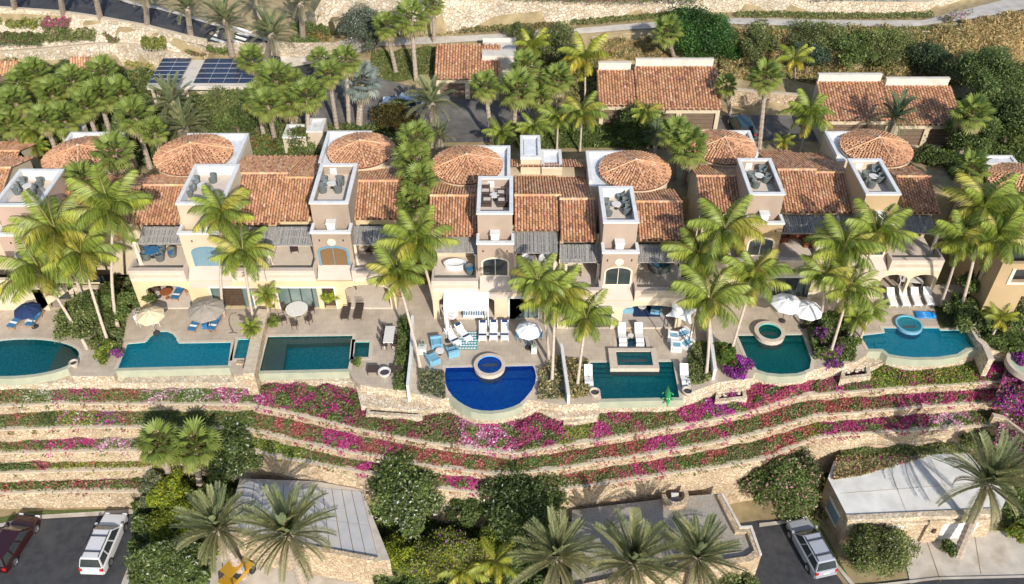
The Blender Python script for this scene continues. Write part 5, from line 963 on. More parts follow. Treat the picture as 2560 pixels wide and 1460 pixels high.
scat2('dark leafy bed between the two right-hand pools', [(2035,900),(2135,905),(2130,800),(2010,800)], 9000, 1.2, DG+MG, 0, fl=PUR, pf=.06); scat2('bed of grasses beside the wall right of the dark teal pool', [(1712,975),(1780,950),(1770,860),(1725,860)], 1800, .7, OL+MG, 0); scat2('dark leafy bank right of the azure pool garden', [(2440,860),(2560,900),(2560,760),(2370,740)], 12000, 1.2, DG+MG, 0, fl=MAG, pf=.01)
scat2('clipped lawn strip beside the azure pool', [(2350,822),(2408,822),(2375,765),(2335,765)], 6000, .05, [(.10,.13,.04),(.13,.16,.05)], 0, (.03,.06)); scat2('leafy bed at the right end of the green pool garden', [(985,975),(1018,975),(1026,800),(1000,800)], 3500, .7, MG+DG, 0)
scat2('magenta bougainvillea bank at the right edge', [(2478,1020),(2600,1060),(2600,930),(2510,930)], 9000, .9, OL+DG, -1.6, fl=MAG+PUR, pf=.6); scat2('lower magenta bougainvillea bank at the right edge', [(2485,1110),(2600,1170),(2600,1080),(2500,1045)], 5000, .7, OL+DG, -3, fl=MAG+PNK, pf=.55)
scat2('ground cover in the lot corner below the tall wall', [(1960,1300),(2080,1300),(2080,1150),(1930,1180)], 6000, .7, OL+DRY+DG, -8.3, (.1,.2)); scat2('dense shrubbery on the bank beside the car park', [(330,1470),(520,1470),(640,1090),(350,1120)], 30000, 1.6, DG+MG, -7.6, (.12,.25)); scat2('shaded undergrowth between the flat garages', [(940,1480),(1440,1480),(1440,1230),(900,1215)], 30000, 1.2, DG, -7.8, (.12,.25)); scat2('tangled dry creeper on the back edge of the white garage roof', [(2080,1200),(2150,1190),(2330,1140),(2090,1140)], 2600, .3, OL+DRY+[(.2,.09,.04)], -5.12, (.07,.14), MAG, .04)
scat2('green creeper along the tall wall behind the white garage', [(2100,1150),(2420,1136),(2420,1112),(2100,1128)], 5000, .5, MG+OL, -5.3, (.08,.15)); scat2('undergrowth right of the white garage', [(2500,1330),(2640,1330),(2600,1200),(2500,1220)], 5000, .8, DG+MG, -8.3, (.1,.2)); scat2('brown and green shrubs on the lane bank at the right edge', [(2400,1150),(2560,1200),(2560,1120),(2440,1085)], 5000, .8, OL+DRY, -6, (.1,.2))
# --- broadleaf trees
def tree(label, u, v, zc_, wpx, hpx, pal, zg, n=9000, fl=None, pf=0, size=(.12,.24), lobes=14, dz=.75, cat='tree', name='broadleaf_tree', flb=None, asp=.5, up=.15, trunk=True, wts=None):
    n = int(n*1.7)
    x, y, _ = P(u, v, zc_); zc = y*CT-(zc_-CAMH)*ST; rx = wpx/2*zc/FOC; rz = rx*dz; vv = hpx/2*zc/FOC; al = math.asin(.74); ry = math.sqrt(max(.1, (vv**2-(rz*.7)**2))/(.72**2)) if vv > rz*.72 else rx*.8; ry = min(ry, rx*1.5)
    t = thing(name, label, cat, (x, y, zg)); zl = zc_-zg
    cen = []; 
    for k in range(lobes):
        a, b = RS.uniform(0, 2*math.pi), RS.uniform(-.4, 1); r = RS.uniform(.3,.95); q = math.sqrt(max(0, 1-b*b)); cen.append((rx*r*q*math.cos(a), ry*r*q*math.sin(a), rz*r*b*.9, RS.uniform(.16,.42)))
    cen = np.array(cen); i = RS.randint(0, lobes, n); d = RS.normal(size=(n,3)); d /= np.linalg.norm(d,axis=1)[:,None]; d[:,2] = abs(d[:,2])*np.where(RS.rand(n) < .8, 1, -1); rr = RS.uniform(.3,1.25,n)**.6
    rad = cen[i,3]*rr; p = cen[i,:3]+d*np.stack([rad*rx, rad*ry, rad*rz*1.1], 1)+RS.normal(0,1,(n,3))*rx*.045; p[:,2] += zl; p[:,2] = np.maximum(p[:,2], .15); tone = RS.uniform(.65,1.35,(lobes,1))[i]
    c = leafcols(n, pal, wts, .25)*tone
    if fl is not None:
        m = RS.rand(n) < pf*(.3+1.7*(RS.rand(lobes)[i])); c[m] = leafcols(m.sum(), fl, None, .2)
    V, F = leafverts(p, RS.uniform(*size, n), up, asp); npmesh('crown', V, F, LEAF, c, t)
    if trunk:
        mb = MB(); r0 = max(.1, rx*.07); mb.tube([(0,0,-.2),(.1*rx*.3,0,zl*.3),(0,.05,zl*.6)], [r0*1.3,r0,r0*.8], 8); mb.build('trunk', TRUNK, t, smooth=True)
        for k in range(5):
            e = cen[k,:3]; MB().tube([(0,.05,zl*.5),(e[0]*.5,e[1]*.5,zl+e[2]*.2-.2),(e[0],e[1],zl+e[2])], [r0*.6,r0*.4,r0*.15], 6).build('limb', TRUNK, t, smooth=True)
    return t
TR = [
 ('dense dark green tree with scattered white blossom left of the lower date palms', 585,1120,-3.5,130,210,DG,-8.3,16000,WHT,.02),
 ('big green tree speckled with white blossom beside the slab-roofed garage', 1020,1215,-4,215,250,DG+MG,-8.3,26000,WHT,.07),
 ('very dark tree with a few white blossoms between the two flat garages', 1310,1245,-4,215,190,DG[:3],-8.3,22000,WHT,.025),
 ('dark shrubby tree at the left foot of the white-blossomed tree group', 1180,1270,-5,110,110,DG[:3],-8.3,7000,None,0),
 ('lime-yellow bush below the white-blossomed tree', 995,1395,-6.8,130,90,YG,-8.3,7000,None,0),
 ('yellow-green thicket at the bottom edge, left of the three date palms', 1120,1400,-6.2,210,130,YG+OL,-8.3,15000,PUR,.01),
 ('tall lime shrub rising out of the yellow-green thicket', 1225,1340,-5.8,90,120,YG+MG,-8.3,6000,None,0),
 ('bright lime-yellow bush beside the car park', 430,1300,-6.3,110,150,YG,-8.3,10000,None,0),
 ('lime-yellow shrub climbing beneath the twin fan palms', 425,1225,-5.6,80,110,YG,-8.3,6000,None,0),
 ('grey-green shrub where the terraces end beside the car park', 385,1215,-5.6,70,80,OL+GR,-8.3,4000,None,0),
 ('dark bush with white blossom at the car park corner', 425,1410,-6.6,210,130,DG,-8.3,14000,WHT,.02),
 ('dark shrub behind the car park bush', 400,1340,-7,100,80,DG,-8.3,5000,None,0),
 ('oleander bush covered in pink flowers beside the white garage', 1960,1205,-5.3,190,150,DG+MG[:2],-8.3,16000,[(.62,.30,.32),(.7,.4,.4)],.07),
 ('rounded olive bush in front of the white garage', 2190,1370,-6.7,165,130,OL+MG,-8.3,13000,WHT,.01),
 ('small rounded bush on the right of the white garage', 2545,1330,-7.4,60,50,MG+YG,-8.3,3000,None,0),
 ('small dark bush on the bank above the white garage', 2440,1105,-4.2,90,60,DG+OL,-6,4000,None,0),
 ('large fresh green tree leaning over the double garage', 1748,108,6.6,205,185,[(.05,.13,.03),(.075,.17,.035),(.10,.21,.045),(.04,.10,.025)],4.4,26000,None,0),
 ('thin grey-leaved tree with pale trunks by the concrete path', 905,65,8.0,120,100,GR,4.6,6500,WHT,.02),
 ('second thin grey-leaved tree behind the first', 935,95,7.2,70,80,GR+DG[:2],4.6,3000,None,0),
 ('large dark tree filling the upper right corner', 2480,200,7.5,190,200,DG,3.5,24000,None,0),
 ('dark green tree at the right edge below the corner tree', 2530,300,6,150,150,DG,3,16000,None,0),
 ('dark green tree left of the right edge, above the last villa', 2430,330,5.5,120,130,DG+MG[:1],3,11000,None,0),
 ('pink-flowered bougainvillea tree at the upper right', 2395,85,7,180,120,DG+OL,4.6,14000,[(.45,.18,.30),(.35,.12,.24)],.35),
 ('grey-brown shrub at the left end of the shrub row under the path', 2035,104,7.0,137,112,OL+DG,4.6,7000,None,0),
 ('bright green shrub in the middle of the row under the path', 2130,119,7.0,112,118,MG+DG,4.6,6500,None,0),
 ('blue-green low shrub left of the long garage', 2020,149,6.2,112,75,[(.07,.11,.07),(.1,.14,.09)],4.6,4000,None,0),
 ('soft olive shrub in the row under the path', 2220,129,6.8,162,118,OL+MG,4.6,9000,None,0),
 ('blue-green shrub at the right end of the row under the path', 2310,149,6.4,125,100,[(.07,.11,.05),(.1,.14,.06)],4.6,6000,None,0),
 ('dark brownish shrub right of the big green tree', 1885,99,6.8,112,150,DG+OL,4.6,6500,None,0),
 ('small olive tree behind the coconut palm by the rear driveway', 1380,115,6.4,130,110,OL+DG,4.6,9000,None,0),
 ('bushy olive shrub on the path edge above the small garage', 1300,85,6.8,90,70,OL+DG,5.5,5000,None,0),
 ('round dark shrub left of the coconut palm', 1420,160,5.6,90,90,DG+OL,4.4,5000,None,0),
 ('clipped green hedge block behind the yellow villa, left half', 650,362,3.6,90,70,DG+MG,2.6,6000,[(.4,.16,.08)],.15),
 ('clipped green hedge block behind the yellow villa, right half', 760,362,3.6,130,80,DG+MG,2.6,9000,RED,.03),
 ('broad olive thicket right of the grey-green date palms', 560,270,4.6,130,110,OL+MG,3,10000,None,0),
 ('green thicket below the solar carport', 590,310,4.2,110,70,DG+MG,3,6000,None,0),
 ('dark leafy mass between the left-hand fan palms', 130,250,4.8,170,90,DG,3,9000,None,0),
 ('dark shrub mass at the left edge under the fan palms', 20,330,4.4,120,80,DG,2.8,6000,None,0),
 ('dark undergrowth shrub left of the first round roof', 340,330,4,120,70,DG,2.8,5000,None,0),
 ('dark shrub in the gap between the left villas', 330,440,2.8,60,90,DG+MG,0,4000,None,0),
 ('spiky dark green bush mass beside the left infinity pool', 215,800,1.5,120,150,DG+MG+OL,0,12000,None,0),
 ('leafy green bush behind the leaning coconut trunks', 270,760,1.8,110,110,DG+MG,0,8000,None,0),
 ('dark green hedge beside the covered patio of the yellow villa', 355,740,.9,100,60,DG,0,5000,None,0),
 ('yellow-green shrub between the two leaning palm trunks', 262,880,.7,50,70,YG+MG,0,2500,None,0),
 ('purple flowering bush beside the turquoise pool', 291,882,.5,32,35,PUR,0,1200,DG,.25),
 ('lime-green leafy shrub before the sliding doors of the yellow villa', 830,735,1.2,68,62,YG,0,5500,None,0),
 ('small lime shrub at the garden wall', 685,805,.4,32,34,YG+MG,0,1600,None,0),
 ('small green potted bush on the edge of the green pool', 893,905,.5,26,26,MG,0,900,None,0),
 ('tall light-green vine hedge left of the green-teal pool', 1810,890,.9,56,150,[(.11,.19,.03),(.15,.23,.04),(.08,.13,.02)],-1,10000,DRK,.02),
 ('vivid purple bougainvillea bush beside the green-teal pool', 1848,918,.3,66,72,PUR,-.8,7000,DG,.12),
 ('purple bougainvillea between the two right-hand pools', 2095,880,.5,58,36,PUR,0,3000,DG,.3),
 ('small purple bougainvillea climbing at the palm foot', 2055,835,1.0,34,40,PUR,0,1800,DG,.4),
 ('purple bougainvillea in the stone planter left of the azure pool', 2083,912,0,44,26,PUR,-.8,1600,DG,.35),
 ('green shrub right of the umbrellas', 2080,800,1.2,80,60,DG+MG,0,5000,None,0),
 ('rounded green shrub beside the azure pool planter', 2120,860,.8,60,50,MG+DG,0,3500,None,0),
 ('dark green shrub at the foot of the right coconut palms', 2415,790,.9,90,80,DG,0,6000,None,0),
 ('loose leafy shrub against the ochre wall', 2440,700,1.6,90,80,DG+MG,0,4500,None,0),
 ('green shrub below the right-hand pool wall', 2500,850,.4,70,70,DG+MG,-1,4500,None,0),
 ('purple flowers on the low wall at the right edge', 2550,895,.2,30,34,PUR,-1,1500,DG,.2),
 ('dark thicket between the middle and right-hand villas', 1735,660,2.2,80,110,DG,0,6000,None,0),
 ('shadowed shrub at the foot of the middle right garden', 1740,740,1.2,60,80,DG,0,3500,None,0),
 ('dark green shrub above the right-hand round roof', 2330,400,3.6,90,70,DG,2.6,4500,None,0),
 ('dark thicket in front of the double garage', 1600,325,3.8,150,60,DG+MG,2.8,7000,None,0),
 ('brown-orange foliage hedge behind the taupe tower', 985,300,3.6,120,40,[(.09,.07,.02),(.14,.09,.02),(.06,.07,.02)],2.8,4500,None,0),
 ('small shrub by the blue car', 1000,270,3.6,70,40,OL+DG,2.9,2500,None,0),
 ('low bush beside the small date palm on the forecourt', 2375,1370,-7.8,50,40,DG+MG,-8.3,1800,None,0),
 ('bush in the bottom centre between the date palms', 1830,1445,-7,120,50,DG+OL,-8.3,4000,None,0),
]
for r in TR: tree(*r, lobes=(34 if r[4] > 110 else 14), trunk=r[4] > 60, size=(.06,.13) if r[6][0][0] > .15 or r[4] < 90 else (.07,.16), name='flowering_bush' if r[6] is PUR else ('broadleaf_tree' if r[4] > 100 else 'shrub'), cat='bush' if r[4] <= 130 else 'tree')
# --- palms: prototypes of single fronds, then palms made of frond children
def frond_coco(seed, droop, tint, L=2.9, n=24):
    rs = np.random.RandomState(seed); vs, fs, cs = [], [], []; pts = []; p = np.array([0.,0.,0.]); a = .55
    for k in range(n+1):
        pts.append(p.copy()); s = k/n; a = .55-droop*s**1.25; p = p+np.array([math.cos(a), .12*math.sin(s*2)*(1 if seed%2 else -1), math.sin(a)])*L/n
    pts = np.array(pts)
    for k in range(n):                               # midrib
        w0, w1 = .045*(1-k/n)+.008, .045*(1-(k+1)/n)+.008; o = len(vs); vs += [pts[k]+[0,-w0,0], pts[k]+[0,w0,0], pts[k+1]+[0,w1,0], pts[k+1]+[0,-w1,0]]; fs.append((o,o+1,o+2,o+3)); cs.append((.30,.28,.07))
    for k in range(3, n):
        s = k/n; l = .75*math.sin(math.pi*min(1, s*.82+.14))**.7+.06; d = pts[min(k+1,n)]-pts[k]; d /= np.linalg.norm(d)
        for sd_ in (-1, 1):
            for rep in (0, .33, .66):
                b0 = pts[k]+(pts[min(k+1,n)]-pts[k])*rep; out = np.array([0, sd_, 0])*.85+d*(.45+.2*rs.rand())+np.array([0,0,-.35-.35*rs.rand()]); out /= np.linalg.norm(out); ll = l*rs.uniform(.8,1.05); w_ = .034
                mid = b0+out*ll*.5; tip = b0+out*ll*1.02+np.array([0,0,-ll*(.2+.35*rs.rand())]); wd = d*w_; o = len(vs); vs += [b0-wd*.5, mid-wd, tip, mid+wd]; fs.append((o,o+1,o+2,o+3)); cc = np.array(tint)*rs.uniform(.5,1.5)*(1+.25*s); cs.append(cc)
    return npmesh('frond', np.array(vs), np.array(fs), LEAF, np.array(cs), meshonly=True)
def frond_date(seed, droop, tint, L=2.6, n=22):
    rs = np.random.RandomState(seed); vs, fs, cs = [], [], []; pts = []; p = np.array([0.,0.,0.])
    for k in range(n+1):
        pts.append(p.copy()); a = .12-droop*(k/n)**1.6; p = p+np.array([math.cos(a), 0, math.sin(a)])*L/n
    pts = np.array(pts)
    for k in range(n): w0, w1 = .05*(1-k/n)+.008, .05*(1-(k+1)/n)+.008; o = len(vs); vs += [pts[k]+[0,-w0,0], pts[k]+[0,w0,0], pts[k+1]+[0,w1,0], pts[k+1]+[0,-w1,0]]; fs.append((o,o+1,o+2,o+3)); cs.append((.30,.27,.14))
    for k in range(3, n):
        s = k/n; l = .36*math.sin(math.pi*min(1, s*.75+.2))**.6+.05; d = pts[min(k+1,n)]-pts[k]; d /= np.linalg.norm(d)
        for sd_ in (-1, 1):
            for rep in (0, .33, .66):
                b0 = pts[k]+(pts[min(k+1,n)]-pts[k])*rep; out = np.array([0, sd_, 0])*.6+d*.75+np.array([0,0,.32+.2*rs.rand()]); out /= np.linalg.norm(out); mid = b0+out*l*.5; tip = b0+out*l; wd = d*.022+np.array([0,0,.012]); o = len(vs); vs += [b0-wd*1.1, mid-wd*2, tip, mid+wd]; fs.append((o,o+1,o+2,o+3)); cs.append(np.array(tint)*rs.uniform(.65,1.35))
    return npmesh('frond', np.array(vs), np.array(fs), LEAF, np.array(cs), meshonly=True)
def frond_fan(seed, tint, L=.95, r=.85, droop=.5, n=15, dead=False):
    rs = np.random.RandomState(seed); vs, fs, cs = [], [], []; o = 0
    p1 = np.array([L*.5,0,.04]); p2 = np.array([L,0,-.06]); vs += [(0,-.03,0),(0,.03,0),(p1[0],.025,p1[2]),(p1[0],-.025,p1[2]),(p2[0],.02,p2[2]),(p2[0],-.02,p2[2])]; fs += [(0,1,2,3),(3,2,4,5)]; cs += [(.28,.22,.07)]*2
    for k in range(n):
        a = -2.0+4.0*k/(n-1); l = r*(1-.25*abs(a)/2)*rs.uniform(.88,1.06); da = 4.0/(n-1)*.55; f = lambda ang, rr, dz: p2+np.array([rr*math.cos(ang), rr*math.sin(ang), -droop*(rr/r)**2*r*.55-abs(ang)*.06*rr+dz])
        o = len(vs); vs += [p2, f(a-da, l*.6, -.02), f(a, l, -.1*l), f(a+da, l*.6, -.02), f(a, l*.6, .04)]; cc = np.array(tint)*rs.uniform(.7,1.3); fs += [(o,o+1,o+2,o+4),(o,o+4,o+2,o+3)]; cs += [cc, cc*.92]
    return npmesh('fan_leaf', np.array(vs), np.array(fs), LEAF, np.array(cs), meshonly=True)
CO = [frond_coco(i, d, c) for i, (d, c) in enumerate([(1.3,(.24,.30,.05)),(1.8,(.19,.25,.045)),(1.0,(.30,.34,.05)),(2.2,(.17,.23,.04)),(1.6,(.36,.34,.06)),(2.6,(.36,.25,.10))])]
CY = [frond_coco(i+20, d, c) for i, (d, c) in enumerate([(1.1,(.36,.38,.05)),(1.5,(.28,.32,.045)),(1.9,(.42,.38,.05)),(2.4,(.50,.36,.04)),(1.3,(.25,.30,.04)),(2.2,(.36,.36,.04))])]
DA = [frond_date(i, d, c) for i, (d, c) in enumerate([(.5,(.24,.28,.14)),(.9,(.29,.32,.15)),(1.3,(.33,.34,.15)),(.3,(.19,.24,.12)),(1.1,(.34,.34,.18)),(1.6,(.42,.37,.25))])]
DK = [frond_date(i+30, d, c) for i, (d, c) in enumerate([(.8,(.10,.16,.09)),(1.2,(.13,.19,.10)),(1.6,(.16,.22,.11)),(.5,(.09,.14,.08)),(1.3,(.18,.23,.12)),(1.7,(.2,.25,.13))])]
FA = [frond_fan(i, c, droop=d) for i, (c, d) in enumerate([((.24,.31,.07),.35),((.20,.27,.06),.5),((.29,.34,.08),.45),((.33,.36,.09),.7),((.36,.35,.11),1.0),((.44,.37,.20),1.2)])]
FS = [frond_fan(i+40, c, droop=d, L=1.1, r=1.0) for i, (c, d) in enumerate([((.30,.36,.33),.3),((.36,.42,.38),.4),((.26,.31,.28),.5),((.40,.44,.38),.6),((.36,.34,.25),.9),((.42,.36,.26),1.2)])]
GRP = {'coco':'coconut palms around the villas','fan':'fan palms','date':'date palms'}
def palm(kind, label, u, v, zg, h, sc=1.0, base=None, nf=None, fr=None, lean=(0,0)):
    x, y, z = P(u, v, zg+h); 
    if base: bx, by, _ = P(base[0], base[1], zg)
    else: bx, by = x-lean[0], y-lean[1]
    g = {'coco':'coconut_palm','fan':'fan_palm','date':'date_palm','yellow':'areca_palm','silver':'silver_palm','cycad':'date_palm'}[kind]
    t = thing(g, label, 'palm tree', (bx, by, zg)); dx, dy = x-bx, y-by; n = 9; pts = []; r0 = {'coco':.13,'yellow':.12,'fan':.19,'date':.26,'silver':.24,'cycad':.26}[kind]*(.6+.4*sc)
    for k in range(n+1):
        s = k/n; e = s**1.5 if kind in ('coco','yellow') else s; pts.append((dx*e, dy*e, -.2+(h+.1)*s))
    mb = MB(); rad = [r0*(1.5 if k == 0 else 1.15 if k == 1 else 1-.25*k/n) for k in range(n+1)]
    if kind in ('fan','silver','date'):              # rings and leaf-base stubs give the trunk its ragged edge
        q, rr = [], []; 
        for k in range(28): s = k/27; e = s; q.append((dx*e, dy*e, -.2+(h+.1)*s)); rr.append(r0*(1.25-.3*s)*(1+.14*(k%2)))
        mb.tube(q, rr, 8)
    else: mb.tube(pts, rad, 8)
    mb.build('trunk', BARKL if kind in ('coco','yellow') else BARK, t, smooth=kind in ('coco','yellow'))
    S = fr or {'coco':CO,'yellow':CY,'fan':FA,'date':DA,'silver':FS,'cycad':DK}[kind]; rs = random.Random(int(u*7+v*13)); N = nf or {'coco':22,'yellow':15,'fan':34,'date':46,'silver':34,'cycad':40}[kind]; sc *= {'coco':1.15,'yellow':1.1,'fan':1.16,'date':1.08}.get(kind, 1); jy = rs.uniform(.7,1.3); sc *= rs.uniform(.88,1.12) if sc > .6 else 1; hang = rs.randrange(0,4)
    for k in range(N):
        az = k*2.39996+rs.uniform(-.25,.25); f = (k+.5)/N       # f: 0 youngest (upright) .. 1 oldest (hanging)
        if kind in ('coco','yellow'): el = (1.15-1.3*f)*jy+rs.uniform(-.15,.15); m = S[min(3, int(f*4))] if rs.random() < .85 else S[4]; m, el = (S[5], -.9) if k >= N-hang else (m, el); s = sc*rs.uniform(.85,1.08)*(.8+.25*math.sin(math.pi*min(1,f+.25)))
        elif kind in ('fan','silver'): el = 1.35-2.3*f; m = S[min(4, int(f*4.2))]; m = S[5] if f > .86 else m; s = sc*rs.uniform(.85,1.1)
        else: el = 1.35-1.75*f; m = S[rs.randrange(4)] if f < .7 else S[4]; m = S[5] if f > .93 else m; s = sc*rs.uniform(.88,1.08)*(1 if f < .85 else .8)
        o = link('frond' if kind != 'fan' and kind != 'silver' else 'fan_leaf', m, t, loc=(dx, dy, h+(.25 if kind in ('date','cycad') else .1)*(1-f)), rot=(rs.uniform(-.2,.2), -(el-(.3 if kind in ('coco','yellow') else 0)), az)); o.scale = (s,)*3
    if kind in ('coco',) and rs.random() < .6:
        for k in range(4): a = rs.uniform(0,6.28); MB().lathe([(.01,-.13),(.1,-.06),(.11,.03),(.01,.13)], (dx+.2*math.cos(a),dy+.2*math.sin(a),h-.15), 7).build('coconut', OLIVE_, t)
    if kind in ('date',) and sc > .9: MB().lathe([(r0*.9,-.6),(r0*1.7,-.1),(r0*1.2,.25),(.02,.35)], (dx,dy,h), 12).build('crown_shaft', BARK, t)
    return t
OLIVE_ = mat('green_coconut', (.14,.14,.04), .6, (.2,.18,.05), 5)
C_, F_P, D_, Y_, S_, K_ = 'coco','fan','date','yellow','silver','cycad'
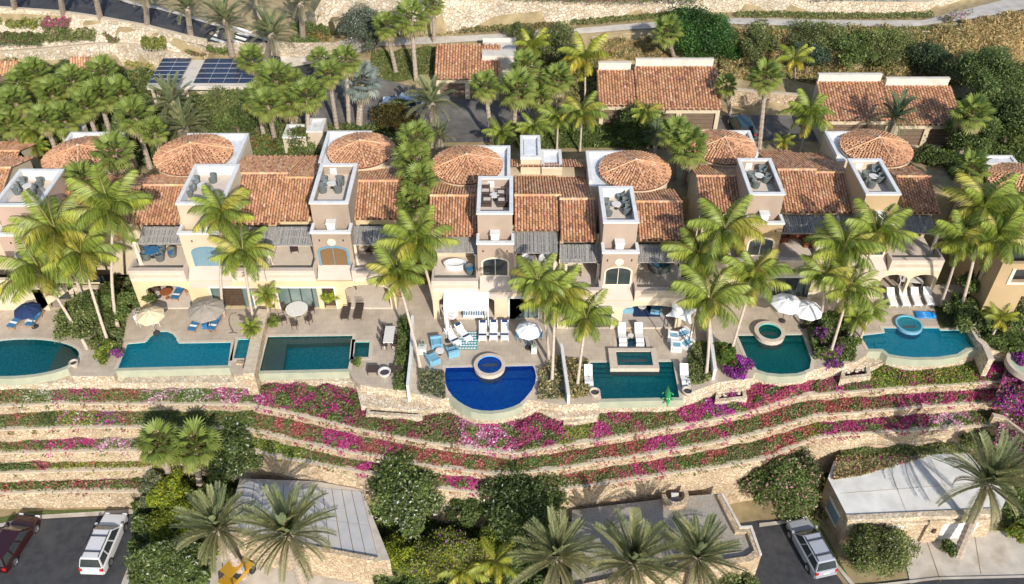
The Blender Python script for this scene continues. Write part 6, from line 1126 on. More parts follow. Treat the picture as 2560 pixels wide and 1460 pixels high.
PALMS = [
 (C_,'tall coconut palm with a curved pale trunk left of the beige tower',283,533,0,10.5,1.15,(297,828)),(C_,'leaning coconut palm whose trunk ends at the purple bush',203,640,0,7.5,1.0,(276,870)),(C_,'short leaning coconut palm over the left infinity pool terrace',105,685,0,5.5,1.05,(218,872)),(C_,'coconut palm crown hiding the pink tower window',140,582,0,8.5,1.05,None),
 (C_,'coconut palm crown before the beige tower and its blue window',556,545,0,8.8,.92,(560,790)),(C_,'coconut palm beside the garden wall of the turquoise pool',608,640,0,6.8,1.0,(637,815)),(C_,'coconut palm with its trunk crossing the white wall by the green pool',996,700,0,6.6,.95,(1052,925)),(C_,'coconut palm left of the rose tower of the middle villa',1045,615,0,8.6,.95,(1090,790)),
 (C_,'coconut palm with a thick crown right of the half-round blue pool',1388,752,0,6.5,.95,(1380,955)),(C_,'second coconut palm crown over the blue pool garden, left one',1345,710,0,8.0,.75,(1372,900)),(C_,'coconut palm left of the dark teal pool',1465,800,0,5.4,.85,(1443,970)),
 (C_,'tall coconut palm at the left end of the ochre villa',1812,578,0,8.8,1.0,(1803,715)),(C_,'coconut palm left of the tall one, before the shadowed gap',1745,640,0,7.2,.9,(1735,790)),(C_,'coconut palm with crown over the white sail awning',1775,755,0,6.2,.95,(1765,940)),(C_,'coconut palm leaning over the raised green spa terrace',1880,708,0,6.5,.95,(1822,902)),
 (C_,'dense coconut palm in front of the second right-hand tower',2190,590,0,8.6,1.05,(2120,800)),(C_,'coconut palm crown left of the second right-hand tower',2110,625,0,8.2,1.0,(2080,815)),(C_,'coconut palm right of the umbrellas, trunk rising from purple flowers',2122,730,0,6.4,.95,(2072,895)),(C_,'slim coconut palm leaning beside the two umbrellas',2060,690,0,7,.7,(2048,815)),
 (C_,'tallest coconut palm at the right side over the ochre villa',2455,530,0,9.6,1.15,(2395,790)),(C_,'coconut palm with hanging yellow fronds at the right edge',2490,610,0,8.4,1.1,(2430,740)),(C_,'coconut palm crown left of the right edge group',2400,610,0,8,.85,(2350,765)),(C_,'coconut palm crown cut by the right edge',2545,540,0,9,1.05,None),
 (Y_,'yellow-green coconut palm beside the double rear garage',1462,150,3.2,5.2,1.0,(1462,258)),(Y_,'small yellow-green palm above the small rear garage',1330,118,3.6,4.6,.75,None),(Y_,'yellow coconut palm between the rear garages',1985,150,3.6,4.6,.8,(1985,215)),(Y_,'small yellow areca at the villa roof by the dark courtyard',1958,355,2.6,1.5,.4,None),(C_,'bushy green palm before the long rear garage',2020,300,2.8,4.0,.95,None),
 (C_,'arching palm clump behind the middle villa roofs, right one',1455,290,2.8,4.0,.8,None),(C_,'arching palm clump behind the middle villa roofs, centre',1395,300,2.8,3.4,.75,None),(C_,'arching palm clump behind the middle villa roofs, left one',1335,320,2.8,3.0,.7,None),(C_,'low palm clump between the driveway trunks',1255,335,2.8,2.0,.55,None),(C_,'palm clump before the double garage doors',1615,285,2.8,3.2,.6,None),(C_,'low drooping palm clump at the far left behind the villas',85,330,2.7,3.2,.8,None),(C_,'low palm clump left of the first round roof',90,372,2.6,2.2,.5,None),
 (C_,'slender palm beside the sliding doors of the yellow villa',668,745,0,2.6,.4,(672,800)),(C_,'small palm at the foot of the garden wall',628,825,0,1.4,.35,None),(Y_,'yellow feathery palm clump at the bottom centre',1240,1410,-8.3,2.8,.75,None),(Y_,'second yellow feathery palm clump at the bottom',1160,1430,-8.3,2.4,.65,None),(Y_,'yellow-green palm on the bank of the ochre villa',2500,800,0,2.4,.55,None),(C_,'small palm at the edge of the azure pool planter',2175,780,0,2.8,.5,None),(C_,'small green palm left of the azure pool',2140,800,0,2.6,.5,None),
 (F_P,'fan palm at the far left edge, upper row',38,255,2.9,5.5,1.0,None),(F_P,'fan palm with brown skirt, upper left, second from the edge',85,185,3,5.5,1.0,(100,255)),(F_P,'fan palm rising above the terracotta outbuilding',180,200,3,5.6,.95,(205,265)),(F_P,'fan palm at the right of the upper left group',258,185,3,5.4,1.0,None),(F_P,'fan palm in the middle of the upper left grove',215,265,3,4.6,.9,None),
 (F_P,'fan palm in front of the grey-green date palms',335,290,2.8,5.6,1.1,(378,425)),(F_P,'fan palm half hiding the first round roof',285,385,0,9.5,1.05,(335,485)),(F_P,'fan palm before the small pink roof at left, lower crown',203,455,0,7.5,.9,None),(F_P,'fan palm at the left edge, lower row',5,280,2.9,4.5,.9,None),
 (F_P,'fan palm right of the solar panels, upper one',628,150,3,5.8,.95,(645,220)),(F_P,'fan palm right of the solar panels, lower one',690,200,3,5.8,1.0,(700,300)),(F_P,'fan palm over the hedge behind the yellow villa',668,262,2.8,5.2,1.05,(690,360)),(F_P,'fan palm with a yellow flower spike over the hedge',768,240,2.8,5.4,1.0,(770,385)),(F_P,'fan palm left of the silver palm',822,185,3,6.6,.9,(842,320)),(F_P,'fan palm with two trunks close to the silver palm',865,150,3,7.0,.85,(872,312)),(F_P,'slim fan palm between the hedge palms',735,205,3,4.6,.8,(740,310)),
 (F_P,'fan palm on the path edge beside the grey tree, left one',965,65,4.2,5.6,.85,(990,178)),(F_P,'fan palm on the path edge beside the grey tree, right one',1028,45,4.2,6.6,1.05,(1040,198)),(F_P,'thin fan palm above the small rear garage',1083,12,4.6,6.0,.65,(1085,130)),
 (F_P,'fan palm crown right above the taupe tower, topmost of the column',1042,345,0,10.5,1.0,None),(F_P,'fan palm crown second from the top in the column between the villas',1030,405,0,9.0,.95,None),(F_P,'fan palm crown third in the column between the villas',1050,455,0,8.2,.95,None),(F_P,'lowest fan palm crown in the column between the villas',1030,510,0,7,.9,(1040,560)),
 (F_P,'fan palm with tall trunk in the rear driveway',1213,215,2.9,6.2,.9,(1230,352)),(F_P,'fan palm beside the small rear garage, right of the driveway',1292,225,2.9,6.0,1.0,(1282,352)),(F_P,'fan palm right behind the driveway fan palms, upper crown',1312,165,3.2,6.0,.9,(1315,260)),(F_P,'fan palm left of the yellow-green coconut palm',1392,200,3,5.4,.9,(1385,290)),(F_P,'fan palm between driveway and garages, small crown',1345,245,3,4.4,.75,None),
 (F_P,'fan palm against the big green tree',1668,78,4.4,5.0,.9,(1690,158)),(F_P,'fan palm over the right end of the middle villa, left trunk',1690,335,0,9.5,1.0,(1682,495)),(F_P,'fan palm over the right end of the middle villa, right trunk',1722,372,0,8.6,.95,(1702,505)),(F_P,'tall fan palm between the two right-hand villas garages',1915,195,2.8,7.5,1.05,(1898,372)),(F_P,'thin palm shadowed at the right end of the double garage',1815,215,3,4.4,.7,(1828,290)),
 (F_P,'fan palm at the right behind the long garage driveway',2430,285,2.6,5.4,1.0,(2395,405)),(F_P,'fan palm over the last villa, in front of the dark tree',2428,420,0,7.5,1.0,None),(F_P,'twin fan palm with dead skirt at lower left, left one',402,1108,-8.3,7.2,1.15,(432,1225)),(F_P,'twin fan palm with dead skirt at lower left, right one',488,1118,-8.3,6.6,1.05,(500,1235)),
 (F_P,'fan palm in the thick of the upper left grove, near the terracotta patch',60,215,2.9,4.6,1.00,None),
 (F_P,'fan palm in the upper left grove behind the drooping clump',130,235,2.9,4.3,1.00,None),
 (F_P,'fan palm low in the upper left grove above the left round roof',160,300,2.9,4.0,0.90,None),
 (F_P,'fan palm right of the terracotta patch in the grove',245,240,2.9,4.6,0.95,None),
 (F_P,'rightmost crown of the upper left grove, beside the stone wall',300,235,2.9,4.3,0.90,None),
 (F_P,'fan palm low at the left edge above the drooping clump',25,310,2.9,4.0,0.95,None),
 (F_P,'fan palm crown just above the pavilion corner at left',110,300,2.9,4.6,0.90,None),
 (F_P,'small fan palm between the tall trunk and the second round roof',385,330,2.9,4.3,0.70,None),
 (F_P,'fan palm crown between the two hedge palms',720,255,2.9,4.0,0.90,None),
 (F_P,'fan palm crown low beside the thicket under the solar carport',640,245,2.9,4.6,0.90,None),
 (F_P,'small fan palm at the junction kerb',800,150,2.9,4.3,0.75,None),
 (D_,'date palm at the top edge over the dark road, third from the left',362,-18,6.9,5.5,.9,(368,72)),(D_,'date palm trunk at the top left corner of the road',20,-60,8,6,.9,(38,28)),(D_,'date palm trunk over the road, second from the left corner',142,-55,7.8,6,.9,(158,38)),(D_,'date palm trunk over the road, with its shadow across the asphalt',228,-50,7.6,6,.9,(252,50)),
 (D_,'date palm beside the upper road left of the crosswalk',468,22,6.4,4.6,.95,(478,100)),(D_,'date palm standing at the crosswalk',565,52,5.6,4.6,1.0,(580,135)),(D_,'full date palm right of the crosswalk',678,88,4.6,4.6,1.05,(665,150)),(D_,'date palm with bare frond tips at the road junction',752,10,5.0,5.4,1.0,(757,98)),(D_,'date palm at the top edge behind the junction',640,-10,7,4,.8,None),
 (D_,'grey-green date palm with an orange flower spray',432,258,2.9,4.2,1.05,None),(D_,'grey-green date palm behind the first yellow villa round roof',462,322,2.7,2.6,1.0,None),(D_,'date palm with golden lower fronds in the rear driveway',1078,262,2.9,4.6,1.1,None),(D_,'grey-green date palm just behind the middle round roof',1100,345,2.6,2.4,.6,None),(K_,'dark green drooping date palm before the long garage',2240,298,2.8,4.6,1.15,None),(K_,'dark fan of fronds behind the second round roof of the middle villa',1640,345,2.6,2.4,.7,None),
 (D_,'date palm at the bottom left beside the slab-roofed garage',545,1325,-8.3,5.6,1.15,(610,1440)),(D_,'date palm in front of the slab-roofed garage',722,1338,-8.3,6.4,1.2,None),(D_,'leftmost of the three date palms at the bottom right of centre',1390,1398,-8.3,5.6,1.2,None),(D_,'middle one of the three date palms at the bottom',1583,1412,-8.3,5.6,1.2,None),(D_,'rightmost of the three date palms at the bottom',1742,1398,-8.3,5.6,1.15,None),(D_,'tall date palm on the concrete forecourt at lower right',2468,1212,-8.3,7.2,1.25,(2395,1388)),
 (S_,'silver-blue fan palm in the rear driveway',903,208,3.0,4.2,1.3,(897,310)),
]
for q in PALMS: palm(*q[:7], base=q[7])
# ================================================================ FURNITURE
PROTO = {}
def put(key, make, u, v, z, rz, label, group=None, scale=None, cat=None):
    loc = P(u, v, z)
    if key not in PROTO: t = make(); PROTO[key] = t; t.location = loc; t.rotation_euler = (0,0,R(rz)); t['label'] = label; t['group'] = group or t.get('group', key.replace('_',' ')); return t
    return dup(PROTO[key], loc, R(rz), label, group or PROTO[key]['group'], scale)
def mk_lounger(name, frame, cush, group, pillow=None, slats=False, curve=False):
    def f():
        t = thing(name, name, 'lounger', group=group); hb = .55
        for sx in (-1, 1):
            for y in (-.85, .45): MB().box(sx*.29-.025, sx*.29+.025, y-.025, y+.025, 0, .28).build('leg', frame, t)
        MB().box(-.33,.33,-.98,.35,.26,.31).box(-.33,.33,.35,.95,.26,.30).build('frame', frame, t)
        if curve:
            mb = MB(); pts = [(-1.0,.05),(-.8,.28),(-.5,.40),(-.1,.30),(.25,.30),(.6,.55),(.95,.85)]
            mb.grid(lambda s, q: (-.32+.64*q, np.interp(s, np.linspace(0,1,7), [p[0] for p in pts]), np.interp(s, np.linspace(0,1,7), [p[1] for p in pts])), 18, 1); mb.grid(lambda s, q: (.32-.64*q, np.interp(s, np.linspace(0,1,7), [p[0] for p in pts]), np.interp(s, np.linspace(0,1,7), [p[1] for p in pts])-.06), 18, 1); mb.build('seat_shell', cush, t, smooth=True); return t
        if slats:
            for k in range(8): y = -.95+k*.16; MB().box(-.32,.32,y,y+.07,.32,.34).build('slat', cush, t)
            for k in range(5): y = .42+k*.13; z = .38+k*.085; MB().box(-.32,.32,y,y+.06,z,z+.025).build('slat', cush, t)
        else:
            MB().obox((0,-.31,.365),(.62,1.28,.10)).build('seat_cushion', cush, t); M = Matrix.Rotation(R(36), 3, 'X'); MB().obox((0,.56,.56),(.62,.72,.10), M).build('backrest', cush, t)
            if pillow: MB().obox((0,.74,.76),(.46,.24,.10), M).build('pillow', pillow, t)
            if pillow: MB().box(-.312,.312,-.55,-.35,.414,.424).build('towel', pillow, t)
        return t
    return f
def mk_armchair(name, body, cush, group, w=.8, cat='armchair'):
    def f():
        t = thing(name, name, cat, group=group); a = w/2
        MB().obox((0,0,.2),(w,w,.36)).build('base', body, t); MB().obox((0,a-.08,.5),(w,.16,.42), Matrix.Rotation(R(-8),3,'X')).build('backrest', body, t)
        for s in (-1,1): MB().obox((s*(a-.07),-.04,.42),(.14,w-.1,.24)).build('armrest', body, t)
        MB().obox((0,-.05,.42),(w-.3,w-.24,.12),taper=.93).build('seat_cushion', cush, t); return t
    return f
def mk_chair(name, body, group):
    def f():
        t = thing(name, name, 'chair', group=group)
        for sx in (-1,1):
            for sy in (-1,1): MB().box(sx*.2-.02,sx*.2+.02,sy*.2-.02,sy*.2+.02,0,.44).build('leg', body, t)
        MB().box(-.24,.24,-.24,.24,.43,.48).build('seat', body, t); MB().obox((0,.25,.72),(.46,.04,.5),Matrix.Rotation(R(-10),3,'X')).build('backrest', body, t)
        for s in (-1,1): MB().box(s*.25-.02,s*.25+.02,-.2,.24,.64,.67).build('armrest', body, t)
        return t
    return f
def mk_tub(name, body, cush, group):                 # rounded wicker tub chair
    def f():
        t = thing(name, name, 'armchair', group=group); MB().lathe([(.30,0),(.36,.3),(.36,.36),(.01,.36)], seg=16).build('base', body, t, smooth=False)
        MB().lathe([(.34,.3),(.42,.72),(.36,.74),(.30,.38)], seg=14, a0=R(-25), a1=R(205)).build('backrest', body, t); MB().lathe([(.01,.45),(.27,.45),(.29,.38)], seg=14).build('seat_cushion', cush, t); return t
    return f
def mk_round(name, top, base, r, h, group, cat='table'):
    def f():
        t = thing(name, name, cat, group=group); MB().lathe([(.01,h-.05),(r,h-.05),(r,h),(.01,h)], seg=26).build('tabletop', top, t); MB().lathe([(.28*min(1,r*1.5),0),(.26*min(1,r*1.5),.04),(.05,.08),(.05,h-.05)], seg=12).build('pedestal', base, t); return t
    return f
def mk_square(name, top, w, d, h, group, cat='table'):
    def f():
        t = thing(name, name, cat, group=group); MB().box(-w/2,w/2,-d/2,d/2,h-.06,h).build('tabletop', top, t)
        for sx in (-1,1):
            for sy in (-1,1): MB().box(sx*(w/2-.06)-.03,sx*(w/2-.06)+.03,sy*(d/2-.06)-.03,sy*(d/2-.06)+.03,0,h-.06).build('leg', top, t)
        return t
    return f
def umbrella(label, u, v, r, m, h=2.35, n=8, tilt=0, z0=0, closed=False):
    x, y, _ = P(u, v, z0+h); t = thing('parasol', label, 'umbrella', (x, y, z0), group='garden parasols', rot=(tilt, 0, 0))
    MB().lathe([(.03,0),(.03,h+.12)], seg=8).build('pole', METAL, t); MB().lathe([(.28,0),(.28,.06),(.06,.09)], seg=16).build('base', METAL, t)
    if closed: MB().lathe([(.10,h-1.3),(.17,h-1.1),(.10,h-.2),(.02,h+.1)], seg=10).build('folded_canopy', m, t); return t
    for k in range(n):
        a0, a1 = 2*math.pi*k/n, 2*math.pi*(k+1)/n; am = (a0+a1)/2; mb = MB(); P0 = (0,0,h+.02)
        q = lambda a, f, dz=0: (r*f*math.cos(a), r*f*math.sin(a), h-.55*f*f*.8+dz)
        vs = [P0, q(a0,.5), q(am,.5,-.05), q(a1,.5), q(a0,1), q(am,.93,-.05), q(a1,1)]; mb.add(vs, [(0,1,2),(0,2,3),(1,4,5,2),(2,5,6,3)]); e = [q(a0,1), q(am,.93,-.05), q(a1,1)]; mb.add(e+[(a,b,c-.12) for a,b,c in e], [(0,1,4,3),(1,2,5,4)]); mb.build('canopy_panel', m, t)
        MB().tube([(0,0,h-.02), (r*.98*math.cos(a0), r*.98*math.sin(a0), h-.46)], .012, 4).build('rib', METAL, t)
    MB().lathe([(.12,h-.02),(.02,h+.14)], seg=8).build('finial', m, t); return t
WHL = mk_lounger('sun_lounger', WFAB, WFAB, 'white padded sun loungers', NAVY); WHF = mk_lounger('sun_lounger', WHITE, WFAB, 'white sling loungers beside the azure pool', None, False, False); BLL = mk_lounger('sun_lounger', TEAK, BLUEF, 'blue sun loungers on the left terraces', WFAB); WIK = mk_lounger('slatted_lounger', WICK, WICK, 'dark slatted loungers', slats=True); CUR = mk_lounger('curved_chaise', WHITE, WFAB, 'white moulded pool chaises', curve=True)
for u, v, rz, lab in ((1207,836,0,'left one of three white loungers in a row above the blue pool'),(1234,835,0,'middle one of three white loungers in a row above the blue pool'),(1262,835,0,'right one of three white loungers in a row above the blue pool'),(1131,850,32,'angled white lounger nearer the blue armchairs'),(1158,840,36,'angled white lounger lying over the teal rug corner')): put('white_pad', WHL, u, v, 0, rz, lab)
for u, v, lab in ((2226,752,'first white sling lounger from the left before the arched patio'),(2257,752,'second white sling lounger from the left before the arched patio'),(2286,751,'third white sling lounger from the left before the arched patio'),(2317,750,'fourth white sling lounger, nearest the lawn strip')): put('white_sling', WHF, u, v, 0, -4, lab)
for u, v, rz, lab in ((47,806,-14,'blue striped lounger left of the navy parasol pole'),(90,802,-8,'blue striped lounger under the navy parasol, right one'),(492,814,-9,'blue lounger with white pillow under the taupe parasol, left one'),(540,812,-9,'blue lounger with white pillow under the taupe parasol, right one')): put('blue_l', BLL, u, v, 0, rz, lab)
put('blue_l', BLL, 449, 736, .16, -8, 'blue lounger inside the covered patio of the yellow villa')
for u, v, z, rz, lab in ((866,783,0,0,'dark slatted lounger in front of the patio, left of the pair'),(898,783,0,0,'dark slatted lounger in front of the patio, right of the pair'),(735,618,3.25,16,'dark slatted lounger on the balcony left of the brown screened window'),(938,622,3.25,-28,'dark slatted lounger on the shaded right balcony of the yellow villa')): put('slat', WIK, u, v, z, rz, lab)
for u, v, z, rz, lab in ((1555,845,-.02,0,'white chaise on the sun shelf, left one'),(1597,845,-.02,0,'white chaise on the sun shelf, right one'),(1471,952,0,0,'white curved chaise at the left side of the dark teal pool'),(1711,950,0,0,'white curved chaise at the right side of the dark teal pool')): put('curve', CUR, u, v, z, rz, lab)
for u, v, rz, lab in ((1682,848,80,'pale lounge chair below the sail awning, upper left one'),(1710,842,-60,'pale lounge chair below the sail awning, upper right one'),(1689,872,85,'pale lounge chair below the sail awning, lower left one'),(1716,866,-50,'pale lounge chair below the sail awning, lower right one')): put('pale_arm', mk_armchair('lounge_chair', WFAB, LBLUE, 'pale lounge chairs below the sail awning', .85), u, v, 0, rz, lab)
put('pale_round', mk_round('side_table', TABLEW, METAL, .35, .45, 'small round pale side tables'), 1700, 858, 0, 0, 'small round table among the pale lounge chairs'); put('pale_round', None, 1576, 845, 0, 0, 'small round table between the two sun shelf chaises', scale=.7); put('pale_round', None, 1100, 886, 0, 0, 'small round table between the light blue armchairs'); put('pale_round', None, 1221, 840, 0, 0, 'tiny white table between the left and middle white loungers', scale=.6); put('pale_round', None, 1248, 840, 0, 0, 'tiny white table between the middle and right white loungers', scale=.6); put('pale_round', None, 75, 810, 0, 0, 'white side table between the striped blue loungers', scale=.8)
LB = mk_armchair('blue_armchair', LBLUE, LBLUE, 'light blue armchairs left of the blue pool', .9)
for u, v, rz, lab in ((1092,864,10,'light blue armchair farthest from the pool'),(1083,905,120,'light blue armchair nearest the succulent bed'),(1132,885,-160,'light blue armchair on the teal rug side')): put('lblue', LB, u, v, 0, rz, lab)
put('blue_ott', mk_armchair('footstool', BLUEF, BLUEF, 'blue padded stools', .45, 'stool'), 515, 819, 0, 0, 'blue padded stool between the two blue loungers')
# dining sets
WCH = mk_chair('dining_chair', WICK, 'dark wicker dining chairs')
put('bigtab', mk_round('dining_table', TABLEW, METAL, .92, .75, 'round dining tables'), 745, 788, 0, 0, 'large round pale dining table before the green sliding doors')
for k, w_ in enumerate(('back','back left','front left','front','front right','back right')):
    a = R(90+60*k); x, y, _ = P(745, 795, 0); cx, cy = x+1.2*math.cos(a), y+1.2*math.sin(a); z_ = (cx, cy, 0); lab = 'wicker chair at the %s of the large round dining table' % w_
    if 'wch' not in PROTO: t = WCH(); PROTO['wch'] = t; t.location = z_; t.rotation_euler = (0,0,a-math.pi/2); t['label'] = lab
    else: dup(PROTO['wch'], z_, a-math.pi/2, lab)
for u, v, rz, lab in ((967,832,90,'wicker chair at the top of the row beside the garden wall'),(964,851,90,'wicker chair second from the top in the row beside the garden wall'),(962,870,90,'wicker chair third in the left row beside the garden wall'),(987,850,-90,'wicker chair in the right row, upper one, beside the garden wall'),(988,870,-90,'wicker chair in the right row, lower one, beside the garden wall'),(682,775,20,'wicker chair beside the slender palm'),(2258,718,60,'dark chair in the arched patio, left of its table'),(2290,716,-60,'dark chair in the arched patio, right of its table')): put('wch', None, u, v, 0, rz, lab)
put('longtab', mk_square('long_table', TABLEW, .8, 1.9, .74, 'rectangular tables'), 975, 852, 0, 0, 'pale long table between two rows of wicker chairs'); put('longtab', None, 2272, 714, .16, 80, 'pale table in the arched patio of the right villa')
for k, (u, v, rz) in enumerate(((352,812,60),(352,798,120),(394,800,-120),(392,815,-50))): put('wmetal', mk_chair('garden_chair', WHITE, 'white and blue garden chairs'), u, v, 0, rz, ['white garden chair, front left under the beige parasol','white garden chair, back left under the beige parasol','white garden chair, back right under the beige parasol','white garden chair, front right under the beige parasol'][k])
put('bigtab', None, 372, 807, 0, 0, 'round table under the beige parasol', scale=.7)
umbrella('navy parasol over the striped blue loungers', 63, 765, 1.05, NAVY, 2.3); umbrella('beige parasol over the small round table', 372, 778, 1.15, TAN, 2.4); umbrella('large taupe parasol over the blue loungers', 512, 764, 1.5, TAUPE, 2.6); umbrella('white parasol nearer the middle villas, left of the pair', 1970, 748, 1.3, WFAB, 2.4); umbrella('white parasol on the right of the pair, overlapping its neighbour', 2022, 764, 1.25, WFAB, 2.3); umbrella('white parasol behind the coconut palm at the blue pool', 1322, 815, 1.05, WFAB, 2.4); umbrella('folded white parasol left of the cabana', 1117, 795, 1, WFAB, 2.5, closed=True)
put('bigtab', None, 1322, 842, 0, 0, 'round table under the parasol right of the blue pool', scale=.8)
for k, (u, v, rz, lab) in enumerate(((1300,850,60,'blue garden chair left of the table by the coconut palm'),(1345,850,-60,'blue garden chair right of the table by the coconut palm'),(1322,858,180,'blue garden chair in front of the table by the coconut palm'))): put('bchair', mk_chair('garden_chair', BLUEF, 'blue garden chairs right of the blue pool'), u, v, 0, rz, lab)
put('bigtab', None, 1998, 785, 0, 0, 'round table below the pair of white parasols', scale=.65)
for u, v, rz, lab in ((1987,792,150,'white chair in front of the parasol pair'),(2012,790,200,'second white chair in front of the parasol pair')): put('wmetal', None, u, v, 0, rz, lab)
# tables, stools, fire bowls
put('brownsq', mk_square('ottoman', WICK, .85, .8, .4, 'square brown ottomans', 'ottoman'), 933, 930, 0, 0, 'square brown ottoman left of the fire bowl'); put('brownsq', None, 990, 931, 0, 0, 'square brown ottoman right of the fire bowl'); put('brownsq', None, 872, 720, .16, 25, 'dark square table in the covered patio of the yellow villa', scale=1.4)
def firebowl(label, u, v, z, r=.5, m=None): x, y, _ = P(u, v, z+.5); t = thing('fire_bowl', label, 'fire bowl', (x, y, z)); MB().lathe([(r*.5,0),(r*.9,.3),(r,.5),(r*.8,.5),(r*.7,.35)], seg=22).build('bowl', m or TABLEW, t); MB().lathe([(r*.7,.36),(.01,.40)], seg=16).build('embers', STICK, t)
firebowl('round fire bowl between the brown ottomans', 961, 928, 0, .5); firebowl('stone bowl at the left front corner of the dark teal pool', 1487, 978, 0, .42, COPE); firebowl('stone bowl at the right front corner of the dark teal pool', 1719, 975, 0, .42, COPE); firebowl('pale bowl on the wall end between the two left pools', 183, 905, 0, .35, COPE)
for u, v, r, lab in ((1057,880,.32,'white cube planter with agave left of the blue armchairs'),(1335,880,.22,'white pot right of the half-round blue pool')):
    x, y, _ = P(u, v, 0); t = thing('planter', lab, 'plant pot', (x, y, 0)); MB().obox((0,0,.3),(r*2,r*2,.6)).build('pot', WHITE, t); 
    for k in range(14): a = k*.9; MB().add([(0,0,.6),(.12*math.cos(a+.3),.12*math.sin(a+.3),.75),(.5*math.cos(a),.5*math.sin(a),1.0),(.12*math.cos(a-.3),.12*math.sin(a-.3),.75)], [(0,1,2,3)]).build('leaf', mat('agave_leaf', (.16,.22,.17), .6, (.2,.27,.2), 4), t)
# rug with a geometric weave
q = [P(*p_, .0) for p_ in ((1156,829),(1195,829),(1199,874),(1147,874))]; x0, y0 = q[3][0], q[3][1]; x1, y1 = q[1][0], q[1][1]; t = thing('outdoor_rug', 'teal and white patterned rug under the angled loungers', 'rug', (x0, y0, 0)); MB().box(0,x1-x0,0,y1-y0,.002,.012).build('rug_field', mat('teal_rug', (.05,.24,.27), .9, (.08,.3,.32), 8), t)
for i in range(6):
    for j in range(7): cx, cy = (i+.5+.25*(j%2))*(x1-x0)/6.5, (j+.5)*(y1-y0)/7; MB().add([(cx-.16,cy,.016),(cx,cy-.09,.016),(cx+.16,cy,.016),(cx,cy+.09,.016)], [(0,1,2,3)]).build('rug_motif', WFAB, t)
x0,y0,_ = P(1583,792,.16); x1,y1,_ = P(1646,764,.16); t = thing('patio_rug', 'dark blue rug in the covered patio under the sail awning', 'rug', (x0,y0,.16)); MB().box(0,x1-x0,0,y1-y0,.002,.014).build('rug_field', NAVY, t)
put('pale_round', None, 1604, 775, .17, 0, 'round table on the dark blue patio rug')
for u, v, rz, lab in ((1568,775,90,'light blue armchair at the left end of the dark blue rug'),(1640,778,-100,'light blue armchair at the right end of the dark blue rug')): put('lblue', None, u, v, .17, rz, lab)
# white cabana awning
F_ = tc_['F']; xa, xb = xat(1110, F_, 2.6), xat(1222, F_, 2.6); yf = P(1110, 770, 2.25)[1]; t = thing('cabana_awning', 'white cloth cabana awning over the striped daybed', 'awning', (xa, yf, 0)); L = t.location
MB().grid(lambda s, q: (xa+(xb-xa)*s, F_-.02+(yf-F_)*q, 3.0-.72*q-.06*math.sin(math.pi*s)*math.sin(math.pi*q)), 10, 6).build('awning_cloth', WFAB, t, off=L, smooth=True); MB().grid(lambda s, q: (xa+(xb-xa)*s, yf-.01-.02*math.sin(s*40), 2.28-.35*q), 40, 1).build('valance', WFAB, t, off=L)
for x in (xa+.05, xb-.05): MB().box(x-.04,x+.04,yf+.02,yf+.1,0,2.27).build('post', WHITE, t, off=L)
MB().grid(lambda s, q: (xa+.02+.25*s, yf+.15+.04*math.sin(s*12), 2.2-2.0*q), 6, 2).build('side_curtain', WFAB, t, off=L)
x0,y0,_ = P(1158,796,.2); t = thing('daybed', 'striped blue and white daybed beneath the white cabana awning', 'daybed', (x0,y0,.16)); MB().box(0,1.9,0,.9,.1,.4).build('base', WFAB, t)
for k in range(9): MB().box(.05+k*.2,.13+k*.2,-.01,.88,.4,.415).build('stripe', BLUEF, t)
for k in range(3): MB().obox((.3+k*.6,.8,.55),(.4,.15,.3)).build('cushion', LBLUE if k % 2 else WFAB, t)
x0,y0,_ = P(1124,792,.2); put('white_arm', mk_armchair('white_armchair', WFAB, WFAB, 'white armchairs', .75), 1130, 790, .16, 60, 'white armchair at the left end of the cabana')
# sail awning
pts = [P(1678,754,2.9), P(1743,774,2.7), P(1730,812,2.2), P(1663,790,2.4)]; t = thing('sail_awning', 'white four-pointed sail awning between posts', 'awning', pts[3]); L = t.location
def sail(s, q):
    a, b, c, d = [Vector(p) for p in pts]; p = (a*(1-s)+b*s)*(1-q)+(d*(1-s)+c*s)*q; k = 4*s*(1-s); m = 4*q*(1-q); ctr = (a+b+c+d)/4; p = p+(ctr-p)*(.28*(k*(1-m)+m*(1-k))); p.z += .25*k*m; return tuple(p)
MB().grid(sail, 14, 14).build('sail_cloth', WFAB, t, off=L, smooth=True)
for p in pts: MB().tube([(p[0],p[1],0),(p[0],p[1],p[2]+.1)], .04, 6).build('post', METAL, t, off=L)
# floats
x, y, _ = P(1669, 990, 0); GREENF = mat('green_vinyl', (.03,.28,.08), .4, (.05,.36,.11), 3, spec=.6); t = thing('inflatable_crocodile', 'green inflatable crocodile lying over the pool edge', 'pool float', (x, y, .1), rz=R(172), scale=.85)
MB().tube([(0,-1.1,.05),(0,-.8,.1),(0,-.35,.14),(0,.2,.16),(0,.55,.15),(0,.75,.17),(0,1.0,.12),(0,1.35,.08)], [.03,.10,.2,.28,.22,.2,.14,.07], 12).build('body', GREENF, t, smooth=True)
for sx in (-1,1):
    for sy in (-.25,.42): MB().tube([(sx*.15,sy,.1),(sx*.42,sy+.08,.06),(sx*.5,sy+.2,.03)], [.09,.07,.05], 8).build('leg', GREENF, t, smooth=True)
    MB().lathe([(.01,-.05),(.05,0),(.01,.06)], (sx*.1,.78,.36), 8).build('eye', WFAB, t)
for k in range(7): y_ = -.8+k*.22; MB().add([(-.02,y_-.07,.25),(0,y_,.38),(.02,y_+.07,.25),(.02,y_-.07,.25),(-.02,y_+.07,.25)], [(0,1,4),(3,1,2)]).build('back_spike', GREENF, t)
x, y, _ = P(2310, 789, 0); t = thing('air_mattress', 'bright blue air mattress lying on the terrace by the azure pool', 'pool float', (x, y, 0), rz=R(-4)); AB = mat('blue_vinyl', (.01,.20,.55), .35, (.02,.26,.62), 3, spec=.6)
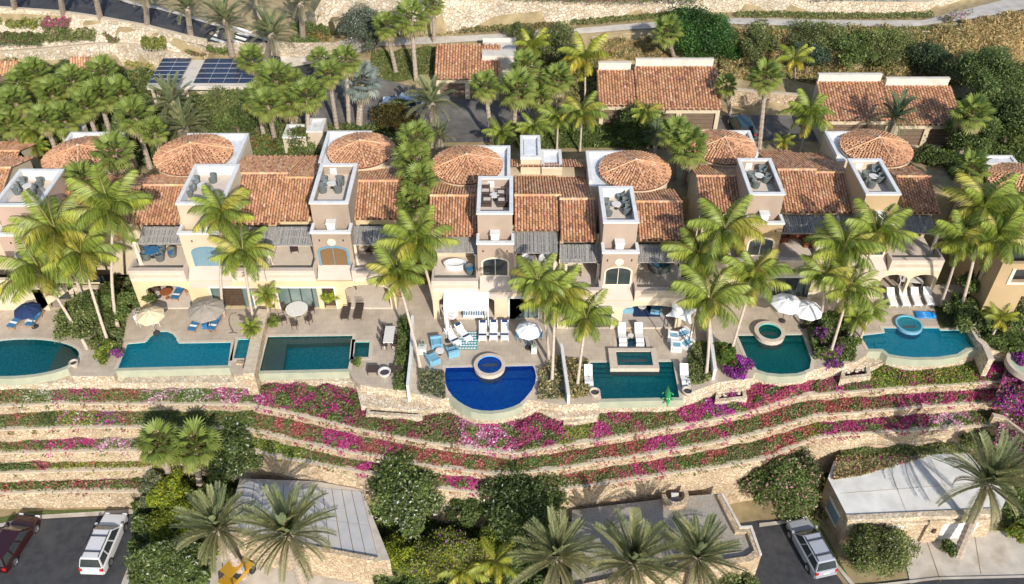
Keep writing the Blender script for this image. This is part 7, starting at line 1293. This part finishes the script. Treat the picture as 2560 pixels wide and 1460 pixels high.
for k in range(5): MB().tube([(-.72,-.3+.15*k,.09),(.72,-.3+.15*k,.09)], .085, 8).build('air_tube', AB, t, smooth=True)
MB().tube([(.72,-.36,.14),(.72,.36,.14)], .13, 8).build('headrest', AB, t, smooth=True)
# balcony furniture (z 3.25)
zb_ = 3.26
for k, (u, v) in enumerate(((368,630),(368,648),(402,650),(405,632))): put('bnarm', mk_tub('tub_chair', GREYW, BLUEF, 'blue tub chairs on the left balcony'), u, v, zb_, (60,120,-120,-60)[k], ['blue tub chair, back left on the balcony over the covered patio','blue tub chair, front left on the balcony over the covered patio','blue tub chair, front right on the balcony over the covered patio','blue tub chair, back right on the balcony over the covered patio'][k])
put('bluetab', mk_round('blue_table', BLUEF, METAL, .6, .72, 'blue round tables'), 385, 642, zb_, 0, 'blue round table on the balcony over the covered patio'); put('bnarm', None, 432, 640, zb_, -30, 'single blue armchair next to the beige tower wall')
t = put('ovaltub', lambda: (lambda t: (MB().lathe([(.85,0),(.95,.5),(.8,.52),(.7,.3),(.01,.3)], seg=28, sy=.6).build('tub_shell', WFAB, t), t)[1])(thing('oval_tub', 'x', 'tub')), 1138, 668, zb_, 0, 'white oval tub on the left balcony of the middle villa'); put('bnarm', None, 1174, 682, zb_, 20, 'bright blue chair in the balcony corner by the left tower')
for u, v, rz, lab in ((1318,655,50,'white armchair on the shaded balcony, left of the pair'),(1362,652,-50,'white armchair on the shaded balcony, right of the pair')): put('white_arm', None, u, v, zb_, rz, lab)
for u, v, rz, lab in ((1430,652,0,'beige armchair on the bright balcony, left one'),(1455,652,0,'beige armchair on the bright balcony, right one')): put('beige_arm', mk_armchair('beige_armchair', BEIGEF, BEIGEF, 'beige armchairs', .85), u, v, zb_, rz, lab)
put('brownsq', None, 1440, 684, zb_, 0, 'low table in front of the beige balcony armchairs')
x, y, _ = P(1648, 668, zb_); t = thing('hot_tub', 'round dark blue hot tub on the right balcony of the middle villa', 'hot tub', (x, y, zb_)); MB().lathe([(.95,0),(.95,.62),(.8,.62),(.78,.3)], seg=28).build('tub_shell', GREYW, t); MB().lathe([(.79,.5),(.01,.5)], seg=28).build('water', mat('hot_tub_water', (.03,.10,.16), .1, (.05,.14,.2), 4, spec=.6), t)
for u, v, rz, lab in ((1955,600,90,'rust-red armchair on the right villa balcony, outer left'),(1975,590,20,'rust-red armchair on the right villa balcony, back left'),(2003,592,-20,'rust-red armchair on the right villa balcony, back right'),(2018,612,-90,'rust-red armchair on the right villa balcony, outer right')): put('red_arm', mk_armchair('rust_armchair', mat('rust_wicker', (.16,.06,.03), .8, (.22,.09,.05), 20), mat('rust_cushion', (.36,.12,.06), .9, (.42,.16,.08), 6), 'rust-red armchairs', .85), u, v, zb_, rz, lab)
# patio sets
for u, v, rz, lab in ((395,742,60,'brown tub chair in the covered patio, left'),(412,728,0,'brown tub chair in the covered patio, back')): put('brtub', mk_tub('wicker_tub_chair', WICK, BEIGEF, 'brown wicker tub chairs'), u, v, .16, rz, lab)
put('redtab', mk_round('wooden_table', REDW, REDW, .5, .72, 'reddish wooden tables'), 420, 745, .16, 0, 'round reddish wooden table in the covered patio'); put('brtub', None, 905, 700, .16, -30, 'brown tub chair in the patio under the right balcony of the yellow villa'); put('teakc', mk_chair('teak_chair', TEAK, 'teak chairs'), 472, 735, .16, -60, 'teak chair at the right end of the covered patio')
# roof terraces
GT = mk_tub('roof_chair', GREYW, mat('grey_cushion', (.20,.24,.24), .9, (.26,.3,.3), 8), 'grey tub chairs on the roof terraces')
def roofset(tw_, pts, name, tab):
    z = tw_['zd']
    for k, (u, v, rz) in enumerate(pts): put('roofch', GT, u, v, z, rz, 'grey tub chair on %s roof, %s' % (name, ['back left','front left','front right','back right','middle left'][k]), scale=.98)
    put('rooftab', mk_round('roof_table', TABLEW, METAL, .38, .5, 'small pale roof terrace tables'), tab[0], tab[1], z, 0, 'small pale table on the roof terrace of %s' % name)
roofset(V0, [(58,466,60),(46,484,100),(84,486,-100),(100,466,-70)], 'the pink tower', (73,476)); roofset(ta, [(492,462,60),(474,490,110),(518,488,-100),(534,455,-70),(483,475,90)], 'the beige tower', (508,474)); roofset(tb, [(812,462,60),(808,480,110),(846,480,-110),(852,462,-60)], 'the taupe tower', (830,470))
roofset(td, [(1549,496,-60),(1516,518,80),(1560,516,-90),(1565,534,-100),(1520,538,95)], 'the right middle tower', (1540,522)); roofset(te, [(1876,450,60),(1888,468,110),(1914,455,-110),(1903,434,-60)], 'the ochre tower', (1896,450)); roofset(tf, [(2162,448,60),(2176,468,110),(2196,455,-110),(2184,434,-60)], 'the rightmost tower', (2180,452))
BA = mk_armchair('roof_armchair', WICK, BEIGEF, 'beige-cushioned armchairs on the rose tower roof', .85); z = tc_['zd']
for u, v, rz, lab in ((1212,470,90,'armchair on the roof terrace of the left middle tower, back left'),(1212,488,90,'armchair on the roof terrace of the left middle tower, middle left'),(1216,510,90,'armchair on the roof terrace of the left middle tower, front left'),(1255,492,-90,'armchair on the roof terrace of the left middle tower, back right'),(1256,511,-90,'armchair on the roof terrace of the left middle tower, front right')): put('roofarm', BA, u, v, z, rz, lab)
put('rooftab', None, 1236, 500, z, 0, 'small pale table among the armchairs of the left middle tower')
# ================================================================ VEHICLES
def car(label, u, v, z, rz, paint, L=4.8, W=1.9, H=1.72, rails=True, rear=.0, name='parked_suv', hood=1.15, spare=False):
    x, y, _ = P(u, v, z+.8); t = thing(name, label, 'car', (x, y, z), R(rz)); w = W/2; k = L/4.8; hz_ = H-.70
    def ring(y_, hw, zt): return [(-hw,y_,.32),(-hw*1.0,y_,.62),(-hw*.99,y_,zt-.13),(-hw*.9,y_,zt),(hw*.9,y_,zt),(hw*.99,y_,zt-.13),(hw,y_,.62),(hw,y_,.32)]
    secs = [(-2.4,.80,hz_-.2),(-2.34,.93,hz_-.04),(-1.9,.98,hz_),(-.6,1,hz_),(.8,1,hz_-.0),(hood,.99,hz_-.03),(1.7,.96,hz_-.07),(2.15,.92,hz_-.13),(2.33,.84,hz_-.28),(2.4,.74,hz_-.45)]
    vs = [p for s in secs for p in ring(s[0]*k, s[1]*w, s[2])]; n = 8; mb = MB(); fs = [(i*n+j, i*n+(j+1)%n, (i+1)*n+(j+1)%n, (i+1)*n+j) for i in range(len(secs)-1) for j in range(n)]+[tuple(range(n)), tuple(range((len(secs)-1)*n, len(secs)*n))[::-1]]
    mb.add(vs, [f[::-1] for f in fs]); b = mb.build('body', paint, t); m = b.modifiers.new('bevel', 'BEVEL'); m.width = .04; m.segments = 2
    y0, y1, y2, y3 = -2.28*k+rear, -2.02*k+rear, (hood-.75)*k, hood*k; B = [(-w*.9,y0,hz_-.01),(w*.9,y0,hz_-.01),(w*.9,y3,hz_-.01),(-w*.9,y3,hz_-.01)]; T_ = [(-w*.74,y1,H-.06),(w*.74,y1,H-.06),(w*.74,y2,H-.06),(-w*.74,y2,H-.06)]
    def quad(name, idx, inset=.0): 
        c = [Vector(p) for p in idx]; ce = sum(c, Vector())/4; c = [ce+(p-ce)*(1-inset) for p in c]; nrm = (c[1]-c[0]).cross(c[2]-c[0]).normalized(); c = [p+nrm*.012 for p in c]; return MB().add([tuple(p) for p in c], [(0,1,2,3)]).build(name, GLASS, t)
    MB().add(B+T_, [(0,1,5,4),(1,2,6,5),(2,3,7,6),(3,0,4,7)]).build('cabin', paint, t); quad('rear_window', [B[0],B[1],T_[1],T_[0]], .07); quad('windscreen', [B[2],B[3],T_[3],T_[2]], .05)
    for s, (a, b_, c, d) in ((1,(B[1],B[2],T_[2],T_[1])),(-1,(B[3],B[0],T_[0],T_[3]))):
        for f0, f1 in ((.03,.30),(.32,.62),(.64,.96)):
            lp = lambda p, q, f: tuple(Vector(p)*(1-f)+Vector(q)*f)
            lo0, lo1, hi0, hi1 = lp(a,b_,f0), lp(a,b_,f1), lp(d,c,f0), lp(d,c,f1); quad('side_window', [lo0,lo1,hi1,hi0], .07)
        MB().box(s*w*.98-.06 if s > 0 else -w*.98-.12, s*w*.98+.12 if s > 0 else -w*.98+.06, (hood-.05)*k, (hood+.1)*k, hz_, hz_+.16).build('wing_mirror', paint, t)
    rf = MB(); rf.add([(-w*.75,y1-.02,H-.06),(w*.75,y1-.02,H-.06),(w*.75,y2+.02,H-.06),(-w*.75,y2+.02,H-.06),(-w*.66,y1+.08,H),(w*.66,y1+.08,H),(w*.66,y2-.08,H),(-w*.66,y2-.08,H)], [(4,5,6,7),(0,1,5,4),(1,2,6,5),(2,3,7,6),(3,0,4,7)]); rf.build('roof', paint, t)
    if rails:
        for s in (-1,1): MB().box(s*w*.64-.02,s*w*.64+.02,y1+.15,y2-.2,H+.01,H+.08).build('roof_rail', METAL, t)
        for f in (.22,.74): yy = y1+(y2-y1)*f; MB().box(-w*.68,w*.68,yy-.04,yy+.04,H+.05,H+.1).build('roof_bar', METAL, t)
    for sx in (-1,1):
        for yy in (-1.45*k, 1.42*k):
            M = Matrix.Rotation(R(90),4,'Y'); wb = MB(); wb.lathe([(.01,-.11),(.24,-.11),(.36,-.09),(.37,0),(.36,.11),(.25,.13)], seg=20); wb.v = [tuple(M @ Vector(p)) for p in wb.v]; wb.v = [(sx*(p[0]+w-.10), p[1]+yy, p[2]+.37) for p in wb.v]; wh = wb.build('wheel', RUBBER, t)
            rb = MB(); rb.lathe([(.245,.12),(.20,.08),(.06,.10),(.01,.11)], seg=10); rb.v = [(sx*(p[2]+w-.085), p[0]+yy, p[1]+.37) for p in rb.v]; rb.build('rim', CHROME, wh)
        MB().box(sx*w*.8-.12,sx*w*.8+.12,-2.41*k,-2.30*k,hz_-.32,hz_-.06).build('tail_light', REDL, t); MB().box(sx*w*.7-.16,sx*w*.7+.16,2.22*k,2.36*k,hz_-.34,hz_-.2).build('headlight', WFAB, t)
    MB().box(-w*.88,w*.88,-2.46*k,-2.3*k,.4,.62).build('rear_bumper', paint, t); MB().box(-.26,.26,-2.425*k,-2.40*k,.66,.78).build('number_plate', WHITE, t); MB().box(-w*.5,w*.5,2.34*k,2.41*k,.45,.7).build('grille', METAL, t); return t
REDL = mat('red_lamp', (.45,.01,.01), .3, (.5,.02,.02), 3, spec=.6)
def paint(n, c): m = mat(n, c, .28, tuple(q*1.06 for q in c), .5, spec=.55); m.node_tree.nodes['Principled BSDF'].inputs['Coat Weight'].default_value = .6; return m
car('white estate SUV with black roof bars in the lower left car park', 260, 1352, -8.32, -2, paint('white_paintwork', (.60,.60,.61)), rails=True, L=5.0)
car('dark red car cut off at the left edge of the car park', 30, 1350, -8.32, -8, paint('maroon_paintwork', (.030,.005,.007)), rails=False, H=1.62)
car('silver SUV parked in the shaded side drive by the white garage', 2028, 1362, -8.32, 13, paint('silver_paintwork', (.36,.38,.42)), rails=True)
car('pale blue-silver car in the rear driveway beside the date palm', 1003, 252, 2.98, 78, paint('blue_silver_paintwork', (.22,.32,.45)), rails=False, H=1.45, L=4.5, name='parked_car', hood=.9)
car('dark teal car half hidden beside the right rear garage', 1855, 308, 2.9, 5, paint('dark_teal_paintwork', (.02,.05,.06)), rails=False, H=1.5, L=4.3, name='parked_car')
# small yellow open utility vehicle at the bottom edge
x, y, _ = P(590, 1432, -7.6); YEL = paint('yellow_paintwork', (.42,.23,.01)); t = thing('yellow_utility_vehicle', 'small yellow open utility vehicle under the date palm at the bottom edge', 'utility vehicle', (x, y, -8.32), R(-32), scale=.85)
MB().add([(-.65,-1.5,.45),(.65,-1.5,.45),(.65,1.6,.45),(-.65,1.6,.45),(-.7,-1.45,.95),(.7,-1.45,.95),(.55,1.45,.85),(-.55,1.45,.85)], [(4,5,6,7),(0,1,5,4),(1,2,6,5),(2,3,7,6),(3,0,4,7)]).build('body', YEL, t); MB().obox((0,-.2,1.95),(1.3,1.5,.06)).build('roof', YEL, t); MB().obox((0,-.2,.85),(1.2,.5,.3)).build('seat', METAL, t)
for sx in (-1,1):
    for yy in (-.95,.55): MB().box(sx*.6-.03,sx*.6+.03,yy-.03,yy+.03,.9,1.93).build('roll_bar', METAL, t)
    for yy in (-1.0,1.1):
        wb = MB(); wb.lathe([(.01,-.12),(.33,-.1),(.34,.1),(.01,.12)], seg=16); wb.v = [(p[2]+sx*.72, p[0]+yy, p[1]+.34) for p in wb.v]; wb.build('wheel', RUBBER, t)
# street lamp-like slim post and small details
x, y, _ = P(583, 834, 0); t = thing('hammock_stand', 'curved dark metal stand without its hammock beside the small spa', 'stand', (x, y, 0)); MB().tube([(-.35,0,.03),(0,.1,.06),(.35,0,.03)], .025, 6).build('foot', METAL, t, smooth=True); MB().tube([(0,.1,.05),(-.15,.1,.7),(-.1,.1,1.5),(.25,.1,2.1),(.7,.1,2.25)], .022, 6).build('arch', METAL, t, smooth=True)
